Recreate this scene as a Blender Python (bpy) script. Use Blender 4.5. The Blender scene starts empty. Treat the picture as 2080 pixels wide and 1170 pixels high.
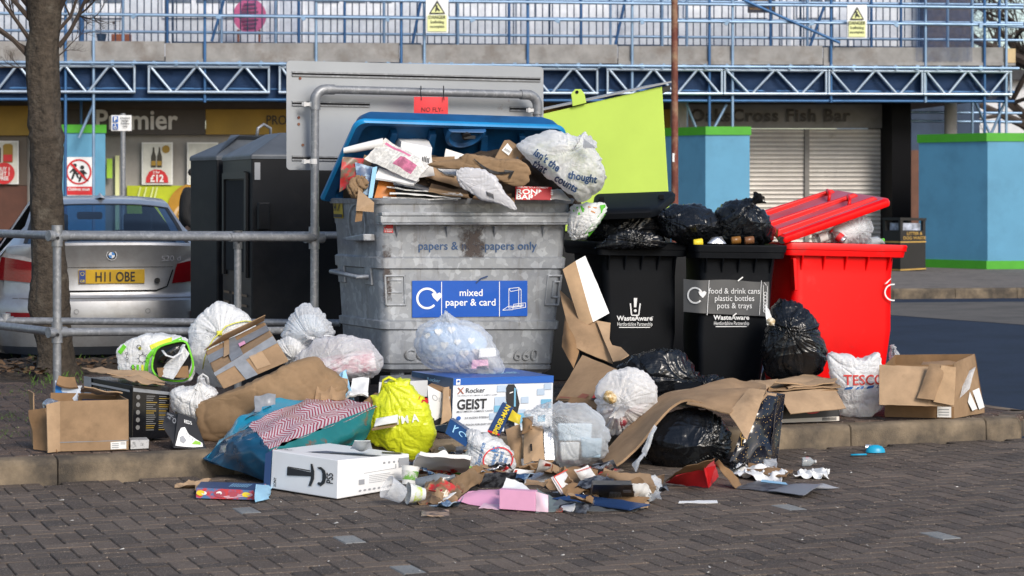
import bpy, math, random
import numpy as np
from mathutils import Vector as V, Matrix, noise
from mathutils.bvhtree import BVHTree
random.seed(7)
R = math.radians
SC = bpy.context.scene
COL = SC.collection
# ------------------------------------------------------------------ camera, world, sun, exposure
F, CX, HY, H = 4500.0, 1040.0, 392.0, 1.47      # focal length in photo pixels, principal column, horizon row, eye height
cd = bpy.data.cameras.new('camera'); cam = bpy.data.objects.new('camera', cd); COL.objects.link(cam)
cam.location = (0, 0, H); cam.rotation_euler = (R(90), 0, 0)
cd.sensor_width = 36; cd.lens = 36*F/2080; cd.shift_y = -(585-HY)/2080
cd.clip_start = .1; cd.clip_end = 3000
cd.dof.use_dof = True; cd.dof.focus_distance = 12.8; cd.dof.aperture_fstop = 6.3
SC.camera = cam
SUN_EL, SUN_AZ = 33, 151       # azimuth measured clockwise from +Y
w = bpy.data.worlds.new('World'); SC.world = w; w.use_nodes = True
nt = w.node_tree; bg = nt.nodes['Background']
sky = nt.nodes.new('ShaderNodeTexSky'); sky.sky_type = 'NISHITA'; sky.sun_disc = False
sky.sun_elevation = R(SUN_EL); sky.sun_rotation = R(SUN_AZ); sky.air_density = 1.0; sky.dust_density = 1.5; sky.ozone_density = 1
nt.links.new(sky.outputs[0], bg.inputs[0]); bg.inputs[1].default_value = .145
sl = bpy.data.lights.new('sun', 'SUN'); sl.energy = 2.4; sl.angle = R(20); sl.color = (1, .93, .84)
so = bpy.data.objects.new('sun', sl); COL.objects.link(so)
sd = V((math.sin(R(SUN_AZ))*math.cos(R(SUN_EL)), math.cos(R(SUN_AZ))*math.cos(R(SUN_EL)), math.sin(R(SUN_EL))))
so.rotation_euler = sd.to_track_quat('Z', 'Y').to_euler(); so.location = (8, -8, 12)
SC.view_settings.view_transform = 'Standard'; SC.view_settings.look = 'None'
SC.view_settings.exposure = 0.30; SC.view_settings.gamma = 1
SC.cycles.max_bounces = 8; SC.cycles.transparent_max_bounces = 12; SC.cycles.use_denoising = True
SC.cycles.sample_clamp_indirect = 6

# ------------------------------------------------------------------ geometry helpers
def P(x, y, Y): return V(((x-CX)*Y/F, Y, H-(y-HY)*Y/F))          # a photo pixel at distance Y
def G(x, y, z=0.0): return P(x, y, F*(H-z)/(y-HY))                # a photo pixel on the level z
def BY(x, d=0.0): return (40.16+d)/(1-.129*(x-CX)/F)              # the building's plane, d metres behind the scaffold
def B(x, y, d=0.0): return P(x, y, BY(x, d))
def lerp(a, b, t): return a+(b-a)*t
K0, K1 = G(0, 985), G(2075, 890)
KD = (K1-K0).normalized(); KN = V((-KD.y, KD.x, 0))               # along the kerb, away from the road
PZ = .12

class MB:
    def __init__(s): s.v = []; s.f = []; s.m = []; s.uv = {}
    def quad(s, a, b, c, d, m=0): s.poly([a, b, c, d], m)
    def poly(s, pts, m=0):
        n = len(s.v); s.v += [tuple(p) for p in pts]; s.f.append(tuple(range(n, n+len(pts)))); s.m.append(m)
    def hexa(s, p, m=0, mf=None):
        # p: front bl br tr tl, back bl br tr tl
        n = len(s.v); s.v += [tuple(q) for q in p]
        for i, q in enumerate([(0,1,2,3), (5,4,7,6), (4,0,3,7), (1,5,6,2), (3,2,6,7), (4,5,1,0)]):   # front back left right top bottom
            s.f.append(tuple(n+k for k in q)); s.m.append(mf[i] if mf else m)
    def box(s, c, sz, m=0, rot=None):
        c = V(c); x, y, z = [q/2 for q in sz]
        p = [V(q) for q in ((-x,-y,-z), (x,-y,-z), (x,-y,z), (-x,-y,z), (-x,y,-z), (x,y,-z), (x,y,z), (-x,y,z))]
        if rot is not None: p = [rot @ q for q in p]
        s.hexa([c+q for q in p], m)
    def prism(s, pts, off, m=0, me=None):
        n = len(s.v); k = len(pts); off = V(off)
        s.v += [tuple(p) for p in pts]+[tuple(V(p)+off) for p in pts]
        s.f.append(tuple(range(n, n+k))); s.m.append(m)
        s.f.append(tuple(range(n+2*k-1, n+k-1, -1))); s.m.append(m)
        for i in range(k):
            j = (i+1) % k; s.f.append((n+j, n+i, n+k+i, n+k+j)); s.m.append(m if me is None else me)
    def loft(s, rings, m=0, close=True, cap0=False, cap1=False):
        n = len(s.v); k = len(rings[0])
        for r in rings: s.v += [tuple(p) for p in r]
        for i in range(len(rings)-1):
            for j in range(k if close else k-1):
                j2 = (j+1) % k
                s.f.append((n+i*k+j, n+i*k+j2, n+(i+1)*k+j2, n+(i+1)*k+j)); s.m.append(m)
        if cap0: s.f.append(tuple(n+k-1-j for j in range(k))); s.m.append(m)
        if cap1: s.f.append(tuple(n+(len(rings)-1)*k+j for j in range(k))); s.m.append(m)
    def tube(s, path, r, m=0, n=10, cap=True, flat=1.0):
        path = [V(p) for p in path]; rings = []
        rs = r if isinstance(r, (list, tuple)) else [r]*len(path)
        up = None
        for i, p in enumerate(path):
            t = (path[min(i+1, len(path)-1)]-path[max(i-1, 0)]).normalized()
            if up is None:
                up = V((0, 0, 1)) if abs(t.z) < .9 else V((1, 0, 0))
            a = t.cross(up)
            if a.length < 1e-4: a = t.cross(V((0, 1, 0)))
            a.normalize(); b = a.cross(t).normalized(); up = b
            rings.append([p+(a*math.cos(q)+b*math.sin(q)*flat)*rs[i] for q in [2*math.pi*k/n for k in range(n)]])
        s.loft(rings, m, True, cap, cap)
    def grid(s, rows, m=0):
        n = len(s.v); k = len(rows[0])
        for r in rows: s.v += [tuple(p) for p in r]
        for i in range(len(rows)-1):
            for j in range(k-1):
                s.f.append((n+i*k+j, n+i*k+j+1, n+(i+1)*k+j+1, n+(i+1)*k+j)); s.m.append(m)
                s.uv[len(s.f)-1] = [(j/(k-1), i/(len(rows)-1)), ((j+1)/(k-1), i/(len(rows)-1)), ((j+1)/(k-1), (i+1)/(len(rows)-1)), (j/(k-1), (i+1)/(len(rows)-1))]
    def slab(s, rows, th, m=0, mb=None):
        # a sheet with thickness: rows of points, offset along the local normal
        r = [[V(p) for p in row] for row in rows]; I, J = len(r), len(r[0]); back = []
        for i in range(I):
            row = []
            for j in range(J):
                a = r[min(i+1, I-1)][j]-r[max(i-1, 0)][j]; b = r[i][min(j+1, J-1)]-r[i][max(j-1, 0)]
                nn = b.cross(a)
                if nn.length > 1e-9: nn.normalize()
                row.append(r[i][j]-nn*th)
            back.append(row)
        s.grid(r, m); s.grid([list(reversed(q)) for q in back], m if mb is None else mb)
        edge = [r[0][j] for j in range(J)]+[r[i][J-1] for i in range(1, I)]+[r[I-1][j] for j in range(J-2, -1, -1)]+[r[i][0] for i in range(I-2, 0, -1)]
        eb = [back[0][j] for j in range(J)]+[back[i][J-1] for i in range(1, I)]+[back[I-1][j] for j in range(J-2, -1, -1)]+[back[i][0] for i in range(I-2, 0, -1)]
        s.loft([edge, eb], m if mb is None else mb)
    def text(s, body, fn, x, y, h, m=0, align='C', bold=0.0, sx=1.0, sp=1.0):
        vs, fs, wd = text2d(body, bold, sp); o = {'C': -wd/2, 'L': 0, 'R': -wd}[align]
        n = len(s.v); s.v += [tuple(fn(x+(a+o)*h*sx, y+b*h)) for a, b in vs]
        for f in fs: s.f.append(tuple(n+k for k in f)); s.m.append(m)
    def shape(s, pts, fn, m=0):
        s.poly([fn(a, b) for a, b in pts], m)
    def ring(s, fn, cx, cy, r0, r1, m=0, n=40, a0=0, a1=360, ry=1.0):
        k = len(s.v); full = a1-a0 >= 360
        for i in range(n+1):
            a = R(a0+(a1-a0)*i/n)
            s.v += [tuple(fn(cx+r0*math.cos(a), cy+r0*math.sin(a)*ry)), tuple(fn(cx+r1*math.cos(a), cy+r1*math.sin(a)*ry))]
        for i in range(n): s.f.append((k+2*i, k+2*i+1, k+2*i+3, k+2*i+2)); s.m.append(m)
    def disc(s, fn, cx, cy, r, m=0, n=28, ry=1.0):
        s.poly([fn(cx+r*math.cos(2*math.pi*i/n), cy+r*math.sin(2*math.pi*i/n)*ry) for i in range(n)], m)
    def build(s, name, mats, parent=None, smooth=False, bevel=0, tag=None, split=None):
        me = bpy.data.meshes.new(name); me.from_pydata(s.v, [], s.f)
        if not isinstance(mats, (list, tuple)): mats = [mats]
        for q in mats: me.materials.append(q)
        me.polygons.foreach_set('material_index', s.m)
        if s.uv:
            u = me.uv_layers.new(name='UVMap').data
            for p in me.polygons:
                q = s.uv.get(p.index)
                if q:
                    for k, li in enumerate(p.loop_indices): u[li].uv = q[k]
        if smooth:
            me.polygons.foreach_set('use_smooth', [True]*len(s.f))
            if split: me.set_sharp_from_angle(angle=R(split))
        me.update()
        o = bpy.data.objects.new(name, me); COL.objects.link(o)
        if bevel:
            md = o.modifiers.new('bevel', 'BEVEL'); md.width = bevel; md.segments = 2; md.limit_method = 'ANGLE'; md.angle_limit = R(35); md.harden_normals = False
        adopt(o, parent)
        if tag: tagged(o, *tag)
        return o

def wloc(o):
    p = V((0, 0, 0))
    while o is not None: p += o.location; o = o.parent
    return p
def adopt(o, parent):
    if parent is not None: o.parent = parent; o.location = -wloc(parent)
def tagged(o, label=None, cat=None, group=None, kind=None):
    if label: o['label'] = label
    if cat: o['category'] = cat
    if group: o['group'] = group
    if kind: o['kind'] = kind
    return o
def T(name, label, cat, loc, group=None):
    o = bpy.data.objects.new(name, None); o.empty_display_size = .1; o.location = loc; COL.objects.link(o)
    return tagged(o, label, cat, group)
def dup(root, delta, label=None, group=None):
    def cp(o, par):
        c = o.copy(); COL.objects.link(c)
        if par is not None: c.parent = par
        for ch in [q for q in bpy.data.objects if q.parent == o]: cp(ch, c)
        return c
    c = cp(root, None); c.location = root.location+V(delta)
    if label: c['label'] = label
    if group: c['group'] = group
    return c
_tc = {}
def text2d(body, bold=0.0, sp=1.0):
    k = (body, bold, sp)
    if k not in _tc:
        c = bpy.data.curves.new('t', 'FONT'); c.body = body; c.size = 1; c.offset = bold; c.resolution_u = 3; c.space_character = sp
        o = bpy.data.objects.new('t', c); COL.objects.link(o)
        dg = bpy.context.evaluated_depsgraph_get(); me = bpy.data.meshes.new_from_object(o.evaluated_get(dg))
        vs = [(v.co.x, v.co.y) for v in me.vertices]; fs = [tuple(p.vertices) for p in me.polygons]
        bpy.data.objects.remove(o); bpy.data.curves.remove(c); bpy.data.meshes.remove(me)
        _tc[k] = (vs, fs, max([a for a, b in vs] or [0]))
    return _tc[k]
def plane(o, u, v, off=.003):
    # fn(x, y) in metres on the plane through o with axes u, v
    o = V(o); u = V(u).normalized(); v = V(v); v = (v-u*v.dot(u)).normalized(); n = u.cross(v)
    if n.y > 0 and abs(n.y) > abs(n.z): n = -n
    return lambda x, y: o+u*x+v*y+n*off
def qfn(bl, br, tr, tl, off=.003):
    # fn(s, t) on a quad, s, t in 0..1
    bl, br, tr, tl = map(V, (bl, br, tr, tl)); n = (br-bl).cross(tl-bl).normalized()
    return lambda s, t: lerp(lerp(bl, br, s), lerp(tl, tr, s), t)+n*off
def hexfn(p):
    p = [V(q) for q in p]
    def f(u, v, w_): return lerp(lerp(lerp(p[0], p[1], u), lerp(p[3], p[2], u), w_), lerp(lerp(p[4], p[5], u), lerp(p[7], p[6], u), w_), v)
    return f
def hexp(fl, D, Dt=None):
    # fl: front bl br tr tl as (px, py, Y); D: depth vector
    p = [P(*q) for q in fl]; D = V(D); Dt = D if Dt is None else V(Dt)
    return p+[p[0]+D, p[1]+D, p[2]+Dt, p[3]+Dt]
def crom(pts, n):
    # closed Catmull-Rom through pts, n samples by arc length
    p = np.array(pts, float); k = len(p); out = []
    for i in range(k):
        a, b, c, d = p[i-1], p[i], p[(i+1) % k], p[(i+2) % k]
        for t in np.linspace(0, 1, 12, endpoint=False):
            out.append(.5*(2*b+(c-a)*t+(2*a-5*b+4*c-d)*t*t+(3*b-a-3*c+d)*t**3))
    o = np.array(out+[out[0]]); L = np.concatenate([[0], np.cumsum(np.linalg.norm(np.diff(o, axis=0), axis=1))])
    q = np.linspace(0, L[-1], n, endpoint=False)
    return np.stack([np.interp(q, L, o[:, 0]), np.interp(q, L, o[:, 1])], 1)
def nz(p): return noise.noise(V(p))
def rid(p, k=2.6): return (1-min(1, abs(noise.noise(V(p)))*1.6))**k
def puff(name, outline, Y, Tk, mat, seed=0, parent=None, c=None, knot=None, fold=.02, fk=5.0, crink=.012, cs=7.0, floor=None, slope=0.0, sx=0.0, prof=.85, NR=38, NA=170, tag=None, fl=.25, facets=9, jag=2.2):
    o2 = crom(outline, NA); cc = np.array(c if c else o2.mean(0)); vs = []
    for j in range(NA):
        v_ = o2[j]-cc; L_ = max(1e-3, np.linalg.norm(v_)); an = 2*math.pi*j/NA; sc_ = min(1, L_/40)
        o2[j] += v_/L_*jag*sc_*(1.3*nz((math.cos(an)*3.1+seed, math.sin(an)*3.1, seed*.7))+1.1*nz((math.cos(an)*8+seed, math.sin(an)*8, 3))+.9*rid((math.cos(an)*5, math.sin(an)*5+seed, 9), 5)-.3)
    yb = o2[:, 1].max()
    def w3(p, off): 
        Yp = Y+slope*(yb-p[1])*Y/F+sx*(p[0]-cc[0])*Y/F
        q = P(p[0], p[1], Yp); return (q.x, q.y+off, q.z)
    ts = [i/NR for i in range(1, NR+1)]
    vs.append(w3(cc, -Tk))
    for t in ts:
        r = math.sin(math.pi/2*t); d = -Tk*max(0, math.cos(math.pi/2*t))**prof
        for p in o2: vs.append(w3(cc+(p-cc)*r, d))
    for t in reversed(ts[:-1]):
        r = math.sin(math.pi/2*t); d = Tk*math.cos(math.pi/2*t)**prof
        for p in o2: vs.append(w3(cc+(p-cc)*r, d))
    vs.append(w3(cc, Tk)); nR = 2*NR-1; f = []
    for j in range(NA): f.append((0, 1+(j+1) % NA, 1+j))
    for i in range(nR-1):
        for j in range(NA):
            a = 1+i*NA; j2 = (j+1) % NA; f.append((a+j, a+j2, a+NA+j2, a+NA+j))
    e = len(vs)-1; a = 1+(nR-1)*NA
    for j in range(NA): f.append((e, a+j, a+(j+1) % NA))
    ar = sum(o2[j][0]*o2[(j+1) % NA][1]-o2[(j+1) % NA][0]*o2[j][1] for j in range(NA))
    if ar > 0: f = [tuple(reversed(q)) for q in f]
    me = bpy.data.meshes.new(name); me.from_pydata(vs, [], f); me.update()
    nn = np.zeros(len(vs)*3); me.vertices.foreach_get('normal', nn); nn = nn.reshape(-1, 3)
    K = np.array(P(knot[0], knot[1], Y)) if knot else None
    co = np.array(vs); so_ = V((seed*3.7, seed*1.3, seed*5.1))
    C0 = V(P(cc[0], cc[1], Y)); hx = max(abs(co[:, 0]-C0.x).max(), .01); hz_ = max(abs(co[:, 2]-C0.z).max(), .01); rn = random.Random(seed*7+1); pl_ = []
    for k in range(facets):
        n_ = V((rn.uniform(-1, 1), rn.choice((-1, -1, -1, 1))*rn.uniform(.55, 1.3), rn.uniform(-1, 1))).normalized(); pl_.append((n_, rn.uniform(.66, .86)))
    ga = rn.uniform(0, 3.1); gd = V((math.cos(ga), .3, math.sin(ga)))
    for i in range(len(vs)):
        p = V(vs[i]); q = p*cs+so_; d = 0.0
        u = V(((p.x-C0.x)/hx, (p.y-C0.y)/max(Tk, .01), (p.z-C0.z)/hz_)); u0 = u.copy()
        for n_, h_ in pl_:
            e = u.dot(n_)-h_
            if e > 0: u = u-n_*e*.85
        mv = u-u0; co[i] += (mv.x*hx*.45, mv.y*Tk, mv.z*hz_*.45)
        if K is not None:
            dx, dz, dy = vs[i][0]-K[0], vs[i][2]-K[2], vs[i][1]-(K[1]-Tk*.7)
            L = math.sqrt(dx*dx+dz*dz+.5*dy*dy); an = math.atan2(dz, dx)+.45*nz((vs[i][0]*4+seed, vs[i][2]*4, 2))
            cs_, sn_ = math.cos(an), math.sin(an)
            md = max(0, .35+1.3*nz((cs_*1.6+seed*3, sn_*1.6, L*2.5)))
            rr = rid((cs_*fk*1.2+seed, sn_*fk*1.2, L*1.2), 4)+.5*rid((cs_*fk*2.8+seed, sn_*fk*2.8, L*2), 3.5)
            d += fold*(md+.35*math.exp(-L/.05))*(rr-.35)*math.exp(-L/fl*1.5)*min(1, L/.025)
            w1 = V((cs_*2.6+seed, sn_*2.6, L*1.6))
        else: w1 = V((q.dot(gd.cross(V((0, 1, 0))).normalized())*1.0, q.y*.7, q.dot(gd)*.28))
        wv = V((nz(q*.45), nz(q*.45+V((9, 2, 4))), nz(q*.45+V((3, 8, 1)))))
        m1 = max(0, min(1, .5+1.6*nz(q*.35+V((2, 2, 7)))))
        d += crink*(.75*nz(q*.33)+.95*m1*rid(w1*1.1+wv*.55, 5)+.6*(1-m1*.6)*rid(q*.55+wv*1.1, 6)+.35*rid(q*1.1+wv*1.6+V((4, 4, 4)), 6)-.25)
        co[i] += nn[i]*d
    if floor is not None: co[:, 2] = np.maximum(co[:, 2], floor+.004)
    me.vertices.foreach_set('co', co.ravel()); me.materials.append(mat)
    me.polygons.foreach_set('use_smooth', [True]*len(f)); me.update()
    o = bpy.data.objects.new(name, me); COL.objects.link(o)
    o['_n'] = 0; del o['_n']
    adopt(o, parent)
    if tag: tagged(o, *tag)
    o_bvh[o.name] = BVHTree.FromPolygons([tuple(q) for q in co], f)
    return o
o_bvh = {}
def decal(o, off=.005, Y=14.0):
    # fn(px, -py): the point of o's surface seen straight along Y at that place
    t = o_bvh[o.name]
    def fn(x, y):
        q = P(x, -y, Y); h = t.ray_cast(V((q.x, 0, q.z)), V((0, 1, 0)))
        return (h[0]-V((0, off, 0))) if h[0] is not None else q
    return fn
def tuft(mb, k, d, L, r, seed=0, m=0, n=22):
    # gathered ears of plastic flaring out from a knot
    k = V(k); d = V(d).normalized(); a = d.cross(V((0, 1, .2))).normalized(); b = a.cross(d).normalized(); rings = []
    for i in range(9):
        t = i/8; rad = r*(.18+.95*t**1.3); ring = []
        for j in range(n):
            q = 2*math.pi*j/n; wob = 1+.55*nz((math.cos(q)*2.2+seed, math.sin(q)*2.2, t*1.2+seed))
            ring.append(k+d*(L*t*(1+.35*nz((math.cos(q)*1.5, math.sin(q)*1.5+seed, 5))))+(a*math.cos(q)*wob+b*math.sin(q)*.45*wob)*rad)
        rings.append(ring)
    mb.loft(rings, m)
def bil(a, b, c, d, n=10, m=10, bulge=0, crumple=0, seed=0, cf=9.0, curl=0):
    # grid of points over the quad a b c d
    a, b, c, d = map(V, (a, b, c, d)); nn = (b-a).cross(d-a).normalized(); rows = []
    for i in range(m+1):
        t = i/m; row = []
        for j in range(n+1):
            s = j/n; p = lerp(lerp(a, b, s), lerp(d, c, s), t)
            h = bulge*math.sin(math.pi*s)*math.sin(math.pi*t)+curl*(s-.5)**2*4
            if crumple: 
                q = p*cf+V((seed, seed*2, 0)); h += crumple*(nz(q)+.8*rid(q*1.3)-.4)
                p = p+V((nz(q*.7+V((5, 1, 1))), nz(q*.7+V((1, 7, 1))), 0))*crumple*.7
            row.append(p+nn*h)
        rows.append(row)
    return rows
def card(name, a, b, c, d, mat, th=.004, n=8, bulge=0, crumple=0, seed=0, parent=None, tag=None, smooth=True, mb2=None, curl=0, floor=None, cf=9.0):
    mb = MB(); rows = bil(a, b, c, d, n, n, bulge, crumple, seed, cf, curl)
    if floor is not None: rows = [[V((p.x, p.y, max(p.z, floor))) for p in r] for r in rows]
    mb.slab(rows, th, 0, 1 if mb2 else None)
    return mb.build(name, [mat, mb2] if mb2 else mat, parent, smooth, tag=tag, split=40)
def plate(name, pts, off, mat, parent=None, tag=None, bevel=0, edge=None):
    mb = MB(); mb.prism(pts, off, 0, 1 if edge else None); return mb.build(name, [mat, edge] if edge else mat, parent, bevel=bevel, tag=tag)

# ------------------------------------------------------------------ materials
class NT:
    def __init__(s, name):
        s.m = bpy.data.materials.new(name); s.m.use_nodes = True; s.t = s.m.node_tree; s.b = s.t.nodes['Principled BSDF']; s.o = s.t.nodes['Material Output']
        s.co = s.n('ShaderNodeTexCoord').outputs['Object']
    def n(s, k, **kw):
        q = s.t.nodes.new(k)
        for a, v in kw.items(): setattr(q, a, v)
        return q
    def l(s, a, b): s.t.links.new(a, b)
    def noise(s, sc, det=5, rough=.6, vec=None, dist=0):
        q = s.n('ShaderNodeTexNoise'); q.inputs['Scale'].default_value = sc; q.inputs['Detail'].default_value = det; q.inputs['Roughness'].default_value = rough; q.inputs['Distortion'].default_value = dist
        s.l(vec or s.co, q.inputs['Vector']); return q.outputs['Fac']
    def ramp(s, f, a, b, ca=(0, 0, 0, 1), cb=(1, 1, 1, 1)):
        q = s.n('ShaderNodeValToRGB'); q.color_ramp.elements[0].position = a; q.color_ramp.elements[1].position = b
        q.color_ramp.elements[0].color = ca; q.color_ramp.elements[1].color = cb; s.l(f, q.inputs[0]); return q.outputs[0]
    def mix(s, f, a, b, mode='MIX'):
        q = s.n('ShaderNodeMix', data_type='RGBA', blend_type=mode)
        for sock, v in ((q.inputs[0], f), (q.inputs[6], a), (q.inputs[7], b)):
            if hasattr(v, 'is_linked'): s.l(v, sock)
            elif isinstance(v, (int, float)): sock.default_value = v
            else: sock.default_value = (*v[:3], 1)
        return q.outputs[2]
    def math(s, op, a, b=None, c=None):
        q = s.n('ShaderNodeMath', operation=op)
        for i, v in enumerate((a, b, c)):
            if v is None: continue
            if hasattr(v, 'is_linked'): s.l(v, q.inputs[i])
            else: q.inputs[i].default_value = v
        return q.outputs[0]
    def bump(s, h, st, dist=.01, nrm=None):
        q = s.n('ShaderNodeBump'); q.inputs['Strength'].default_value = st; q.inputs['Distance'].default_value = dist; s.l(h, q.inputs['Height'])
        if nrm: s.l(nrm, q.inputs['Normal'])
        s.l(q.outputs[0], s.b.inputs['Normal']); return q.outputs[0]
def M(name, col, rough=.6, metal=0, var=.18, vs=5, bump=0, bs=60, spec=.4, dirt=None, coat=0, isl=0, bd=.004):
    t = NT(name); c = col; f = t.noise(vs, 6)
    f = t.ramp(f, .3, .7)
    out = t.mix(f, [q*(1-var) for q in c], [min(1, q*(1+var)) for q in c])
    if isl:
        g = t.n('ShaderNodeNewGeometry').outputs['Random Per Island']; out = t.mix(g, out, t.mix(.5+isl/2, out, (1, 1, 1), 'MULTIPLY') if False else [q*(1-isl) for q in c])
    if dirt:
        dc, ds, a, b = dirt; out = t.mix(t.ramp(t.noise(ds, 8, .65), a, b), out, dc)
    t.l(out, t.b.inputs['Base Color']); t.b.inputs['Roughness'].default_value = rough; t.b.inputs['Metallic'].default_value = metal
    t.b.inputs['Specular IOR Level'].default_value = spec; t.b.inputs['Coat Weight'].default_value = coat
    if bump: t.bump(t.noise(bs, 6), bump, bd)
    return t.m
def creases(t, sc, amt=1.0):
    # thin plastic creases: ridged noise stretched two ways
    out = None
    for sca, rt in (((sc, sc, sc*.22), (.3, .5, .4)), ((sc*.25, sc, sc*.9), (-.4, .2, -.7)), ((sc*.6, sc*.6, sc*.6), (0, 0, 0))):
        mp = t.n('ShaderNodeMapping'); mp.inputs['Scale'].default_value = sca; mp.inputs['Rotation'].default_value = rt; t.l(t.co, mp.inputs[0])
        r = t.math('ABSOLUTE', t.math('SUBTRACT', t.noise(1, 3, .55, mp.outputs[0], .9), .5)); r = t.math('POWER', t.math('SUBTRACT', 1.0, t.math('MINIMUM', t.math('MULTIPLY', r, 4.0), 1.0)), 2.5); out = r if out is None else t.math('ADD', out, r)
    return out
def film(name, col, alpha, rough=.32, trl=.35, bs=22, bst=.35, tint=None):
    t = NT(name); h = creases(t, bs*.8); nb = t.bump(h, bst, .010)
    f = t.ramp(t.noise(9, 4), .35, .65)
    t.l(t.mix(f, col, [q*.93 for q in col]), t.b.inputs['Base Color']); t.b.inputs['Roughness'].default_value = rough; t.b.inputs['Specular IOR Level'].default_value = .5
    tr = t.n('ShaderNodeBsdfTranslucent'); tr.inputs[0].default_value = (*col, 1); t.l(nb, tr.inputs['Normal'])
    a = t.n('ShaderNodeMixShader'); a.inputs[0].default_value = trl; t.l(t.b.outputs[0], a.inputs[1]); t.l(tr.outputs[0], a.inputs[2])
    if alpha < 1:
        tp = t.n('ShaderNodeBsdfTransparent'); tp.inputs[0].default_value = (*(tint or (1, 1, 1)), 1)
        z = t.n('ShaderNodeMixShader'); lw = t.n('ShaderNodeLayerWeight'); lw.inputs[0].default_value = .35
        fac = t.math('ADD', t.math('MULTIPLY', lw.outputs['Facing'], .5), alpha)
        fac = t.math('MULTIPLY_ADD', t.ramp(t.noise(6, 4), .3, .7), .22, t.math('SUBTRACT', fac, .11))
        fac = t.math('MINIMUM', fac, 1.0)
        t.l(fac, z.inputs[0]); t.l(tp.outputs[0], z.inputs[1]); t.l(a.outputs[0], z.inputs[2]); a = z
    t.l(a.outputs[0], t.o.inputs[0]); return t.m
def uvmat(name, fn, rough=.5):
    # a printed pattern on a sheet's own UVs: fn(t, u, v) -> colour socket
    t = NT(name); uv = t.n('ShaderNodeUVMap').outputs[0]; sp = t.n('ShaderNodeSeparateXYZ'); t.l(uv, sp.inputs[0])
    t.l(fn(t, sp.outputs[0], sp.outputs[1]), t.b.inputs['Base Color']); t.b.inputs['Roughness'].default_value = rough; return t.m
def galv(name, base=(.36, .38, .405), sc=28, stain=True):
    t = NT(name); v = t.n('ShaderNodeTexVoronoi'); v.inputs['Scale'].default_value = sc
    d = t.n('ShaderNodeVectorMath', operation='ADD'); nn = t.n('ShaderNodeTexNoise'); nn.inputs['Scale'].default_value = 14; t.l(t.co, nn.inputs[0])
    s2 = t.n('ShaderNodeVectorMath', operation='SCALE'); s2.inputs['Scale'].default_value = .06; t.l(nn.outputs['Color'], s2.inputs[0]); t.l(t.co, d.inputs[0]); t.l(s2.outputs[0], d.inputs[1]); t.l(d.outputs[0], v.inputs['Vector'])
    g = t.n('ShaderNodeSeparateColor'); t.l(v.outputs['Color'], g.inputs[0])
    c = t.mix(t.ramp(g.outputs[0], .55, 1.0), [q*.86 for q in base], [min(1, q*1.2) for q in base])
    c = t.mix(t.ramp(t.noise(5, 8, .7), .35, .7), c, t.mix(1, c, (.72, .73, .76), 'MULTIPLY'))
    if stain:
        mp = t.n('ShaderNodeMapping'); mp.inputs['Scale'].default_value = (14, 14, 1.6); t.l(t.co, mp.inputs[0])
        c = t.mix(t.math('MULTIPLY', t.ramp(t.noise(1, 7, .7, mp.outputs[0]), .55, .75), .65), c, (.10, .075, .055))
        c = t.mix(t.ramp(t.noise(48, 6, .7), .68, .75), c, (.14, .09, .06))
    t.l(c, t.b.inputs['Base Color']); t.b.inputs['Metallic'].default_value = .45; t.l(t.ramp(t.noise(18, 4), .3, .7, (.38,)*3+(1,), (.6,)*3+(1,)), t.b.inputs['Roughness'])
    t.bump(t.noise(16, 5), .12, .006); return t.m
def cardboard(name, c=(.295, .195, .115), flute=0, var=.2):
    t = NT(name); out = t.mix(t.ramp(t.noise(7, 7, .65), .3, .7), [q*(1-var) for q in c], [q*(1+var) for q in c])
    out = t.mix(t.ramp(t.noise(3, 6, .7), .56, .76), out, [q*.58 for q in c])
    t.l(out, t.b.inputs['Base Color']); t.b.inputs['Roughness'].default_value = .85; t.b.inputs['Specular IOR Level'].default_value = .2
    h = t.noise(120, 3)
    if flute:
        mp = t.n('ShaderNodeMapping'); mp.inputs['Scale'].default_value = (flute, flute*.3, 0); t.l(t.co, mp.inputs[0])
        wv = t.n('ShaderNodeTexWave'); wv.inputs['Scale'].default_value = 1; t.l(mp.outputs[0], wv.inputs[0]); h = t.mix(.5, h, wv.outputs[0])
    t.bump(h, .25, .003); return t.m
def flat(name, col, rough=.45, **k): return M(name, col, rough, var=k.pop('var', .06), **k)
m_white = flat('white_print', (.78, .78, .77)); m_black = flat('black_print', (.015, .015, .017)); m_navy = flat('navy_print', (.02, .05, .14))
m_red = flat('red_print', (.55, .02, .025)); m_blue = flat('blue_print', (.01, .10, .42)); m_yellow = flat('yellow_print', (.72, .55, .03))
m_lime = flat('lime_print', (.40, .62, .03)); m_green = flat('green_print', (.10, .45, .03)); m_orange = flat('orange_print', (.55, .2, .02))
m_grey = flat('grey_print', (.3, .31, .33)); m_pink = flat('pink_print', (.75, .36, .52)); m_sky = flat('light_blue_print', (.30, .55, .75)); m_teal = flat('teal_print', (.02, .22, .30))
m_galv = galv('galvanised_steel'); m_tube = galv('galvanised_tube', (.30, .31, .325), 60, False)
m_scaf = M('scaffold_tube_steel', (.24, .36, .52), .4, .5, vs=3)
m_scafblue = M('scaffold_tube_blue', (.045, .13, .29), .45, .4, vs=3)
m_card = cardboard('cardboard', flute=70); m_card2 = cardboard('cardboard_pale', (.38, .26, .16), 60); m_card3 = cardboard('cardboard_dark', (.24, .145, .075)); m_kraft = cardboard('kraft_paper', (.25, .165, .095))
m_corr = cardboard('corrugated_card', (.40, .27, .16), 90)
m_bag = film('white_bag_plastic', (.90, .91, .92), 1); m_semi = film('milky_bag_plastic', (.86, .88, .91), .48, .28, .3); m_clear = film('clear_bag_plastic', (.80, .84, .88), .26, .18, .2)
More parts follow.
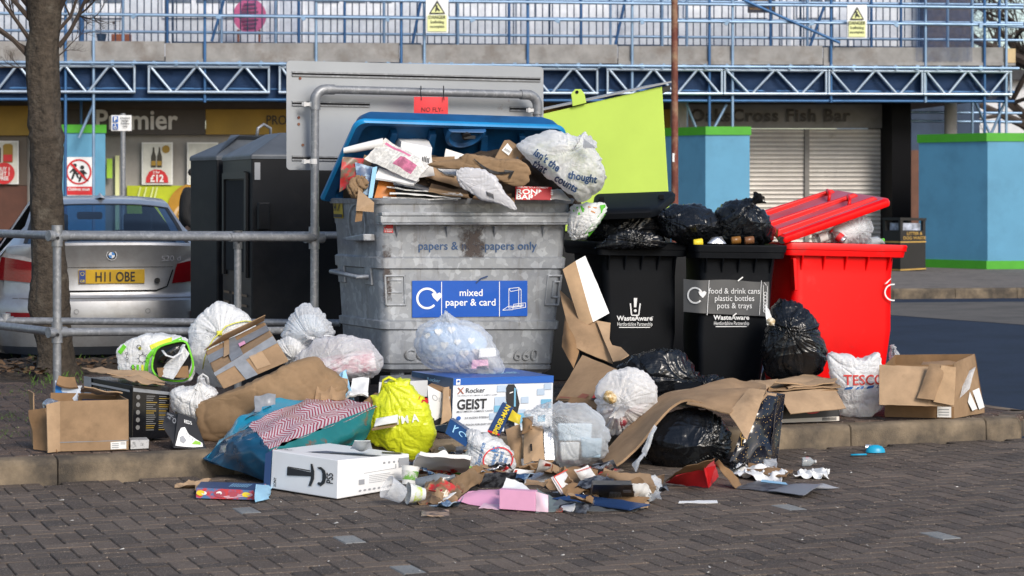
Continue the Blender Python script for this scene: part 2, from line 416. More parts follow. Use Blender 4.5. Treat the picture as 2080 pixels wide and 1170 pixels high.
def blackbag(name):
    t = NT(name); t.b.inputs['Base Color'].default_value = (.006, .007, .009, 1)
    t.l(t.ramp(t.noise(12, 4), .3, .7, (.16,)*3+(1,), (.34,)*3+(1,)), t.b.inputs['Roughness']); t.b.inputs['Specular IOR Level'].default_value = .5
    t.bump(creases(t, 5), .3, .02); return t.m
m_bbag = blackbag('black_bag_plastic')
m_tape = M('parcel_tape', (.22, .235, .26), .3, vs=20)
m_rubber = M('black_rubber', (.015, .015, .016), .6)
m_dark = M('dark_void', (.006, .006, .007), .9)
# ================================================================== SETTING: ground, road, paving, kerb
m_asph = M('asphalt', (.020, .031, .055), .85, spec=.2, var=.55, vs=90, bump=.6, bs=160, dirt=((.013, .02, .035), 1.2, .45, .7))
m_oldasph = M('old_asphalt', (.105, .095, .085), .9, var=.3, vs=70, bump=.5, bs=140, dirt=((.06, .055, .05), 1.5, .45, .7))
m_slabs = M('far_pavement', (.15, .13, .115), .9, var=.3, vs=12, bump=.4, bs=90, dirt=((.09, .08, .07), 2, .5, .7))
def brickmat(name, c, isl=.5):
    t = NT(name); g = t.n('ShaderNodeNewGeometry').outputs['Random Per Island']
    out = t.mix(g, [q*(1-isl*.75) for q in c], [c[0]*1.25, c[1]*1.2, c[2]*1.12])
    out = t.mix(t.ramp(t.noise(2.2, 6, .65), .38, .68), out, t.mix(1, out, (.70, .68, .67), 'MULTIPLY'))
    sp = t.noise(125, 2, .5); out = t.mix(t.ramp(sp, .60, .70), out, (.34, .28, .22)); out = t.mix(t.ramp(t.noise(95, 2), .60, .70), out, (.03, .026, .026)); out = t.mix(t.ramp(t.noise(60, 2), .70, .74), out, (.36, .36, .37))
    out = t.mix(t.ramp(t.noise(1.1, 7, .7), .62, .8), out, t.mix(.6, out, (.045, .04, .038)))
    t.l(out, t.b.inputs['Base Color']); t.b.inputs['Roughness'].default_value = .82; t.b.inputs['Specular IOR Level'].default_value = .3
    t.bump(t.noise(170, 4, .7), .55, .004); return t.m
m_brick = brickmat('block_paving', (.112, .090, .076)); m_wbrick = brickmat('pale_block', (.21, .225, .235), .2); m_pbrick = brickmat('pavement_block', (.085, .060, .050))
m_joint = M('joint_sand', (.018, .016, .015), .95)
mb = MB(); mb.quad((-160, -30, -.05), (160, -30, -.05), (160, 900, -.05), (-160, 900, -.05)); tagged(mb.build('ground', m_joint), kind='structure')
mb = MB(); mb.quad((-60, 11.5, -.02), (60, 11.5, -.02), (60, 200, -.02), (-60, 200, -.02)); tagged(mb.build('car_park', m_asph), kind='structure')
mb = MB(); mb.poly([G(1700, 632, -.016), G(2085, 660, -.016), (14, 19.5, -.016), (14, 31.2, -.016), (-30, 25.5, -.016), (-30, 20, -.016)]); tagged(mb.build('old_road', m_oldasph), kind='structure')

def bricks(name, ox, ur, vr, z, mat_, keep, white=()):
    # 2:1 herringbone: cells (1,1) and (2,-2), unit 0.1 m, aligned with the kerb
    a = .1; mb = MB(); wl = [((V(q)-ox).dot(KD)/a, (V(q)-ox).dot(KN)/a) for q in white]; done = set()
    cells = []
    for i in range(-160, 160):
        for j in range(-80, 80):
            x, y = i+2*j, i-2*j
            if ur[0] < x*a < ur[1] and vr[0] < y*a < vr[1]: cells += [(x, y, 2, 1), (x+2, y-1, 1, 2)]
    for wx, wy in wl:
        k = min((q for q in cells if q[2] == 1), key=lambda q: (q[0]+q[2]/2-wx)**2+(q[1]+q[3]/2-wy)**2); done.add(k)
    for q in cells:
        x, y, w_, h_ = q
        c = ox+KD*((x+w_/2)*a)+KN*((y+h_/2)*a)
        if not keep(c): continue
        g, ch = .0024, .0042; zj = z+random.gauss(0, .0007); tx, ty = random.gauss(0, .005), random.gauss(0, .005)
        def pt(u, v, dz): return ox+KD*(u*a)+KN*(v*a)+V((0, 0, zj+dz+tx*(u-x-w_/2)*a+ty*(v-y-h_/2)*a))
        def rr(e, dz): e = e/a; return [pt(x+e, y+e, dz), pt(x+w_-e, y+e, dz), pt(x+w_-e, y+h_-e, dz), pt(x+e, y+h_-e, dz)]
        mi = 1 if q in done else 0
        mb.loft([rr(g, -.03), rr(g, -.005), rr(g+ch, 0)], mi, True, False, True)
    return tagged(mb.build(name, [mat_, m_wbrick]), kind='structure')
OX = V((K0.x, K0.y, 0))
bricks('block_paving', OX, (-2.2, 8.5), (-4.6, .0), 0, m_brick, lambda c: c.y > 7.2, [G(500, 1038), G(660, 1095), G(845, 1158), G(1650, 1035), G(1893, 1089), G(1468, 957), G(470, 1000)])
isl = [K0-KD*4+KN*.13, K1+KD*.05+KN*.13, G(2080, 832, PZ), G(1990, 820, PZ), V((1.9, 16.6, 0)), V((1.2, 17.6, 0)), V((-7.5, 17.3, 0))]
tip = [V((q.x, q.y, 0)) for q in isl]
def inpoly(c, pg):
    r = False
    for i in range(len(pg)):
        a, b = pg[i], pg[i-1]
        if (a.y > c.y) != (b.y > c.y) and c.x < (b.x-a.x)*(c.y-a.y)/(b.y-a.y)+a.x: r = not r
    return r
soil = [G(-300, 792, PZ), G(60, 775, PZ), G(180, 762, PZ), G(420, 752, PZ), G(640, 735, PZ), V((-1.0, 17.2, 0)), V((-7, 17.2, 0))]
bricks('pavement', OX, (-2.2, 6.2), (.14, 5.2), PZ, m_pbrick, lambda c: inpoly(c, tip) and not inpoly(c, soil))
mb = MB(); mb.prism([V((q.x, q.y, PZ-.02)) for q in reversed(tip)], (0, 0, -.16)); tagged(mb.build('pavement_bed', m_joint), kind='structure')
# kerb stones
m_kerb = M('kerb_concrete', (.20, .155, .105), .88, var=.3, vs=6, bump=.7, bs=110, dirt=((.06, .05, .04), 3.2, .38, .62), bd=.006)
mb = MB(); L0 = -5.2; k = 0
ext = (K1-K0).length
while L0 < ext-.05:
    a, b = L0+.003, min(L0+.912, ext); jy = random.gauss(0, .002)
    prof = [(0, -.05), (.006, .085), (.012, .108), (.03, .122), (.126, .124), (.126, -.05)]
    prof = [(p[0]+jy, p[1]+random.gauss(0, .001)) for p in prof]
    rings = []
    for t in (a, a+.004, b-.004, b):
        e = .004 if t in (a, b) else 0
        rings.append([K0+KD*t+KN*(p[0]+e)+V((0, 0, p[1]-e)) for p in prof])
    mb.loft(rings, 0, True, True, True); L0 += .915
pts = [K1+KD*.003, K1+KD*.09+KN*.16, G(2092, 834, PZ), G(1992, 820, PZ)]
for i in range(3):
    a, b = pts[i], pts[i+1]; d = (b-a).normalized(); n = V((-d.y, d.x, 0))
    mb.loft([[V((q.x, q.y, 0))+n*p[0]+V((0, 0, p[1])) for p in ((0, -.05), (.006, .085), (.03, .122), (.126, .122), (.126, -.05))] for q in (a, b)], 0, True, True, True)
tagged(mb.build('kerb', m_kerb, smooth=True, split=50), kind='structure')
# soil bed round the tree
m_soil = M('soil', (.05, .038, .028), .95, var=.6, vs=25, bump=1, bs=60, bd=.02)
mb = MB(); rows = []
s0, s1 = soil[0], soil[4]
for i in range(26):
    t = i/25; row = []
    for j in range(90):
        u = j/89; k = u*4; q = soil[min(3, int(k))]; q2 = soil[min(4, int(k)+1)]; f = lerp(V((q.x, q.y, 0)), V((q2.x, q2.y, 0)), k-int(k) if k < 4 else 1)
        bk = lerp(V((-7, 17.2, 0)), V((-1., 17.2, 0)), u); p = lerp(f, bk, t)
        row.append(V((p.x, p.y, PZ-.015+.085*min(1, t*2.5)+.035*nz(p*3)+.03*nz(p*9)*min(1, t*6))))
    rows.append(row)
mb.grid(rows); tagged(mb.build('soil', m_soil, smooth=True), kind='structure')
def soilz(p): return PZ+.07+.035*nz(V((p.x, p.y, 0))*3)
m_leaf = M('dead_leaf', (.12, .07, .035), .8, var=.6, vs=12); m_grass = M('grass_blade', (.07, .14, .02), .7, var=.4, vs=8)
mb = MB(); mg = MB()
for i in range(1500):
    q = G(random.uniform(-120, 650), random.uniform(735, 785), PZ+.05)
    if not inpoly(q, soil): continue
    z = soilz(q)+random.uniform(-.015, .025); s = random.uniform(.012, .04); a = random.uniform(0, 6.3); d = V((math.cos(a), math.sin(a), random.uniform(-.4, .4)))*s; e = V((-math.sin(a), math.cos(a), random.uniform(-.5, .7)))*s*.6
    c = V((q.x, q.y, z)); mb.poly([c-d, c-e*.8, c+d, c+e])
for cx, cy, n in ((430, 742, 140), (520, 740, 90), (80, 740, 60), (110, 772, 90), (30, 795, 50), (25, 850, 60), (15, 880, 50), (330, 745, 60), (180, 735, 40)):
    for i in range(n):
        q = G(cx+random.gauss(0, 30), cy+random.gauss(0, 7), PZ); z = soilz(q)-.02 if inpoly(q, soil) else PZ
        hgt = random.uniform(.02, .07) if cy < 780 else random.uniform(.008, .022); a = random.uniform(0, 6.3); lean = V((math.cos(a), math.sin(a), 0))*hgt*.6; wv = V((-math.sin(a), math.cos(a), 0))*.003
        c = V((q.x, q.y, z)); mg.poly([c-wv, c+wv, c+lean*.5+V((0, 0, hgt*.7)), c+lean+V((0, 0, hgt))])
tagged(mb.build('leaf_litter', m_leaf), kind='stuff'); tagged(mg.build('grass', m_grass), kind='stuff')
mb = MB()
for i in range(70):
    q = G(random.uniform(-50, 2100), random.uniform(905, 1165)); s = random.uniform(.002, .007); a = random.uniform(0, 3)
    if (q-K0).dot(KN) > -.02: continue
    d = V((math.cos(a), math.sin(a), 0))*s*random.uniform(1, 2.5); e = V((-math.sin(a), math.cos(a), 0))*s*.7; c = q+V((0, 0, .004))
    mb.poly([c-d-e, c+d-e*.6, c+d*.8+e+V((0, 0, .004)), c-d+e*.8])
tagged(mb.build('paper_flecks', flat('fleck', (.5, .48, .44), var=.3)), kind='stuff')
# far pavement and kerb along the shops
a, b = G(1650, 606, 0), G(2300, 601, 0); fd = (b-a).normalized(); fn_ = V((-fd.y, fd.x, 0)); a = a-fd*40; b = b+fd*30
mb = MB(); mb.quad(a+fn_*.15+V((0, 0, PZ)), b+fn_*.15+V((0, 0, PZ)), b+fn_*40+V((0, 0, PZ)), a+fn_*40+V((0, 0, PZ))); tagged(mb.build('far_pavement', m_slabs), kind='structure')
mb = MB()
for i in range(int((b-a).length/.915)):
    p, q = a+fd*(i*.915+.004), a+fd*(i*.915+.911)
    mb.loft([[r+fn_*u+V((0, 0, z)) for u, z in ((0, -.03), (.01, .10), (.03, .125), (.15, .125), (.15, -.03))] for r in (p, q)], 0, True, True, True)
tagged(mb.build('far_kerb', m_kerb), kind='structure')

# ================================================================== BACKGROUND: shop block, scaffold, hoardings
def bbox(mb, x0, y0, x1, y1, d, th, m=0, mf=None):
    p = [B(x0, y1, d), B(x1, y1, d), B(x1, y0, d), B(x0, y0, d)]; n = V((-.128, .99, 0))*th
    mb.hexa(p+[q+n for q in p], m, mf)
def bfn(x0, y0, d):  # px-like fn on the building plane d: (px, -py)
    return lambda x, y: B(x, -y, d)
m_panel = M('white_cladding', (.62, .66, .72), .5, var=.1, vs=1.2); m_upvc = flat('upvc_frame', (.80, .83, .88), .35); m_glass = M('window_glass', (.10, .13, .17), .08, spec=.7)
m_brickdark = M('dark_brickwork', (.10, .085, .08), .9, var=.35, vs=16)
m_soffit = M('canopy_soffit', (.05, .05, .05), .8); m_shopwall = M('shop_panel_grey', (.30, .285, .27), .6, vs=2)
m_brown = M('fascia_brown', (.055, .045, .04), .5, vs=2); m_must = M('fascia_mustard', (.33, .20, .02), .5, vs=2)
m_fasc = M('fascia_grey', (.22, .215, .21), .6, vs=2, dirt=((.12, .11, .1), 1.5, .5, .75)); m_letter = flat('sign_letter_white', (.62, .60, .58)); m_letterd = flat('sign_letter_dark', (.012, .012, .016))
def shutmat():
    t = NT('roller_shutter'); z = t.n('ShaderNodeSeparateXYZ'); t.l(t.co, z.inputs[0]); s = t.math('SINE', t.math('MULTIPLY', z.outputs[2], 2*math.pi/.085))
    c = t.mix(t.ramp(t.noise(1.1, 6, .7), .35, .7), (.80, .76, .70), (.58, .55, .52)); c = t.mix(t.ramp(s, 0, .25), t.mix(1, c, (.62, .61, .6), 'MULTIPLY'), c)
    c = t.mix(t.ramp(t.noise(4, 8, .75), .62, .72), c, (.2, .18, .15)); t.l(c, t.b.inputs['Base Color']); t.b.inputs['Roughness'].default_value = .5; t.b.inputs['Metallic'].default_value = .2; t.bump(s, .6, .02); return t.m
m_shut = shutmat(); m_toe = M('scaffold_board', (.25, .245, .24), .85, var=.25, vs=3, bump=.2, dirt=((.17, .15, .135), 2.5, .5, .7)); m_concrete = M('concrete', (.36, .33, .30), .85, vs=2)
bl = T('shop_building', 'long two storey shop block with white cladding above dark shopfronts behind blue scaffolding', 'building', B(1040, 540, 3))
mb = MB(); bbox(mb, -700, -330, 1890, 205, 2.9, 9); mb.build('upper_wall', m_panel, bl)
mb = MB(); bbox(mb, 1884, -330, 1972, 205, 2.4, 9); mb.build('brick_pier', m_brickdark, bl)
mb = MB(); bbox(mb, -700, 262, 1850, 560, 1.9, 9); mb.build('lower_wall', m_shopwall, bl)
mb = MB(); bbox(mb, -700, 118, 1990, 140, 1.35, 1.5); mb.build('balcony_slab', m_concrete, bl)
mb = MB(); bbox(mb, -700, 190, 1990, 206, 1.36, 11); mb.build('canopy', m_soffit, bl)
mb = MB(); bbox(mb, -700, 206, 1850, 224, 1.7, .3); mb.build('bulkhead', M('bulkhead_brown', (.11, .09, .07), .7, vs=2), bl)
for x0, x1 in ((120, 250), (330, 520), (640, 800), (850, 1030), (1090, 1240), (1390, 1560), (1620, 1700)):
    f = MB(); bbox(f, x0, -200, x1, 36, 2.84, .05); fo = f.build('window', m_upvc, bl); g = MB(); n = 3
    for i in range(n):
        a = lerp(x0, x1, (i+.08)/n); b = lerp(x0, x1, (i+.92)/n); bbox(g, a, -190, b, 6, 2.825, .02)
    g.build('pane', m_glass, fo)
for x0, x1 in ((560, 620), (1050, 1085), (1590, 1615), (1725, 1780)):
    f = MB(); bbox(f, x0, -200, x1, 108, 2.83, .06); fo = f.build('door', m_upvc, bl); g = MB(); bbox(g, x0+8, -190, x1-8, 100, 2.82, .02); g.build('door_panel', M('door_panel', (.55, .60, .68), .4, var=.1), fo)
# ground floor dressings
mb = MB(); bbox(mb, 120, 222, 417, 273, 1.650, .22); sg = mb.build('fascia', m_brown, bl); t = MB(); t.text('Premier', bfn(0, 0, 1.600), 277, -262, 56, 0, 'C', .022, .92); t.build('lettering', m_letter, sg)
mb = MB(); bbox(mb, 418, 222, 1371, 273, 1.650, .22); sg = mb.build('fascia', m_must, bl); t = MB(); t.text('PRO', bfn(0, 0, 1.600), 540, -253, 27, 0, 'L', .004, .82); t.build('lettering', m_letterd, sg)
mb = MB(); bbox(mb, -400, 215, 60, 275, 1.650, .22); mb.build('fascia', m_must, bl)
mb = MB(); bbox(mb, -500, 276, 55, 376, 1.800, .06); mb.build('shop_window', M('brown_shopfront', (.10, .075, .06), .3, vs=2), bl)
mb = MB(); bbox(mb, -500, 377, 55, 545, 1.780, .08); mb.build('stall_riser', M('red_brown_panel', (.085, .03, .018), .5), bl)
mb = MB(); bbox(mb, 1372, 212, 1826, 260, 1.650, .22); sg = mb.build('fascia', m_fasc, bl); t = MB()
t.text('OaksCross Fish Bar', bfn(0, 0, 1.600), 1565, -246, 35, 0, 'C', .028, 1.02, 1.12); t.build('lettering', m_letterd, sg)
for x0, x1 in ((1400, 1636), (1643, 1812)):
    mb = MB(); bbox(mb, x0, 262, x1, 545, 1.760, .1); mb.build('shutter', m_shut, bl)
mb = MB(); bbox(mb, 1635, 262, 1644, 545, 1.700, .1); mb.build('shutter_post', M('shutter_post', (.2, .19, .18), .5), bl)
mb = MB(); bbox(mb, 1812, 204, 1850, 548, 1.0, 1.6); mb.build('pillar', M('black_pillar', (.003, .003, .004), .6, spec=.1), bl)
mb = MB(); bbox(mb, 1851, 205, 1990, 310, 6.5, .2); mb.build('side_screen', M('side_screen', (.03, .05, .09), .8, vs=1, var=.5), bl)
mb = MB(); bbox(mb, 1851, 305, 1990, 548, 6.3, .2); mb.build('side_door', M('brown_door', (.12, .05, .03), .6), bl)
for x, r, y1 in ((1380, .17, 545), (1931, .12, 545)):
    p = B(x, 204, 1.1); q = B(x, y1, 1.1); mb = MB(); mb.tube([p, V((p.x, p.y, 0))], r, 0, 20); mb.build('column', m_concrete, bl, True, split=40)
# lime promotional panel, posters and lit cabinet (shop window graphics)
pm = T('promotional_panel', 'lime green shop window panel with orange fruit slice print', 'shop graphic', B(320, 540, 1.800)); mb = MB(); bbox(mb, 258, 377, 470, 545, 1.800, .05, 0); mb.build('board', M('lime_panel', (.40, .46, .01), .5, vs=3), pm)
mb = MB(); f = bfn(0, 0, 1.750); mb.disc(f, 392, -425, 52, 0, 40); f2 = bfn(0, 0, 1.740); mb.ring(f2, 378, -440, 20, 26, 1, 40)
f3 = bfn(0, 0, 1.730)
for i in range(9): mb.disc(f3, 378+13*math.cos(i*.698), -440+13*math.sin(i*.698), 4.5, 1, 10)
for x in (278, 290, 304, 312): mb.shape([(x, -402), (x+4, -402), (x+9, -380), (x+6, -380)], f2, 2)
mb.build('fruit_print', [M('orange_slice', (.38, .19, .01), .5), M('slice_rind', (.52, .36, .2), .5), flat('pale_lime', (.6, .66, .25))], pm)
def poster(x0, y0, x1, y1, label, draw, d=1.740):
    t = T('poster', label, 'poster', B((x0+x1)/2, y1, d)); mb = MB(); bbox(mb, x0, y0, x1, y1, d, .03); mb.build('frame', flat('poster_frame', (.75, .75, .73)), t)
    mb = MB(); f = bfn(0, 0, d-.012); mb.shape([(x0+3, -y1+3), (x1-3, -y1+3), (x1-3, -y0-3), (x0+3, -y0-3)], f, 0); mb.build('sheet', flat('poster_paper', (.62, .62, .56), var=.15), t)
    mb = MB(); draw(mb, lambda x, y: B(x, -y, d-.03)); mb.build('print', [m_red, m_white, M('bottle_dark', (.035, .03, .02), .4), m_must, m_brown], t)
def bottles(mb, f):
    for x in (312, 324):
        mb.shape([(x-5, -340), (x+5, -340), (x+5, -318), (x+2, -308), (x+1.5, -299), (x-1.5, -299), (x-2, -308), (x-5, -318)], f, 2)
    g = lambda x, y: f(x, y)+V((0, -.02, 0)); g2 = lambda x, y: f(x, y)+V((0, -.04, 0))
    for x in (312, 324): mb.shape([(x-4.6, -336), (x+4.6, -336), (x+4.6, -327), (x-4.6, -327)], g, 3)
    mb.disc(f, 337, -303, 8, 3); mb.shape([(296, -371), (342, -371), (341, -360), (335, -350), (327, -345), (313, -344), (303, -349), (297, -360)], f, 0)
    mb.text('£12', g, 319, -369, 20, 1, 'C', .03, .9); mb.text('2 for', g, 318, -352, 7, 1, 'C', .02)
poster(288, 289, 351, 375, 'white framed poster of two wine bottles over a red £12 price', bottles)
poster(380, 289, 443, 375, 'pale poster half hidden behind the dark recycling bank', lambda mb, f: mb.disc(f, 420, -330, 20, 3))
def bogof(mb, f):
    mb.shape([(-25, -334), (35, -334), (36, -372), (-25, -372)], f, 0) if False else mb.disc(f, 8, -352, 22, 0); g = lambda x, y: f(x, y)+V((0, -.02, 0))
    for k, tx in enumerate(('BUY 1', 'GET 1', 'FREE')): mb.text(tx, g, 8, -347-9.5*k, 11, 1, 'C', .02, .85)
    mb.shape([(6, -330), (26, -330), (26, -296), (22, -292), (10, -292), (6, -296)], f, 3); mb.shape([(7, -328), (25, -328), (25, -314), (7, -314)], g, 0); mb.shape([(-14, -330), (2, -330), (2, -300), (-14, -300)], f, 4)
poster(-24, 286, 38, 374, 'beige poster with red BUY 1 GET 1 FREE circle beside the tree', bogof, 1.700)
cb = T('display_cabinet', 'tall lime edged black display unit behind the blue hoarding', 'cabinet', B(232, 545, 2.6)); mb = MB(); bbox(mb, 213, 316, 234, 545, 2.6, .3); mb.build('frame', m_black, cb)
mb = MB(); bbox(mb, 217, 322, 228, 362, 1.68, .03); mb.build('screen', flat('lime_screen', (.35, .6, .05)), cb)
mb = MB(); bbox(mb, 234, 316, 242, 545, 1.75, .1); mb.build('edge_panel', flat('pale_yellow_panel', (.68, .70, .38)), cb)

# scaffold
sf = T('scaffolding', 'blue netted tube scaffold with lattice beams and timber boards along the building', 'scaffolding', B(1040, 540, .3))
def tub(nm, p, q, r=.027, m=None, par=sf): mb = MB(); mb.tube([p, q], r, 0, 8); return mb.build(nm, m or m_scaf, par, True, split=60)
mY = lambda x: .0111*x
for k, (x, yb, d) in enumerate([(-180, 545, 0), (-120, 545, 0), (133, 545, 0), (190, 545, 0), (416, 208, 0), (642, 208, 0), (815, 208, 0), (862, 208, 0), (1072, 208, 0), (1284, 208, 0), (1441, 545, 0), (1488, 545, 0), (1688, 208, 0), (1880, 208, 0), (2000, 545, 0), (2044, 545, 0),
                            (168, 110, 1.2), (450, 110, 1.2), (607, 110, 1.2), (780, 110, 1.2), (1034, 110, 1.2), (1240, 110, 1.2), (1830, 110, 1.2), (1975, 545, 1.2), (2030, 545, 1.2), (1395, 300, 1.0), (165, 300, 1.0), (250, 110, 1.2), (340, 110, 1.2), (560, 110, 1.25), (700, 110, 1.1), (930, 110, 1.2), (1180, 110, 1.2), (1345, 110, 1.2), (1565, 110, 1.2), (1640, 110, 1.1), (1770, 110, 1.2), (1925, 110, 1.2)]):
    p = B(x, -90, d); q = B(x, yb, d); tub('standard', p, q, m=m_scaf if k % 2 else m_scafblue)
for y, d in ((27, -.05), (-8, -.05), (-70, -.05), (27, 1.25), (62, 1.25), (-10, 1.25)): tub('ledger', B(-200, y-2, d), B(2078, y+24 if d < 0 else y+20, d), m=m_scaf)
for x0, x1 in ((-200, 335), (336, 812), (816, 1255), (1256, 1672), (1673, 2040), (2041, 2064)):
    mb = MB(); bbox(mb, x0, 85+mY(x0)*.6, x1-1, 115+mY(x1)*.55, .04, .04); mb.build('toe_board', m_toe if x0 != 2041 else M('new_board', (.5, .38, .22), .8), sf, bevel=.004)
    mb = MB(); bbox(mb, x0, 117+mY(x0)*.5, x1-1, 122+mY(x1)*.5, .0, 1.2); mb.build('deck_board', m_toe, sf)
m_beam = M('lattice_beam_steel', (.40, .49, .60), .35, .5, vs=3)
for d, mm in ((-.06, m_beam), (.05, m_scafblue)):
    for bi, (x0, x1) in enumerate(((-250, 275), (300, 548), (566, 780), (790, 1215), (1232, 1468), (1470, 1680), (1682, 1875), (1876, 2055))):
        lb = MB(); ya = 133+.0062*x0; yb = 186+.0028*x0; yc = 133+.0062*x1; yd = 186+.0028*x1
        lb.tube([B(x0, ya, d), B(x1, yc, d)], .03, 0, 8); lb.tube([B(x0, yb, d), B(x1, yd, d)], .027, 0, 8); lo = lb.build('lattice_beam', mm, sf, True, split=60)
        n = max(1, round((x1-x0)/47)); g = MB()
        for x, ym, yn in ((x0+2, ya, yb), (x1-2, yc, yd)): g.tube([B(x, ym, d), B(x, yn, d)], .022, 0, 8)
        for i in range(n):
            xa, xb = lerp(x0+4, x1-4, i/n), lerp(x0+4, x1-4, (i+1)/n); t0, b0 = (ya+yc)/2, (yb+yd)/2
            if i % 2 == 0: g.tube([B(xa+2, t0, d), B(xb-3, b0, d)], .024, 0, 8)
            else: g.tube([B(xa+3, b0, d), B(xb-2, t0, d)], .024, 0, 8)
        g.build('lattice_bracing', mm, lo, True, split=60)
    tub('ledger', B(-200, 125, d-.06), B(2070, 139, d-.06)); tub('ledger', B(-200, 178, d+.2), B(2060, 187, d+.2), m=m_scafblue); tub('ledger', B(-200, 201, d+.1), B(2060, 206, d+.1), m=m_scafblue)
for x0, y0, x1, y1, d in ((1511, 0, 1706, 87, -.1), (1520, 2, 1500, -60, -.1), (190, 212, 160, 280, .2), (1476, 212, 1445, 270, .2), (1395, 212, 1420, 275, .6), (1980, 205, 2010, 270, .8), (2040, 210, 2012, 275, .3), (455, 0, 430, 84, 1.1), (855, 0, 838, 88, 1.1), (1270, 0, 1250, 90, 1.1), (1675, 10, 1645, 95, 1.1)):
    tub('brace', B(x0, y0, d), B(x1, y1, d), m=m_scafblue if y0 < 100 else m_scaf)
for x0, y, x1 in ((1850, 228, 2075), (1850, 246, 2075), (1985, 15, 2078), (1990, 53, 2080)): tub('transom', B(x0, y, 1.6), B(x1, y+2, 1.6), m=m_scaf)
mb = MB()
for k in range(46):
    x = 100+k*43; 
    for y in (126+.0062*x, 30+.0111*x) if k % 4 == 0 else (126+.0062*x,): mb.box(B(x, y, -.1), (.06, .07, .09), 0, Matrix.Rotation(k, 3, 'Y'))
mb.build('couplers', m_scaf, sf); bpy.data.objects['couplers']['kind'] = 'stuff'
m_net = film('debris_net', (.002, .034, .115), .97, .7, .3, 8, .2); m_netl = film('debris_net_thin', (.02, .09, .26), .14, .7, .5, 8, .2)
def net(x0, x1, y0, y1, d, mat_, sag=6, nm='debris_net'):
    mb = MB(); rows = []
    for i in range(9):
        t = i/8; rows.append([B(lerp(x0, x1, j/60), lerp(y0+mY(x0)*.6, y1+.004*x0, t)+(sag*t*(abs(math.sin(j*.55))+.5*nz((j*.3, t, x0)))), d+.03*nz((j*.4, i*.5, x0*.1))) for j in range(61)])
    mb.grid(rows); return mb.build(nm, mat_, sf, True)
net(-200, 560, 116, 200, .12, m_net); net(540, 1270, 116, 200, .12, m_net); net(1250, 2048, 116, 198, .12, m_net)
net(-200, 560, -80, 118, .35, m_netl, 0); net(540, 1270, -80, 118, .35, m_netl, 0); net(1250, 2000, -80, 120, .35, m_netl, 0); net(1860, 1975, -60, 116, -.02, film('debris_net_blue', (.01, .07, .22), .22, .7, .4, 8), 3)
# balcony railing, in panels
rl_m = M('railing_paint', (.035, .06, .10), .5)
for k in range(8):
    x0 = -160+k*255; x1 = x0+251
    rt = T('balcony_railing', ['first', 'second', 'third', 'fourth', 'fifth', 'sixth', 'seventh', 'last'][k]+' panel from the left of the dark vertical bar balcony railing', 'railing', B(x0, 110, 1.5), 'balcony railing panels')
    mb = MB()
    for y in (-62, 84): mb.tube([B(x0, y+mY(x0)*.6, 1.5), B(x1, y+mY(x1)*.6, 1.5)], .022, 0, 6)
    mb.tube([B(x0+1, -62, 1.5), B(x0+1, 112, 1.5)], .024, 0, 6); mb.build('rail', rl_m, rt)
    for j in range(17):
        x = x0+8+j*14.6+random.uniform(-1, 1); mb = MB(); mb.tube([B(x, -62, 1.5), B(x, 85+mY(x)*.6, 1.5)], .0125, 0, 6); mb.build('baluster', rl_m, rt)
# things hung on or standing on the balcony
def danger(x, y0, y1, hw, label, l3, tilt=0):
    t = T('warning_sign', label, 'warning sign', B(x, y1, -.2)); mb = MB(); bbox(mb, x-hw, y0, x+hw, y1, -.2, .01); mb.build('board', flat('sign_white', (.75, .77, .78)), t, bevel=.003)
    f = bfn(0, 0, -.222); g = bfn(0, 0, -.235); mb = MB(); hh = y1-y0; a = y0+.05*hh
    mb.shape([(x-.72*hw, -(y0+.44*hh)), (x+.72*hw, -(y0+.44*hh)), (x, -a)], f, 0); mb.shape([(x-.55*hw, -(y0+.41*hh)), (x+.55*hw, -(y0+.41*hh)), (x, -(a+.09*hh))], g, 1)
    mb.shape([(x-.85*hw, -(y1-.05*hh)), (x+.85*hw, -(y1-.05*hh)), (x+.85*hw, -(y0+.48*hh)), (x-.85*hw, -(y0+.48*hh))], f, 1)
    h2 = bfn(0, 0, -.25); mb.disc(h2, x-1, -(y0+.22*hh), 2.2, 0, 10); mb.shape([(x-4, -(y0+.38*hh)), (x-2, -(y0+.38*hh)), (x, -(y0+.32*hh)), (x+5, -(y0+.37*hh)), (x+6, -(y0+.35*hh)), (x+1, -(y0+.25*hh)), (x-3, -(y0+.26*hh))], h2, 0)
    for k, tx in enumerate(l3): mb.text(tx, g, x, -(y0+(.585+.13*k)*hh), (9.5, 8, 8)[k], 0, 'C', .012, (.9, .82, .82)[k])
    mb.build('print', [m_black, flat('sign_yellow', (.70, .74, .36))], t)
danger(888, -3, 67, 23, 'white and yellow danger sign left of the rusty pole', ('DANGER', 'Scaffolding', 'incomplete')); danger(1741, 10, 78, 20, 'white and yellow danger sign right of the diagonal brace', ('DANGER', 'Scaffolding', 'incomplete'))
t = T('notice_board', 'dark brown danger notice behind the railing by the diagonal brace', 'notice', B(1547, 27, 1.4)); mb = MB(); bbox(mb, 1519, -30, 1575, 26, 1.4, .02); mb.build('board', M('notice_brown', (.04, .035, .035), .5), t)
mb = MB(); f = bfn(0, 0, 1.37)
for k, tx in enumerate(('DANGER', 'PEOPLE', 'WORKING ABOVE')): mb.text(tx, f, 1547, -4-8*k, 7.5, 0, 'C', .015, .8)
mb.build('lettering', flat('notice_orange', (.5, .28, .06)), t)
t = T('round_table', 'pink round table top tipped up on brown legs on the balcony', 'table', B(507, 85, 2.0)); mb = MB(); c = B(507, 32, 2.0); c2 = c+V((0, .03, 0))
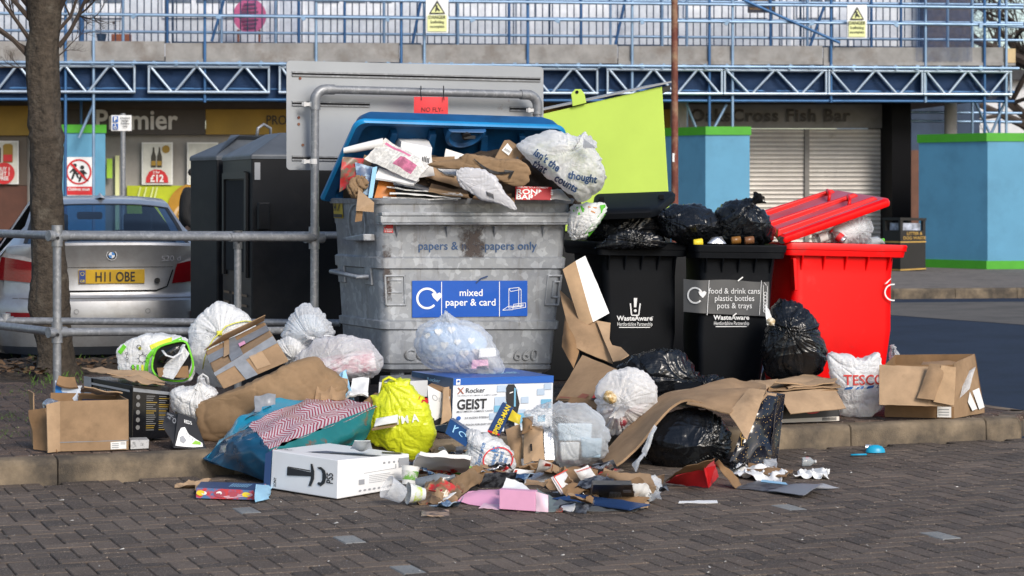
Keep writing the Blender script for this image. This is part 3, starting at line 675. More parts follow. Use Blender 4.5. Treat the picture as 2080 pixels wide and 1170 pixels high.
mb.loft([[c+V((math.cos(a)*.31, 0, math.sin(a)*.32)) for a in [2*math.pi*i/40 for i in range(40)]], [c2+V((math.cos(a)*.31, 0, math.sin(a)*.32)) for a in [2*math.pi*i/40 for i in range(40)]]], 0, True, True, True); mb.build('table_top', M('pink_plastic', (.62, .13, .28), .5), t)
mb = MB(); f = bfn(0, 0, 1.97)
for k in range(7):
    y = -8-8*k; hw = 20-abs(k-3)*2.5; mb.shape([(507-hw, y-2.4), (507+hw, y-2.4), (507+hw, y+1.6), (507-hw, y+1.6)], f)
mb.build('slat_print', flat('dark_pink', (.16, .05, .10)), t)
for x in (484, 527): mb = MB(); mb.tube([B(x, 60, 2.03), B(x, 90, 2.03)], .024, 0, 8); mb.build('leg', M('leg_brown', (.25, .09, .05), .6), t)
t = T('planter_box', 'orange brown planter box behind the balcony bars', 'planter', B(245, 85, 2.1)); mb = MB(); bbox(mb, 226, 69, 266, 90, 2.1, .25); mb.build('box', M('terracotta', (.36, .12, .05), .8), t, bevel=.01)
mb = MB(); mb.tube([B(243, 70, 2.2), B(244, 30, 2.2), B(248, -5, 2.2)], .008); mb.tube([B(233, 70, 2.2), B(231, 48, 2.2)], .006); mb.box(B(231, 46, 2.2), (.05, .03, .05)); mb.build('stem', m_brickdark, t)
t = T('flower_pot', 'small dark blue pot beside the orange planter', 'pot', B(206, 85, 2.1)); mb = MB(); p = B(206, 85, 2.15); mb.loft([[p+V((math.cos(a)*r, math.sin(a)*r, z)) for a in [2*math.pi*i/16 for i in range(16)]] for r, z in ((.07, 0), (.10, .14), (.11, .15), (.09, .15), (.08, .05))], 0, True, True, True); mb.build('pot', M('pot_blue', (.03, .06, .10), .4), t)
# hoardings round the scaffold feet
m_ply = M('hoarding_blue', (.095, .29, .45), .55, var=.08, vs=1.5, dirt=((.075, .23, .36), 2, .5, .8)); m_ply2 = m_ply; m_hg = M('hoarding_green', (.06, .34, .02), .5, var=.08)
def hoard(x0, xm, x1, ytop, ybase, label, dm=0, gh=17, base=True):
    p = G(xm, ybase, PZ); c = V((p.x, p.y, PZ)); top = H-(ytop-HY)*p.y/F
    r = P(x1, ybase, p.y+.129*(x1-xm)*p.y/F); l = P(x0, ybase, p.y+1.2)
    pts = [V((q.x, q.y, PZ)) for q in (l, c, r)]; pts += [pts[2]+(pts[0]-pts[1])]
    t = T('hoarding', label, 'hoarding', c)
    mb = MB(); mb.prism([q+V((0, 0, .01)) for q in pts], (0, 0, top-PZ-.02)); mb.build('plywood_panel', m_ply, t, bevel=.004)
    cx = sum(pts, V((0, 0, 0)))/4; bandp = [q+(q-cx).normalized()*.03 for q in pts]; bh = gh*p.y/F
    mb = MB(); mb.prism([V((q.x, q.y, top-bh)) for q in bandp], (0, 0, bh)); mb.build('top_trim', m_hg, t)
    if base: mb = MB(); mb.prism([V((q.x, q.y, PZ+.002)) for q in bandp], (0, 0, bh)); mb.build('base_trim', m_hg, t)
    return t, p.y
hoard(1866, 2006, 2300, 270, 547, 'wide sky blue hoarding box with green trim beside the litter bin')
hoard(1330, 1433, 1523, 257, 545, 'sky blue hoarding box behind the rusty pole and shutters')
hl, hy = hoard(96, 112, 214, 253, 545, 'sky blue hoarding box behind the tree and silver car')
t = T('prohibition_sign', 'white sign with red ring over two running children on blue hoarding', 'sign', P(160, 395, hy)); hz = hy-.02
f0 = lambda o: (lambda x, y: P(x, -y, hz-o+.129*(x-112)*hz/F))
mb = MB(); pts = [f0(.03)(x, y) for x, y in ((131, -398), (189, -398), (189, -319), (131, -319))]; mb.prism(pts, (0, .02, 0)); mb.build('board', flat('sign_white', (.75, .77, .78)), t)
mb = MB(); f = f0(.04); g = f0(.05)
mb.ring(f, 160, -349, 22.5, 26, 0)
for x, y in ((152, -336), (167, -340)):
    mb.disc(f, x, y, 4.2, 1, 14); mb.shape([(x-5, y-6), (x+4, y-5), (x+5, y-17), (x-3, y-17)], f, 1); mb.shape([(x-4, y-16), (x+1, y-16), (x-3, y-27), (x-7, y-30), (x-8, y-28)], f, 1); mb.shape([(x+1, y-16), (x+5, y-16), (x+8, y-24), (x+13, y-27), (x+12, y-29), (x+5, y-25)], f, 1)
    mb.shape([(x-5, y-7), (x-11, y-14), (x-9, y-16), (x-3, y-10)], f, 1); mb.shape([(x+3, y-6), (x+10, y-12), (x+8, y-14), (x+2, y-10)], f, 1)
mb.shape([(143, -334.5), (146, -331.5), (177, -363.5), (174, -366.5)], g, 0); mb.shape([(133, -396), (187, -396), (187, -379), (133, -379)], f, 0)
mb.text('Children must', g, 160, -387, 8.3, 2, 'C', .02, .92); mb.build('print', [m_red, m_black, m_white], t)
# disabled bay sign
t = T('parking_sign', 'small white disabled badge holders parking sign on a grey post', 'sign', G(249, 583, .0)); Yp = 34.
mb = MB(); p = P(249, 262, Yp); mb.tube([V((p.x, p.y+.04, 0)), p+V((0, .04, .24))], .038, 0, 12); mb.build('post', m_tube, t, True, split=50)
mb = MB(); q = [P(x, y, Yp) for x, y in ((226, 266), (267, 266), (267, 234), (226, 234))]; mb.prism(q, (0, .02, 0)); mb.build('plate', m_white, t, bevel=.004)
mb = MB(); f = lambda x, y: P(x, -y, Yp-.02); g = lambda x, y: P(x, -y, Yp-.035)
mb.shape([(229, -248), (240, -248), (240, -236), (229, -236)], f, 0); mb.shape([(229, -263), (240, -263), (240, -251), (229, -251)], f, 0); mb.text('P', g, 234.5, -246, 12, 1, 'C', .03)
mb.ring(g, 234, -259, 2.2, 3.2, 1, 16); mb.disc(g, 234, -253, 1.3, 1, 8); mb.shape([(233.3, -258), (234.6, -258), (235, -254.5), (233.5, -254.5)], g, 1); mb.shape([(234, -257), (237, -261), (238, -260.4), (235.5, -256.5)], g, 1)
for k, tx in enumerate(('Disabled', 'badge', 'holders', 'only')): mb.text(tx, g, 254, -241.5-5.6*k, 6, 2, 'C', .015, .95)
mb.build('print', [flat('parking_blue', (.03, .12, .40)), m_white, m_black], t)
# litter bin
lp = G(1838, 551, PZ); t = T('litter_bin', 'black litter and dog waste bin with gold bands beside the blue hoarding', 'litter bin', lp)
hx = hexp([(1829, 552, lp.y), (1880, 549, lp.y+.15), (1880, 443, lp.y+.15), (1829, 442, lp.y)], (-.24, .36, 0)); hf = hexfn(hx)
def hb(mb, u0, u1, v0, v1, w0, w1, m=0): mb.hexa([hf(a, b, c) for a, b, c in ((u0, v0, w0), (u1, v0, w0), (u1, v0, w1), (u0, v0, w1), (u0, v1, w0), (u1, v1, w0), (u1, v1, w1), (u0, v1, w1))], m)
mb = MB(); hb(mb, 0, 1, 0, 1, 0, .76); hb(mb, -.02, 1.02, -.02, 1.02, .95, 1)
for u in (0, .9): 
    for v in (0, .88): hb(mb, u, u+.1, v, v+.12, .76, .95)
mb.build('body', M('bin_black', (.010, .010, .011), .4), t)
mb = MB(); hb(mb, .14, .86, .1, .8, .765, .90); mb.build('bagged_waste', M('waste_mix', (.3, .33, .4), .5, var=.9, vs=9), t)
m_gold = M('bin_gold', (.45, .28, .07), .4)
for w0 in (.535, .02): mb = MB(); hb(mb, -.01, 1.01, -.02, 1.01, w0, w0+.025); mb.build('gold_band', m_gold, t)
mb = MB(); f = qfn(hx[0], hx[1], hx[2], hx[3], .012)
a = (hx[1]-hx[0]).length; b = (hx[3]-hx[0]).length; pf = lambda x, y: f(x/a, y/b)
mb.text('LITTER &', pf, a*.55, b*.68, .075, 0, 'C', .015); mb.text('DOG WASTE', pf, a*.55, b*.595, .075, 0, 'C', .015); mb.build('lettering', m_gold, t)
# rusty pole
m_rust = M('rusty_paint', (.16, .045, .03), .7, var=.3, vs=6, dirt=((.30, .20, .12), 3.0, .48, .62)); p = P(1369, 0, 26)
t = T('lamp_post', 'thin rusty red brown pole rising behind the lime green bank', 'pole', (p.x, p.y, 0)); mb = MB(); mb.tube([V((p.x+.02, p.y, -.02)), V((p.x+.01, p.y, 1.2)), V((p.x, p.y, 7))], [.05, .042, .034], 0, 16); mb.build('pole', m_rust, t, True, split=50)
mb = MB(); c = P(1368.5, 320, 25.96); mb.prism([c+V((-.015, 0, -.05)), c+V((.02, 0, -.05)), c+V((.02, 0, .05)), c+V((-.015, 0, .05))], (0, .01, 0)); mb.build('sticker', m_white, t)
# far trees, white building and woodland at the right
m_bark = M('bark', (.058, .046, .035), .95, var=.45, vs=22, bump=1, bs=35, dirt=((.11, .095, .075), 6, .55, .7), bd=.02); m_twig = M('twig_bark', (.055, .042, .035), .9)
def branch(mb, p, d, L, r, lev, seed, spread=.55, n=3):
    rnd = random.Random(seed); pts = [p]; q = p; dd = d.normalized()
    for i in range(4):
        dd = (dd+V((rnd.gauss(0, .12), rnd.gauss(0, .12), rnd.gauss(.04, .1)))).normalized(); q = q+dd*L/4; pts.append(q)
    mb.tube(pts, [r, r*.85, r*.7, r*.55, r*.4], 0, 6 if lev else 4, False)
    if lev > 0:
        for k in range(n):
            i = rnd.randint(1, 4); b = pts[i]; nd = (dd+V((rnd.gauss(0, spread), rnd.gauss(0, spread), rnd.gauss(.1, spread)))).normalized()
            branch(mb, b, nd, L*rnd.uniform(.5, .75), r*(.45 if lev > 1 else .4), lev-1, rnd.random(), spread, n)
def baretree(x, Y, h, label, seed, r=.28):
    p = P(x, 392, Y); p = V((p.x, p.y, 0)); t = T('bare_tree', label, 'tree', p); mb = MB(); mb.tube([p, p+V((.1, 0, h*.25)), p+V((0, 0, h*.5))], [r, r*.8, r*.55], 0, 10); mb.build('trunk', m_bark, t, True)
    mb = MB(); rnd = random.Random(seed)
    for k in range(9): branch(mb, p+V((0, 0, h*rnd.uniform(.28, .5))), V((rnd.gauss(0, 1), rnd.gauss(0, 1), rnd.uniform(.3, 1.1))), h*.42, r*.42, 3, rnd.random(), .6, 4)
    mb.build('crown', m_twig, t)
baretree(2110, 62, 10, 'large leafless tree beyond the right end of the scaffold', 3, .35); baretree(1975, 75, 11, 'leafless tree behind the brick end of the building', 11); baretree(2210, 80, 12, 'leafless tree furthest right beyond the white building', 23)
mb = MB(); p0, p1 = P(1800, 210, 66), P(2500, 210, 70); 
t = T('white_building', 'low white flat roofed building far behind the scaffold end', 'building', (p0.x, p0.y, 0)); mb.hexa([V((p0.x, 66, 2.9)), V((p1.x, 70, 2.9)), V((p1.x, 70, 4.9)), V((p0.x, 66, 4.9)), V((p0.x, 76, 2.9)), V((p1.x, 80, 2.9)), V((p1.x, 80, 4.9)), V((p0.x, 76, 4.9))]); mb.build('wall', flat('white_render', (.75, .76, .78)), t)
mb = MB(); mb.hexa([V((p0.x-.2, 65.8, 0)), V((p1.x, 69.8, 0)), V((p1.x, 69.8, 2.9)), V((p0.x-.2, 65.8, 2.9)), V((p0.x-.2, 75, 0)), V((p1.x, 79, 0)), V((p1.x, 79, 2.9)), V((p0.x-.2, 75, 2.9))]); mb.build('base', M('dark_base', (.03, .03, .035), .7, var=.5, vs=1), t)
mb = MB(); mb.hexa([V((p0.x-.4, 65.5, 4.9)), V((p1.x, 69.5, 4.9)), V((p1.x, 69.5, 5.2)), V((p0.x-.4, 65.5, 5.2)), V((p0.x-.4, 77, 4.9)), V((p1.x, 81, 4.9)), V((p1.x, 81, 5.2)), V((p0.x-.4, 77, 5.2))]); mb.build('roof', M('dark_roof', (.05, .05, .055), .7), t)
# tree by the car
Yt = 16.3; bp = P(113, 740, Yt); t = T('bare_tree', 'leafless street tree with a swollen scarred trunk in front of the silver car', 'tree', (bp.x, bp.y, PZ+.05))
prof = [(775, 68, 168), (752, 72, 160), (737, 78, 153), (700, 76, 146), (655, 68, 141), (628, 60, 141), (600, 60, 140), (565, 66, 136), (530, 66, 131), (480, 65, 128), (420, 63, 127), (360, 64, 125), (300, 62, 127), (278, 60, 129), (255, 59, 123), (200, 58, 119), (150, 54, 119), (105, 55, 118), (60, 60, 120), (0, 56, 125), (-60, 52, 128), (-140, 58, 120)]
rings = []; S = 44
for y, xl, xr in prof:
    a, b = P(xl, y, Yt), P(xr, y, Yt); c = (a+b)/2; r = (b.x-a.x)/2
    rings.append([c+V((math.cos(q), math.sin(q)*.95, 0))*r*(1+.09*nz((math.cos(q)*2.2, math.sin(q)*2.2, y*.012))+.07*nz((math.cos(q)*7, math.sin(q)*7, y*.02))) for q in [2*math.pi*i/S for i in range(S)]])
fine = []
for i in range(len(rings)-1):
    for k in range(5): fine.append([lerp(rings[i][j], rings[i+1][j], k/5)+V((math.cos(2*math.pi*j/S), math.sin(2*math.pi*j/S), 0))*.012*(nz((j*.9, (i*5+k)*.35, 3))+.6*rid((j*.45, (i*5+k)*.12, 7))) for j in range(S)])
fine.append(rings[-1]); mb = MB(); mb.loft(fine, 0, True, False, True); mb.build('trunk', m_bark, t, True)
mb = MB()
for k, (x, y, dx, dy, L, r) in enumerate([(62, 118, -1, .9, .75, .022), (60, 80, -1, 1.2, .6, .018), (57, 100, -1.3, .45, .6, .014), (62, 40, -1, 1, .6, .02), (119, 95, .7, 1.3, .55, .018), (120, 60, .9, 1.1, .5, .016), (121, 20, .8, .9, .6, .02), (60, 10, -.9, .8, .8, .03), (115, -100, .9, 1, 1.5, .06), (65, -100, -.9, 1.1, 1.5, .06), (90, -120, .1, 1.5, 1.6, .07), (117, 115, .5, .4, .25, .006), (60, 140, -.8, .2, .22, .006)]):
    branch(mb, P(x, y, Yt), V((dx, (k % 3-1)*.4, dy)), L, r, 3, 100+k, .5, 6)
mb.build('branch', m_twig, t)
# ================================================================== CAR
m_paint = NT('silver_car_paint'); _t = m_paint
_c = _t.mix(_t.ramp(_t.noise(3, 7, .7), .45, .75), (.37, .375, .39), (.25, .24, .23)); _t.l(_c, _t.b.inputs['Base Color']); _t.b.inputs['Metallic'].default_value = .6
_t.l(_t.ramp(_t.noise(4, 6), .3, .7, (.28,)*3+(1,), (.42,)*3+(1,)), _t.b.inputs['Roughness']); _t.b.inputs['Coat Weight'].default_value = .5; _t.b.inputs['Coat Roughness'].default_value = .08; m_paint = _t.m
def glassmat(name, tint, fac):
    t = NT(name); g = t.n('ShaderNodeBsdfGlossy'); g.inputs['Roughness'].default_value = .03; tp = t.n('ShaderNodeBsdfTransparent'); tp.inputs[0].default_value = (*tint, 1)
    lw = t.n('ShaderNodeLayerWeight'); lw.inputs[0].default_value = .5; z = t.n('ShaderNodeMixShader'); t.l(t.math('MULTIPLY_ADD', t.math('POWER', lw.outputs['Facing'], 4.0), .6, fac), z.inputs[0]); t.l(tp.outputs[0], z.inputs[1]); t.l(g.outputs[0], z.inputs[2]); t.l(z.outputs[0], t.o.inputs[0]); return t.m
m_carglass = glassmat('car_glass', (.32, .45, .60), .10)
ST = [(.12,.20,.78,.3,0), (.03,.27,.86,.3,0), (0,.40,.90,.32,0), (0,.55,.91,.32,.0), (.015,.63,.91,.32,.0), (.06,.665,.90,.30,.0), (.075,.70,.89,.28,.0), (.08,.885,.875,.27,.01), (.07,1.0,.85,.26,.02), (.04,1.075,.82,.25,.03), (.05,1.095,.81,.24,.035), (.12,1.10,.80,.2,.035), (.40,1.10,.77,.1,.04), (.66,1.095,.71,.0,.03),
      (.98,1.25,.65,.0,.035), (1.38,1.395,.59,.02,.04), (1.50,1.43,.575,0,.035), (1.75,1.455,.57,0,.035), (2.1,1.468,.57,0,.03), (2.6,1.45,.57,0,.035), (2.95,1.39,.58,.0,.03), (3.55,1.04,.68,.1,.03), (3.65,1.01,.72,.12,.04), (4.3,.93,.74,-.1,.05), (4.7,.78,.76,-.3,.05), (4.84,.55,.80,-.35,0), (4.82,.25,.80,-.3,0)]
TC = [-1, -.93, -.8, -.6, -.35, 0, .35, .6, .8, .93, 1]
def cpos(s, t):
    i = min(int(s), len(ST)-2); f = s-i; a, b = ST[i], ST[i+1]; y, z, hw, cy, dz = [lerp(a[k], b[k], f) for k in range(5)]
    return V((hw*t, y+cy*abs(t)**4, z-dz*abs(t)**3))
ca = R(14); cf, cr = V((-math.sin(ca), math.cos(ca), 0)), V((math.cos(ca), math.sin(ca), 0)); cO = P(228, 392, 17.6); cO.z = -.02
CW = lambda p: cO+cr*p.x+cf*p.y+V((0, 0, p.z))
car = T('parked_car', 'dirty silver saloon car parked behind the tree, seen from its rear', 'car', cO)
mb = MB(); rows = []
for i, s in enumerate(ST):
    ring = []
    for sg in (-1, 1):
        e = cpos(i, sg); sd_ = []
        bx = lambda x: sg*max(abs(e.x), x) if 4 < i < 24 else sg*max(abs(e.x)*.99, min(x, abs(e.x)+.03))
        for x, z in ((.865, .985), (.90, .90), (.925, .68), (.91, .42), (.88, .22)):
            zz = min(e.z-.002, z) if i < 25 else min(e.z, z); sd_.append(V((bx(x), e.y+(.12 if (i <= 10 and z < .8) else 0)*(0), zz)))
        top = [cpos(i, sg*q) for q in (.93, .8, .6, .35)]
        ring.append((sd_, e, top))
    L, Rr = ring; rows.append([CW(p) for p in list(reversed(L[0]))+[L[1]]+L[2]+[cpos(i, 0)]+list(reversed(Rr[2]))+[Rr[1]]+Rr[0]])
n = len(rows[0])
for r in rows: mb.v += [tuple(p) for p in r]
for i in range(len(rows)-1):
    for j in range(n-1):
        hole = (13 <= i <= 14 and 7 <= j <= n-9) or (i == 20 and 7 <= j <= n-9) or (j in (4, n-6) and i in (14, 15, 16, 17, 18, 19) and i != 17)
        if not hole: mb.f.append((i*n+j, i*n+j+1, (i+1)*n+j+1, (i+1)*n+j)); mb.m.append(0)
mb.build('body', m_paint, car, True, split=38)
def patch(nm, mat_, pts, off=.005, n=14, par=None, quad=None):
    # a sheet following the body: pts = corners (s, t) bl br tr tl
    mb = MB(); rows = []
    for i in range(n+1):
        row = []
        for j in range(n+1):
            a = [lerp(pts[0][k], pts[1][k], j/n) for k in (0, 1)]; b = [lerp(pts[3][k], pts[2][k], j/n) for k in (0, 1)]; s, t = lerp(a[0], b[0], i/n), lerp(a[1], b[1], i/n)
            p = cpos(s, t); d1 = cpos(s+.02, t)-cpos(s-.02 if s > .02 else s, t); d2 = cpos(s, t+.01)-cpos(s, t-.01); nn = d2.cross(d1).normalized(); row.append(CW(p+nn*off))
        rows.append(row)
    mb.grid(rows); return mb.build(nm, mat_, par or car, True)
patch('rear_window', m_carglass, [(13, -.93), (13, .93), (15, .93), (15, -.93)], .001); patch('windscreen', m_carglass, [(20, -.93), (20, .93), (21, .93), (21, -.93)], .001)
for a, b in (((13.02, -.93), (15, -.97)), ((13.02, .93), (15, .97))): patch('window_seal', m_rubber, [(a[0], a[1]*1.02), (a[0], a[1]*.97), (b[0], b[1]*.93), (b[0], b[1]*.985)], .004)
patch('window_seal', m_rubber, [(14.93, -.95), (14.93, .95), (15.03, .95), (15.03, -.95)], .004)
m_tail = NT('tail_light_red'); m_tail.b.inputs['Base Color'].default_value = (.17, .004, .007, 1); m_tail.b.inputs['Roughness'].default_value = .15; m_tail.b.inputs['Coat Weight'].default_value = 1; m_tail.bump(m_tail.noise(60, 2), .3, .004); m_tail = m_tail.m
m_tailc = M('tail_light_clear', (.42, .40, .40), .15, .2, vs=30, bump=.3, bs=90)
for sg in (-1, 1):
    tl = patch('tail_light', m_tail, [(6.35, sg*.54), (6.55, sg*.992), (8.0, sg*.995), (7.35, sg*.60)], .008); patch('lens_top', m_tailc, [(7.35, sg*.60), (8.0, sg*.995), (8.5, sg*.99), (7.85, sg*.75)], .008, par=tl)
    patch('reflector', m_tail, [(2.55, sg*.70), (2.55, sg*.9), (2.95, sg*.9), (2.95, sg*.68)], .006)
patch('boot_seam', m_dark, [(7.1, -.56), (7.1, .56), (7.13, .56), (7.13, -.56)], .003); patch('boot_seam', m_dark, [(6.0, -.40), (6.0, .40), (6.08, .40), (6.08, -.40)], .003)
for sg in (-1, 1): patch('boot_seam', m_dark, [(6.02, sg*.40), (6.08, sg*.40), (6.24, sg*.49), (6.20, sg*.50)], .003); patch('boot_seam', m_dark, [(6.22, sg*.49), (6.22, sg*.502), (6.95, sg*.562), (6.95, sg*.55)], .003)
patch('bumper_crease', M('bumper_grime', (.10, .095, .09), .5), [(4.55, -.85), (4.55, .85), (4.68, .85), (4.68, -.85)], .002)
ft = lambda o: (lambda x, y: CW(V((x, cpos(6.8, x/.88).y-o, y))))
mb = MB(); mb.prism([CW(V(q)) for q in ((-.26, .062, .768), (.26, .062, .768), (.26, .062, .881), (-.26, .062, .881))], cf*.01); npl = mb.build('number_plate', [m_yellow if False else M('plate_yellow', (.46, .28, .01), .4)], car, bevel=.002)
mb = MB(); g = lambda x, y: CW(V((x, .058, y))); h = lambda x, y: CW(V((x, .055, y))); mb.shape([(-.255, .773), (-.205, .773), (-.205, .876), (-.255, .876)], g, 1); mb.text('H11 OBE', h, .025, .787, .107, 0, 'C', .012, .76); mb.text('GB', h, -.23, .780, .03, 2, 'C'); mb.ring(h, -.23, .848, .012, .015, 2, 12); mb.build('lettering', [m_black, flat('plate_blue', (.02, .05, .2)), m_yellow], npl)
mb = MB(); bz = 1.47-(519-392)/256+.02; yb = cpos(8, 0).y
g = lambda x, y: CW(V((x, yb-.006, y))); h = lambda x, y: CW(V((x, yb-.009, y)))
mb.disc(g, 0, bz, .041, 0); mb.ring(h, 0, bz, .037, .041, 1)
for k in range(4): mb.poly([h(0, bz)]+[h(.025*math.cos(R(90*k+10*i)), bz+.025*math.sin(R(90*k+10*i))) for i in range(10)], 2 if k % 2 == 0 else 1)
mb.build('badge', [m_black, flat('chrome', (.6, .62, .65), .2), flat('badge_blue', (.05, .2, .5))], car)
mb = MB(); g = lambda x, y: CW(V((x, cpos(7.6, x/.86).y-.012, y))); mb.text('520 d', g, .55, .945, .062, 0, 'R', .005, 1.15); mb.build('model_lettering', flat('chrome_dark', (.3, .3, .32), .3), car)
mb = MB(); q = CW(V((.36, .075, .79))); mb.tube([q, q-cf*.02], .022, 0, 14); mb.build('boot_lock', m_black, car)
mb = MB()
for x in (-.28, .28): mb.ring(lambda a, b: CW(V((a, -.004, b))), x, .55, .016, .020, 0, 18)
mb.build('parking_sensor', M('sensor_ring', (.2, .2, .2), .5), car)
mb = MB(); q = cpos(16.4, 0); a, b = CW(q+V((-.05, 0, -.002))), CW(q+V((.05, 0, -.002))); c = CW(q+V((0, -.12, .012))); d = CW(q+V((0, .1, -.0))); tp = CW(q+V((0, .0, .055)))
for tri in ((a, tp, c), (tp, b, c), (d, tp, a), (b, tp, d)): mb.poly(tri)
mb.build('aerial_fin', m_paint, car)
mb = MB()
for x in (-.37, .37):
    mb.box(CW(V((x, 2.15, .85))), (.46, .14, .62)); mb.box(CW(V((x, 2.18, 1.22))), (.25, .09, .17)); mb.box(CW(V((x*1.25, .98, 1.06))), (.3, .1, .13))
mb.box(CW(V((0, 1.05, .75))), (1.3, .2, .5)); mb.box(CW(V((0, .85, .95))), (1.35, .5, .04)); mb.box(CW(V((0, 3.15, 1.28))), (.24, .04, .07)); mb.build('seat', M('seat_fabric', (.02, .025, .035), .8), car, bevel=.03)
mb = MB(); q = [CW(V(p)) for p in ((-.84, .3, .3), (.84, .3, .3), (.84, .3, .9), (-.84, .3, .9), (-.84, 4.5, .3), (.84, 4.5, .3), (.84, 4.5, .9), (-.84, 4.5, .9))]; mb.hexa(q); mb.build('cabin_floor', m_dark, car)
for y in (1.0, 3.88):
    for sg in (-1, 1):
        mb = MB(); c = CW(V((sg*.80, y, .33))); mb.tube([c-cr*.11, c-cr*.09, c+cr*.09, c+cr*.11], [.29, .32, .32, .29], 0, 32); wh = mb.build('wheel', m_rubber, car, True, split=40)
        mb = MB(); mb.tube([c+cr*sg*.105, c+cr*sg*.115], .21, 0, 24); mb.build('rim', flat('alloy', (.45, .46, .48), .3, metal=.8) if False else m_scaf, wh)

# ================================================================== RECYCLING BANKS, FENCES, SIGN FRAME
m_bank = M('bank_steel_dark', (.008, .0092, .012), .5, .0, spec=.25, var=.35, vs=3, bump=.08, bs=20, dirt=((.026, .025, .024), 2.2, .52, .8)); m_bankroof = M('bank_roof_grey', (.075, .085, .10), .5, var=.3, vs=4)
def bank(label, xa, ya, Ya, xb, Yb, xr, yr, Yr, wfront, hop=True):
    # front corner at (xa, Ya); left face runs back to (xb, Yb); front face runs right by wfront; roof bevels up to a ridge
    c = P(xa, 392, Ya); l = P(xb, 392, Yb); D = V((l.x-c.x, l.y-c.y, 0)); U = V((D.y, -D.x, 0)).normalized()*wfront; zt = H-(ya-HY)*Ya/F; c = V((c.x, c.y, PZ*.2))
    t = T('recycling_bank', label, 'recycling bank', c); Z = V((0, 0, zt-c.z))
    mb = MB(); mb.hexa([c, c+U, c+U+Z, c+Z, c+D, c+D+U, c+D+U+Z, c+D+Z]); mb.build('cabinet', m_bank, t, bevel=.012)
    zr = .16; ins = .27; q0 = [c+Z, c+U+Z, c+D+U+Z, c+D+Z]; cc = sum(q0, V((0, 0, 0)))/4
    q0 = [p+(p-cc)*.012+V((0, 0, .004)) for p in q0]; u, d = U.normalized(), D.normalized()
    q1 = [q0[0]+u*ins+d*ins, q0[1]-u*ins+d*ins, q0[2]-u*ins-d*ins, q0[3]+u*ins-d*ins]; q1 = [p+V((0, 0, zr)) for p in q1]
    mb = MB(); mb.loft([[p-V((0, 0, .03)) for p in q0], q0, q1], 0, True, False, True); mb.build('roof', m_bankroof, t, bevel=.01)
    mb = MB(); e = q1[0]+(q1[2]-q1[0])*.3; mb.tube([e, e+V((.01, 0, .06)), e+u*.06+V((0, 0, .09)), e+u*.12+V((0, 0, .06)), e+u*.12], .012, 0, 8); mb.build('lifting_eye', m_tube, t, True)
    return t, c, D, U, Z
bk1 = bank('black steel recycling bank with a slot, half hidden behind its taller neighbour', 441, 318, 16.4, 386, 16.75, 0, 0, 0, 1.2)
bk2 = bank('large black steel recycling bank nearest the galvanised bin, with an open hatch', 511, 315, 15.35, 452, 16.35, 0, 0, 0, 1.15)
t, c, D, U, Z = bk2
n = V((D.y, -D.x, 0)).normalized()*-1; lf = lambda s, w_, o=.0: c+D*s+Z*w_+n*o
mb = MB(); mb.prism([lf(.16, .52, .012), lf(.16, .90, .012), lf(.82, .90, .012), lf(.82, .52, .012)], -n*.005); mb.build('hatch_opening', m_dark, t)
for a, b, e, g_ in ((.08, .14, .5, .93), (.84, .90, .5, .93), (.14, .84, .905, .935)): mb = MB(); mb.prism([lf(a, e, .025), lf(a, g_, .025), lf(b, g_, .025), lf(b, e, .025)], -n*.02); mb.build('hatch_frame', m_bank, t)
mb = MB(); mb.prism([lf(.45, .30, .014), lf(.45, .42, .014), lf(.58, .42, .014), lf(.58, .30, .014)], -n*.01); mb.build('coin_slot', m_dark, t)
mb = MB(); pf = lambda x, y: lf(1-x, y, .008); rnd = random.Random(5)
for r in range(9):
    for k in range(3):
        w_ = .2; mb.shape([(.08+.3*k, .42-.042*r), (.08+.3*k+w_, .42-.042*r), (.08+.3*k+w_, .43-.042*r), (.08+.3*k, .43-.042*r)], pf)
mb.build('price_list', flat('faded_orange', (.14, .075, .03)), t)
for w_ in (.7,): mb = MB(); u = U.normalized(); a = c+u*.05+Z*w_-V((0, .035, 0)); mb.box(a+V((.04, -.01, .09)), (.085, .05, .19), 0, Matrix.Rotation(math.atan2(U.y, U.x), 3, 'Z')); mb.build('hinge_box', m_bank, t, bevel=.008)
u = U.normalized(); fr = u.cross(V((0, 0, 1)))
mb = MB(); mb.prism([c+u*.45+Z*.12+fr*.006, c+u*1.1+Z*.12+fr*.006, c+u*1.1+Z*.93+fr*.006, c+u*.45+Z*.93+fr*.006], -fr*.003); mb.build('door_panel', M('bank_door', (.005, .006, .008), .55, spec=.2, vs=2), t)
mb = MB(); mb.prism([c+u*.02+Z*.9+fr*.006, c+u*.06+Z*.9+fr*.006, c+u*.06+Z*.97+fr*.006, c+u*.02+Z*.97+fr*.006], -fr*.003); mb.build('plate', m_grey, t)
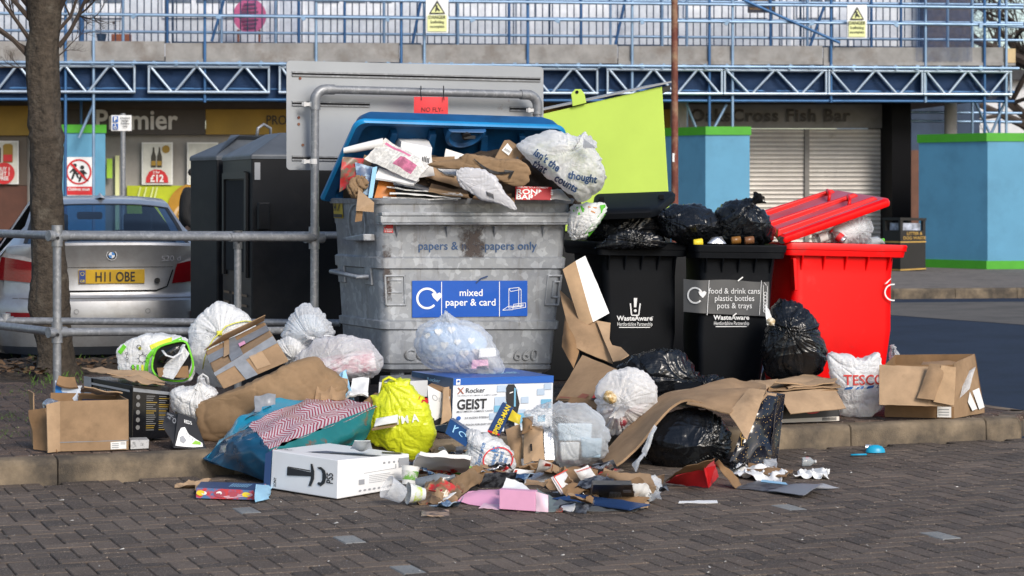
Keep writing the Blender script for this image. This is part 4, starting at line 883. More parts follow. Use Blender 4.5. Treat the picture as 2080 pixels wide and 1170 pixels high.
# person behind the bank
def person():
    Y = 30; X = (392-1040)*Y/F; t = T('person', 'person in a black jacket and grey jeans half hidden behind the recycling banks', 'person', (X, Y, 0))
    def skin(nm, pts, edges, rad, mat_, sub=2):
        me = bpy.data.meshes.new(nm); me.from_pydata([V(p)+V((X, Y, PZ*.0)) for p in pts], edges, []); me.materials.append(mat_); o = bpy.data.objects.new(nm, me); COL.objects.link(o)
        o.modifiers.new('skin', 'SKIN'); me.skin_vertices[0].data[0].use_root = True
        for i, r in enumerate(rad): me.skin_vertices[0].data[i].radius = r if isinstance(r, tuple) else (r, r)
        s = o.modifiers.new('sub', 'SUBSURF'); s.levels = s.render_levels = sub; adopt(o, t)
        for p in me.polygons: p.use_smooth = True
        return o
    pts = [(0, 0, .95), (-.01, 0, 1.15), (-.02, 0, 1.38), (.02, 0, 1.52), (.05, 0, 1.60), (.06, 0, 1.72), (.05, 0, 1.80),
           (-.03, -.19, 1.44), (-.06, -.23, 1.16), (.10, -.22, .98), (.18, -.2, .95), (-.03, .19, 1.44), (-.04, .23, 1.16), (.14, .22, 1.0), (.22, .2, .98),
           (0, -.10, .88), (.03, -.11, .48), (-.03, -.11, .08), (.09, -.12, .04), (0, .10, .88), (-.02, .11, .48), (-.09, .11, .08), (.03, .12, .04)]
    ed = [(0,1),(1,2),(2,3),(3,4),(4,5),(5,6),(2,7),(7,8),(8,9),(9,10),(2,11),(11,12),(12,13),(13,14),(0,15),(15,16),(16,17),(17,18),(0,19),(19,20),(20,21),(21,22)]
    rad = [(.13,.16), (.13,.16), (.13,.17), .06, .075, .10, .07, .07, .055, .042, .035, .07, .055, .042, .035, .09, .065, .045, .04, .09, .065, .045, .04]
    skin('body', pts, ed, rad, M('skin_tone', (.35, .2, .14), .6))
    skin('jacket', [(0, 0, .93), (-.02, 0, 1.15), (-.035, 0, 1.40), (.01, 0, 1.53), (-.04, -.2, 1.45), (-.07, -.245, 1.16), (.07, -.23, 1.0), (-.04, .2, 1.45), (-.05, .245, 1.16), (.1, .23, 1.02)], [(0,1),(1,2),(2,3),(2,4),(4,5),(5,6),(2,7),(7,8),(8,9)], [(.17,.2), (.165,.2), (.17,.22), .09, .095, .08, .062, .095, .08, .062], M('black_jacket', (.008, .008, .009), .8, bump=.4, bs=12, bd=.02))
    skin('jeans', [(0, 0, .94), (0, -.105, .86), (.03, -.11, .48), (-.03, -.11, .1), (0, .105, .86), (-.02, .11, .48), (-.09, .11, .1)], [(0,1),(1,2),(2,3),(0,4),(4,5),(5,6)], [(.135,.16), .108, .08, .068, .108, .08, .068], M('grey_jeans', (.07, .07, .075), .85, vs=20))
    skin('hair', [(.03, 0, 1.80), (.02, 0, 1.74), (0, 0, 1.68)], [(0,1),(1,2)], [.09, .105, .08], M('dark_hair', (.015, .012, .01), .7))
person()
# tube railings
def pipe(nm, par, path, r=.0242): mb = MB(); mb.tube(path, r, 0, 16); return mb.build(nm, m_tube, par, True, split=50)
def clamp(par, p, ax, L=.11, r=.031): ax = V(ax).normalized(); mb = MB(); mb.tube([V(p)-ax*L/2, V(p)+ax*L/2], r, 0, 16); mb.tube([V(p)-V((0, 0, L*.5)), V(p)+V((0, 0, L*.5))], r, 0, 16); o = mb.build('clamp', m_tube, par, True, split=50); g = MB(); q = V(p)+V((.012, -r-.002, -.012)); g.tube([q, q-V((0, .006, 0))], .009, 0, 10); g.build('grub_screw', m_black, o); return o
fr_ = T('tube_railing', 'grey tube railing whose corner post stands behind the open brown box', 'railing', P(115, 392, 12.6)*1+V((0, 0, PZ-H)))
A = P(116, 479, 12.6); A2 = P(116, 675, 12.6); E = P(638, 483, 13.93); E2 = P(700, 671, 13.93+.0); W0 = P(-260, 463, 14.6); W2 = P(-260, 632, 14.6)
pipe('post', fr_, [V((A.x, A.y, PZ-.02)), A]); pipe('rail', fr_, [A, E]); pipe('rail', fr_, [A2, P(655, 671, 13.9)]); pipe('rail', fr_, [A, W0]); pipe('rail', fr_, [A2, W2])
for p in (A, A2): clamp(fr_, p+V((.0, 0, 0)), (E-A), .0 if False else .12)
mb = MB(); q = lerp(A, E, .68); d = (E-A).normalized(); mb.tube([q-d*.06, q+d*.06], .028, 0, 16); mb.build('sleeve', m_tube, fr_, True, split=50)
br_ = T('tube_railing', 'rear grey tube railing with a short middle post in front of the recycling bank', 'railing', (-1.8, 14.6, PZ))
a, b = P(-100, 475, 14.75), P(690, 478, 14.5); a2, b2 = P(-100, 651, 14.75), P(690, 656, 14.5)
pipe('rail', br_, [a, b]); pipe('rail', br_, [a2, b2])
for x in (483,): q = P(x, 476, 14.55); pipe('post', br_, [V((q.x, q.y, PZ-.05)), q]); clamp(br_, q-V((0, 0, .035)), (0, 0, 1), .12)
q = P(12, 652, 14.72); clamp(br_, q, (1, 0, 0), .1)
# sign frame: goal-post of tube carrying the grey sign seen from behind
Ya, Yb = 13.95, 14.72
fo = T('sign_frame', 'grey tube goalpost frame standing behind the galvanised bin', 'sign frame', V((P(638, 392, Ya).x, Ya, PZ)))
a = P(640, 181, Ya); b = P(1092, 193, Yb); d = (b-a).normalized()
pa, pb = V((P(638, 392, Ya).x, Ya, PZ-.02)), V((P(1092, 392, Yb).x, Yb, PZ-.02))
def bend(c, p, q, r=.05, n=7): # rounded corner at c from direction p to q
    u, v = (V(p)-c).normalized(), (V(q)-c).normalized(); return [c+u*r*(1-math.sin(t*math.pi/2))+v*r*(1-math.cos(t*math.pi/2)) for t in [i/n for i in range(n+1)]]
pipe('post', fo, [pa, V((a.x, a.y, a.z-.05))], .0265); pipe('post', fo, [pb, V((b.x, b.y, b.z-.05))], .0265); pipe('crossbar', fo, [a+d*.05, b-d*.05], .0265)
for c, p, q in ((a, pa, b), (b, pb, a)): mb = MB(); mb.tube([c+(V(p)-c).normalized()*.13]+bend(c, p, q, .075)+[c+(V(q)-c).normalized()*.13], .033, 0, 16); mb.build('elbow', m_tube, fo, True, split=60)
clamp(fo, P(638, 483, Ya), (E-A), .14, .034); clamp(fo, P(638, 656, Ya), (1, 0, 0), .14, .034)
m_signback = M('sign_back_grey', (.34, .36, .385), .45, .35, var=.08, vs=1.5, dirt=((.22, .19, .17), 5, .66, .75))
sg = T('road_sign', 'large grey aluminium sign panel seen from behind above the blue lid', 'sign', P(850, 345, Ya+.4))
Yl, Yr = 13.95+.06-.08, 14.72+.12
cn = [P(588, 345, Yl), P(1112, 352, Yr), P(1112, 135, Yr), P(588, 122, Yl)]; u = (cn[1]-cn[0]).normalized(); nb = V((-u.y, u.x, 0))
mb = MB(); rr = []
fq = qfn(*cn, off=0)
for cx, cy, a0 in ((.985, .965, 0), (.015, .965, 90), (.015, .035, 180), (.985, .035, 270)):
    for k in range(6): aa = R(a0+18*k); rr.append(fq(cx+.014*math.cos(aa), cy+.034*math.sin(aa))+nb*.055)
mb.prism(list(reversed(rr)), -nb*.004); mb.build('panel', m_signback, sg)
for y, x0, x1 in ((.88, .02, .985), (.61, .02, .31), (.60, .86, .99), (.11, .02, .22)):
    for k in (-1, 1):
        mb = MB(); a, b = fq(x0, y+.015*k)+nb*.04, fq(x1, y+.015*k)+nb*.04; q = V((0, 0, .005)); mb.hexa([a-q, b-q, b+q, a+q, a-q+nb*.012, b-q+nb*.012, b+q+nb*.012, a+q+nb*.012]); mb.build('channel_rail', m_tube, sg)
    mb = MB(); a, b = fq(x0, y)+nb*.0465, fq(x1, y)+nb*.0465; q = V((0, 0, .009)); mb.poly([a-q, b-q, b+q, a+q]); mb.build('channel_slot', m_dark, sg)
for pp, zz in ((pa, 212), (pa, 328), (pb, 224)):
    mb = MB(); Yq = pp.y; c = P(0, zz, Yq); c = V((pp.x, pp.y, c.z)); mb.tube([c-V((0, 0, .016)), c+V((0, 0, .016))], .0295, 0, 18); mb.box(c+V((-.05, -.01, 0)), (.05, .02, .022)); mb.box(c+V((-.055, -.02, 0)), (.015, .03, .03)); mb.build('bracket', flat('zinc_bracket', (.6, .6, .6), .3), sg)
mb = MB()
for x, y in ((.045, .48), (.045, .42), (.06, .23), (.96, .55), (.05, .84)): mb.tube([fq(x, y)+nb*.045, fq(x, y)+nb*.052], .009, 0, 10)
mb.build('rivets', m_rust, sg); bpy.data.objects['rivets']['kind'] = 'stuff'
# red hanging notice
t = T('hanging_notice', 'red notice reading NO FLY- hanging from the grey crossbar by black ties', 'notice', P(875, 240, 14.2)); Yn = 14.22
q = [P(841, 262, Yn-.03), P(910, 262, Yn), P(910, 197, Yn), P(841, 196.5, Yn-.03)]; card('board', *q, flat('notice_red', (.66, .035, .045), .4), .003, 6, .006, .002, 1, t)
f = qfn(*q, off=.008); mb = MB(); mb.text('NO FLY-', f, .53, .54, .19, 0, 'C', .0, .92); mb.text('TIPPING', f, .53, .3, .19, 0, 'C', .0, .92) if False else None; mb.build('lettering', flat('notice_ink', (.12, .01, .015)), t)
for x in (855, 901):
    mb = MB(); c = P(x, 186, Yn+.03); mb.tube([c+V((0, math.sin(k*.6)*.036, math.cos(k*.6)*.036)) for k in range(11)], .003, 0, 6); mb.tube([c+V((0, -.036, 0)), P(x+1, 203, Yn-.03)], .003, 0, 6); mb.build('cable_tie', m_black, t)
# lime green bank with sloping roof
m_limebank = M('lime_bank_paint', (.48, .66, .11), .5, spec=.2, var=.06, vs=2, dirt=((.48, .62, .08), 4, .7, .85)); Yg = 15.9
t = T('lime_bank', 'large lime green clothes bank with a sloping grey roof behind the bins', 'bank', P(1240, 392, Yg)+V((0, 0, -H)))
pl = [P(1100, 232, Yg), P(1345, 175, Yg), P(1363, 470, Yg), P(1100, 470, Yg)]
mb = MB(); mb.prism([P(1100, 772, Yg+.02), P(1430, 772, Yg+.02), P(1420, 500, Yg+.02), P(1362, 500, Yg+.02), P(1362, 471, Yg+.02), P(1100, 471, Yg+.02)], (-.12, 1.0, 0)); mb.build('dark_infill', M('infill_shade', (.012, .013, .014), .7), t)  # added dark block, stands in for the shade between and behind the bins
mb = MB(); mb.prism(list(reversed(pl)), (-.12, 1.1, 0)); mb.build('body', m_limebank, t, bevel=.006)
mb = MB(); n = V((0, 0, .012)); rp = [P(1095, 226, Yg-.03), P(1364, 168, Yg-.03)]; bk_ = V((-.12, 1.2, .025)); mb.hexa([rp[0], rp[1], rp[1]+n, rp[0]+n, rp[0]+bk_, rp[1]+bk_, rp[1]+bk_+n, rp[0]+bk_+n]); mb.build('roof', M('bank_roof_pale', (.30, .31, .32), .5, vs=3), t)
mb = MB(); o = P(1345, 184, Yg-.02); mb.prism([P(1346, 178, Yg), P(1362, 172, Yg), P(1361, 184, Yg), P(1346, 190, Yg)], (-.1, 1.1, 0)); mb.build('chute_hood', M('hood_dark', (.02, .022, .02), .6), t)
mb = MB(); lug = [P(x, y, Yg-.035) for x, y in ((1163, 216), (1191, 209), (1187, 190), (1180, 181), (1168, 181), (1160, 190))]; mb.prism(lug, (0, .012, 0)); mb.build('lifting_lug', m_limebank, t, bevel=.003)
mb = MB(); c = P(1172, 187, Yg-.04); mb.tube([c, c+V((0, .002, 0))], .012, 0, 16); mb.build('lug_hole', m_dark, t)

# ================================================================== WHEELED BINS
def rrect(fn, w_, ins, rad, n=6, u0=0, u1=1, v0=0, v1=1):
    # rounded rectangle ring in (u, v) at height w_, ins and rad in (du, dv)
    out = []
    for cu, cv, a0 in ((u1-ins[0]-rad[0], v1-ins[1]-rad[1], 0), (u0+ins[0]+rad[0], v1-ins[1]-rad[1], 90), (u0+ins[0]+rad[0], v0+ins[1]+rad[1], 180), (u1-ins[0]-rad[0], v0+ins[1]+rad[1], 270)):
        for k in range(n+1): a = R(a0+90*k/n); out.append(fn(cu+rad[0]*math.cos(a), cv+rad[1]*math.sin(a), w_))
    return out
def sub(hf, u0, u1, v0, v1, w0, w1): return [hf(a, b, c) for a, b, c in ((u0, v0, w0), (u1, v0, w0), (u1, v0, w1), (u0, v0, w1), (u0, v1, w0), (u1, v1, w0), (u1, v1, w1), (u0, v1, w1))]
# --- galvanised bin
gx = hexp([(783, 757, 13.3), (1124, 757, 13.78), (1162, 405, 13.8), (766, 405, 13.3)], (-.31, .66, 0), (-.33, .67, 0)); gf = hexfn(gx)
gb = T('wheeled_bin', 'large dented galvanised steel bin overflowing with paper and card', 'bin', V((gx[0].x+.4, gx[0].y+.3, PZ)))
mb = MB(); rings = []
prof = [(0, .02), (.02, .0), (.04, 0), (.045, .006), (.055, .0), (.245, 0), (.252, -.013), (.295, -.013), (.302, 0), (.595, 0), (.603, -.013), (.66, -.013), (.67, 0), (.85, 0), (.86, -.004), (.985, -.004), (1.0, -.012), (1.004, .0)]
for w_, ins in prof: rings.append(rrect(gf, w_, (ins, ins*1.6), (.045, .09)))
mb.loft(rings, 0, True, True, False); mb.loft([rings[-1], rrect(gf, 1.004, (.02, .035), (.04, .08)), rrect(gf, .6, (.04, .06), (.04, .08))], 0, True, False, True); mb.build('body', m_galv, gb, True, split=30)
mb = MB(); mb.hexa(sub(gf, -.005, 1.0, -.075, .0, .865, .905)); mb.hexa(sub(gf, -.005, 1.03, -.10, -.02, .845, .885) if False else sub(gf, -.004, 1.035, -.095, .0, .855, .862)); mb.hexa(sub(gf, .0, 1.03, -.085, -.0, .905, .925)); mb.build('lifting_rail', m_galv, gb, bevel=.006)
mb = MB(); mb.loft([rrect(gf, w_, (i, i*1.5), (.04, .08)) for w_, i in ((.975, -.016), (1.0, -.022), (1.006, -.012))], 0); mb.build('rim', m_galv, gb, True, split=40)
for u, w_ in ((.09, .79), (.35, .80), (.60, .80), (.86, .80)): mb = MB(); mb.poly([gf(u-.012, -.004, .845), gf(u+.012, -.004, .845), gf(u, -.004, .78)]); mb.poly([gf(u-.012, -.05, .845), gf(u, -.004, .78), gf(u-.012, -.004, .845)]); mb.poly([gf(u+.012, -.05, .845), gf(u+.012, -.004, .845), gf(u, -.004, .78)]); mb.poly([gf(u-.012, -.05, .845), gf(u+.012, -.05, .845), gf(u, -.004, .78)]); mb.build('rail_gusset', m_galv, gb)
def emb(nm, u0, u1, w0, w1, m=None): # pressed rectangle outline on the front
    mb = MB()
    for a, b, c, d in ((u0, u1, w0, w0+.012), (u0, u1, w1-.012, w1), (u0, u0+.012, w0, w1), (u1-.012, u1, w0, w1)): mb.hexa(sub(gf, a, b, -.012, .005, c, d))
    return mb.build(nm, m or m_galv, gb, bevel=.004)
emb('pressed_panel', .015, .13, .385, .565); emb('pressed_panel', .905, .99, .385, .565); emb('pressed_panel', .94, .985, .43, .53)
for w_ in (.46, .53): mb = MB(); mb.hexa(sub(gf, .03, .11, -.01, .003, w_, w_+.007)); mb.build('pressed_rib', m_galv, gb, bevel=.003)
L_ = (gx[1]-gx[0]).length; Hh = (gx[3]-gx[0]).length
def gfr(off): return lambda x, y: gf(x, -off, y)
mb = MB(); f = gfr(.012)
mb.text('CO', lambda x, y: f(x/L_, y/Hh), .20, .075, .095, 0, 'C', .006, 1.15); mb.text('660', lambda x, y: f(x/L_, y/Hh), .92, .075, .095, 0, 'C', .006, 1.2); mb.text('CO', lambda x, y: gf(x/L_, -.016, y/Hh), .202, .077, .095, 1, 'C', -.006, 1.15); mb.text('660', lambda x, y: gf(x/L_, -.016, y/Hh), .922, .077, .095, 1, 'C', -.006, 1.2); mb.build('embossed_lettering', [galv('emboss_shade', (.25, .26, .27)), m_galv], gb)  # darker outline layer paints the shaded edge of the raised letters
# front lettering and label, placed on the front by photo position
def gpx(off):
    ax, bx, ay, by = 766, 1162, 405, 757
    def fn(x, y):
        w_ = 1-(-y-405)/352; l, r = lerp(783, 766, w_), lerp(1124, 1162, w_); u = (x-l)/(r-l); u = u*13.3*1.0/(13.3*u+13.79*(1-u)) if 0 < u < 1 else u; return gf(u, -off, w_)
    return fn
m_bintxt = flat('bin_navy_ink', (.025, .07, .17)); mb = MB(); mb.text('papers & newspapers only', gpx(.008), 969, -507, 23.5, 0, 'C', .006, .965, 1.0); mb.build('lettering', m_bintxt, gb)
mb = MB(); f = gpx(.009); rows = [[f(lerp(918, 1000, j/6), -lerp(432, 560, i/6)) for j in range(7)] for i in range(7)]; 
def smudge():
    t = NT('rust_smudge'); uv = t.n('ShaderNodeUVMap').outputs[0]; sp = t.n('ShaderNodeSeparateXYZ'); t.l(uv, sp.inputs[0]); u = t.math('ABSOLUTE', t.math('SUBTRACT', sp.outputs[0], .5)); v = t.math('ABSOLUTE', t.math('SUBTRACT', sp.outputs[1], .5))
    fall = t.math('SUBTRACT', 1.0, t.math('MAXIMUM', t.math('MULTIPLY', u, 2.0), t.math('MULTIPLY', v, 2.0))); fac = t.ramp(t.math('MULTIPLY', t.math('ADD', t.noise(22, 7, .75), .12), t.math('POWER', fall, .35)), .42, .58)
    t.b.inputs['Base Color'].default_value = (.07, .055, .05, 1); t.b.inputs['Roughness'].default_value = .8; tp = t.n('ShaderNodeBsdfTransparent'); z = t.n('ShaderNodeMixShader'); t.l(t.math('MULTIPLY', fac, .92), z.inputs[0]); t.l(tp.outputs[0], z.inputs[1]); t.l(t.b.outputs[0], z.inputs[2]); t.l(z.outputs[0], t.o.inputs[0]); return t.m
m_smudge = smudge(); mb.grid(rows); mb.build('rust_streak', m_smudge, gb)
mb = MB(); f = gpx(.0095); mb.grid([[f(lerp(772, 800, j/4), -lerp(475, 640, i/4)) for j in range(5)] for i in range(5)]); mb.build('rust_streak', m_smudge, gb)
m_label = flat('label_blue', (.008, .085, .42), .35)
mb = MB(); mb.shape([(836, -645), (1070, -642), (1070, -570), (836, -570)], gpx(.012), 0); lab = mb.build('label', m_label, gb)
def cycle_arrow(mb, f, cx, cy, r, m, sx=1.0):
    g = lambda x, y: f(cx+x*sx, cy+y)
    mb.ring(g, 0, 0, r*.80, r, m, 40, 20, 318)
    mb.shape([(r*.42, r*.42), (r*.62, r*.55), (r*.9, r*.42), (r*1.15, r*.55), (r*1.38, r*.38), (r*1.3, r*.12), (r*.95, -r*.3), (r*.55, r*.1)], g, m)
mb = MB(); f = gpx(.015); cycle_arrow(mb, f, 866, -606, 22, 0); mb.text('mixed', f, 955, -601, 20, 0, 'C', .012, .98); mb.text('paper & card', f, 954, -620.5, 20, 0, 'C', .012, .98)
for x in (895.5, 1013): mb.shape([(x-.7, -643), (x+.7, -643), (x+.7, -572), (x-.7, -572)], f)
def lines(mb, f, segs, w_, m=0):
    for (x0, y0, x1, y1) in segs:
        d = math.hypot(x1-x0, y1-y0); nx, ny = -(y1-y0)/d*w_/2, (x1-x0)/d*w_/2; mb.shape([(x0+nx, y0+ny), (x1+nx, y1+ny), (x1-nx, y1-ny), (x0-nx, y0-ny)], f, m)
lines(mb, f, [(1032, -586, 1032, -626), (1032, -586, 1052, -584), (1052, -584, 1052, -622), (1032, -626, 1052, -622), (1052, -584, 1057, -588), (1057, -588, 1057, -624), (1032, -586, 1036, -592), (1036, -592, 1057, -588), (1052, -622, 1057, -624), (1019, -630, 1031, -622), (1019, -630, 1040, -629), (1031, -622, 1045, -622), (1042, -618, 1066, -615), (1066, -615, 1066, -624), (1042, -618, 1040, -628), (1040, -628, 1066, -624), (1044, -621, 1062, -619), (1044, -624, 1062, -621)], 1.1)
mb.build('lettering', m_white, lab)
mb = MB(); f = gpx(.018); lines(mb, f, [(965, -575, 975, -566), (975, -566, 989, -561)], 3); mb.build('tape_scrap', m_navy, gb)
mb = MB(); mb.shape([(779, -472), (798, -473), (798, -456), (783, -457), (783, -461), (779, -461)], gpx(.007), 0); st = mb.build('sticker', m_red, gb); mb = MB(); f = gpx(.009)
for k, tx in enumerate(('WEEKEND', 'IS READY')): mb.text(tx, f, 788.5, -467-4.2*k, 4.2, 0, 'C', .02, .9)
mb.build('lettering', m_white, st)
sfn = lambda off: (lambda v, w_: gf(-off, v, w_))
mb = MB(); f = sfn(.008); mb.shape([(.93, .885), (.72, .885), (.72, .985), (.93, .985)], f); st = mb.build('sticker', flat('sticker_yellow', (.42, .30, .02)), gb); mb = MB(); f = sfn(.012); mb.shape([(.92, .89), (.73, .89), (.73, .91), (.92, .91)], f); lines(mb, f, [(.9, .93, .9, .97), (.86, .93, .86, .975), (.82, .93, .77, .97), (.9, .95, .86, .95)], .012); mb.build('print', m_black, st)
mb = MB(); mb.ring(lambda a, b: gf(-.012, a, b), .42, .86, .17, .19, 0, 40, ry=.62); mb.build('pressed_ring', m_galv, gb, True)
mb = MB(); mb.tube([gf(-.01, .88, .57), gf(-.06, .86, .565), gf(-.06, .25, .545), gf(-.01, .22, .55)], .014, 0, 10); mb.build('handle', m_galv, gb, True, split=50)
for v in (.84, .24): mb = MB(); mb.hexa([gf(-.012, v+.07, .50), gf(-.012, v-.07, .50), gf(-.012, v-.07, .62), gf(-.012, v+.07, .62), gf(0, v+.07, .50), gf(0, v-.07, .50), gf(0, v-.07, .62), gf(0, v+.07, .62)]); mb.build('handle_plate', m_galv, gb, bevel=.004)
mb = MB(); mb.hexa([gf(-.06, .5, .755), gf(-.06, .08, .76), gf(-.06, .08, .80), gf(-.06, .5, .775), gf(0, .5, .755), gf(0, .08, .76), gf(0, .08, .80), gf(0, .5, .775)]); mb.build('trunnion', m_galv, gb, bevel=.006)
for u, v in ((.1, .12), (.9, .12), (.1, .88), (.9, .88)):
    q = gf(u, v, 0); mb = MB(); c = V((q.x, q.y, PZ+.1)); mb.tube([c-V((.025, 0, 0)), c+V((.025, 0, 0))], .10, 0, 24); wh = mb.build('castor', m_rubber, gb, True, split=40); mb = MB(); mb.box(c+V((0, 0, .12)), (.08, .09, .14)); mb.build('fork', m_galv, wh)
# blue lid, propped half open
m_lidshade = M('lid_blue_shaded', (.006, .075, .21), .5, var=.25, vs=4, dirt=((.005, .035, .10), 5, .5, .75)); m_lidrim = M('lid_blue_edge', (.01, .22, .50), .38, vs=3)  # shade of the lid's underside is put into this darker blue
lh = [P(655, 400, 13.93), P(1166, 404, 14.43), P(1141, 253, 14.0), P(726, 240, 13.5)]; ln = (lh[1]-lh[0]).cross(lh[3]-lh[0]).normalized()
lf_ = lambda u, w_, o: lerp(lerp(lh[0], lh[1], u), lerp(lh[3], lh[2], u), w_)+ln*o
def lring(ins, o, n=7, rad=.09):
    out = []
    for cu, cv, a0 in ((1-ins-rad*.45, 1-ins-rad, 0), (ins+rad*.45, 1-ins-rad, 90), (ins+.03, ins+.04, 180), (1-ins-.03, ins+.04, 270)):
        rd = (rad*.45, rad) if a0 < 180 else (.03, .04)
        for k in range(n+1): a = R(a0+90*k/n); out.append(lf_(cu+rd[0]*math.cos(a), cv+rd[1]*math.sin(a), o))
    return out
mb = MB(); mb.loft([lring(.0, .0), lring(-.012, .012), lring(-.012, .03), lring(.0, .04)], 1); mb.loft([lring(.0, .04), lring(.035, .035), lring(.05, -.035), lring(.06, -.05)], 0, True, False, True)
mb.loft([list(reversed(lring(.0, .0))), list(reversed(lring(.02, -.06))), list(reversed(lring(.05, -.10)))], 0, True, False, True); mb.build('lid', [m_lidshade, m_lidrim], gb, True, split=45)
for u in (.2, .38, .62, .8): mb = MB(); mb.hexa([lf_(u-.02, .1, -.05), lf_(u+.02, .1, -.05), lf_(u+.015, .82, -.05), lf_(u-.015, .82, -.05), lf_(u-.02, .1, .0), lf_(u+.02, .1, .0), lf_(u+.015, .82, .0), lf_(u-.015, .82, .0)]); mb.build('lid_rib', m_lidshade, gb, bevel=.006)
mb = MB(); c = lf_(.52, .90, .0); u_ = (lh[1]-lh[0]).normalized(); v_ = (lh[3]-lh[0]).normalized(); mb.loft([[c+(u_*math.cos(a)*r-v_*max(-.25, math.sin(a))*r*1.0)+ln*o for a in [2*math.pi*i/24 for i in range(24)]] for r, o in ((.125, -.05), (.125, .045), (.105, .055), (.09, .03))], 0, True, False, True); mb.build('latch_boss', m_lidshade, gb, True, split=40)
mb = MB(); mb.tube([c+ln*.03, c+ln*.07], .028, 0, 14); mb.box(c+ln*.07+u_*.02, (.07, .015, .02)); mb.build('latch', m_black, gb)
# --- black wheeled bins
m_bin = M('bin_plastic_black', (.003, .004, .006), .6, spec=.12, var=.25, vs=3, bump=.15, bs=90, dirt=((.012, .013, .015), 3, .55, .8), bd=.002)
def plasticbin(label, rim, Ys, D, floorpx, taper, col, wname='wheel', colr=None):
    # rim: (x0, x1, ytop) ; floorpx: bottom x0, x1
    Yl, Yr_ = Ys; yb0 = HY+(H-PZ)*F/Yl; yb1 = HY+(H-PZ)*F/Yr_; xa, xb, yt, yt2 = rim
    hx = hexp([(floorpx[0], yb0, Yl), (floorpx[1], yb1, Yr_), (xb, yt2, Yr_), (xa, yt, Yl)], V(D)*.82, D); hx = [hx[0], hx[1], hx[2], hx[3], hx[4], hx[5], hx[6], hx[7]]
    f = hexfn(hx); t = T('wheeled_bin', label, 'bin', V((hx[0].x+.2, hx[0].y+.2, PZ)))
    mb = MB(); rings = []; ii = taper
    for w_, ins in ((.02, .04), (.03, .03), (.05, .02), (.45, .012), (.80, ii), (.93, ii), (.965, ii*.7)): rings.append(rrect(f, w_, (ins, ins), (.09, .08)))
    mb.loft(rings, 0, True, True, False); mb.build('body', col, t, True, split=40)
    mb = MB(); rp = [(.915, .012), (.92, -.01), (.955, -.014), (.958, -.022), (.992, -.025), (1.0, -.018), (1.0, .05), (.9, .07)]; mb.loft([rrect(f, w_, (i, i), (.06, .06)) for w_, i in rp], 0); mb.build('rim', colr or col, t, True, split=30)
    for k in range(5):
        u = .12+.19*k; mb = MB(); a, b, c = f(u, ii-.002, .91), f(u, -.012, .92), f(u, ii-.002, .83); e = (f(1, 0, 1)-f(0, 0, 1)).normalized()*.004; mb.prism([a-e, b-e, c-e], e*2); mb.build('rim_gusset', col, t)
    for u in (.08, .92): mb = MB(); c = f(u, .93, 0); c = V((c.x, c.y, PZ+.1)); d = (hx[1]-hx[0]).normalized(); mb.tube([c-d*.03, c+d*.03], .10, 0, 24); wh = mb.build(wname, m_rubber, t, True, split=40); mb = MB(); mb.tube([c-d*.034, c+d*.034], .05, 0, 16); mb.build('hub', m_grey, wh)
    return t, f, hx
def binfn(f, xl, xr, yt, yb, off): # px -> front of bin
    return lambda x, y: f((x-xl(-y))/(xr(-y)-xl(-y)), -off, 1-(-y-yt)/(yb-yt))
m_ink = flat('bin_white_ink', (.70, .71, .72))
b1, f1, h1 = plasticbin('black wheeled bin with its lid thrown back, next to the galvanised bin', (1214, 1398, 491, 494), (13.95, 14.05), (-.2, .68, 0), (1240, 1362), .06, m_bin)
def ld(a, b, t): return a+(b-a)*t
yb_ = HY+(H-PZ)*F/13.95
fb1 = binfn(f1, lambda y: ld(1214, 1240, (y-491)/(yb_-491)), lambda y: ld(1398, 1362, (y-491)/(yb_-491)), 491, yb_, -.012)
def wasteaware(mb, f, cx, y0, mark=True):
    mb.text('WasteAware', f, cx, -y0, 13.5, 0, 'C', .03, 1.0); mb.text('Hertfordshire Partnership', f, cx, -(y0+11), 11, 0, 'C', .0, .62); mb.shape([(cx-32, -(y0+15)), (cx+31, -(y0+15)), (cx+31, -(y0+13.3)), (cx-32, -(y0+13.3))], f); mb.text('™', f, cx+33, -y0+5, 5, 0, 'L')
    if mark:
        mb.shape([(cx-1.5, -(y0-27)), (cx+3, -(y0-27)), (cx+5, -(y0-46)), (cx-2, -(y0-46))], f); mb.disc(f, cx+1, -(y0-20), 3, 0, 14)
        lines(mb, f, [(cx-9, -(y0-35), cx-6.5, -(y0-11)), (cx+11, -(y0-35), cx+8, -(y0-11)), (cx-6.5, -(y0-10.5), cx+8, -(y0-10.5))], 2.6)
mb = MB(); wasteaware(mb, fb1, 1290, 651); mb.build('lettering', m_ink, b1)
# lid of the first black bin, swung back to the right and propped nearly flat
q = [P(1200, 436, 13.9), P(1336, 430, 13.95), P(1380, 389, 14.6), P(1205, 394, 14.5)]
mb = MB(); lfn = qfn(*q, off=0); pts = []
for cu, cv, a0, rd in ((.9, .75, 0, .1), (.08, .8, 90, .06), (.1, .15, 180, .08), (.86, .2, 270, .12)):
    for k in range(7): a = R(a0+15*k); pts.append((cu+rd*math.cos(a), cv+rd*1.8*math.sin(a)))
nrm = (q[1]-q[0]).cross(q[3]-q[0]).normalized(); mk = lambda s, o: [lfn(.5+(a-.5)*s, .5+(b-.5)*s)+nrm*o for a, b in pts]
mb.loft([mk(.93, -.04), mk(1, -.035), mk(1.01, 0), mk(.97, .014), mk(.8, .022)], 0, True, True, True); mb.build('lid', m_bin, b1, True, split=40)
for s in (.12, .9): mb = MB(); c = lfn(s, .5)+nrm*.03; mb.box(c, (.035, .05, .03)); mb.build('lid_lug', m_bin, b1, bevel=.004)
b2, f2, h2 = plasticbin('black wheeled bin with a grey food and drink cans label', (1414, 1596, 497, 499), (13.8, 13.9), (-.06, .7, 0), (1418, 1540), .06, m_bin)
yb2 = HY+(H-PZ)*F/13.8
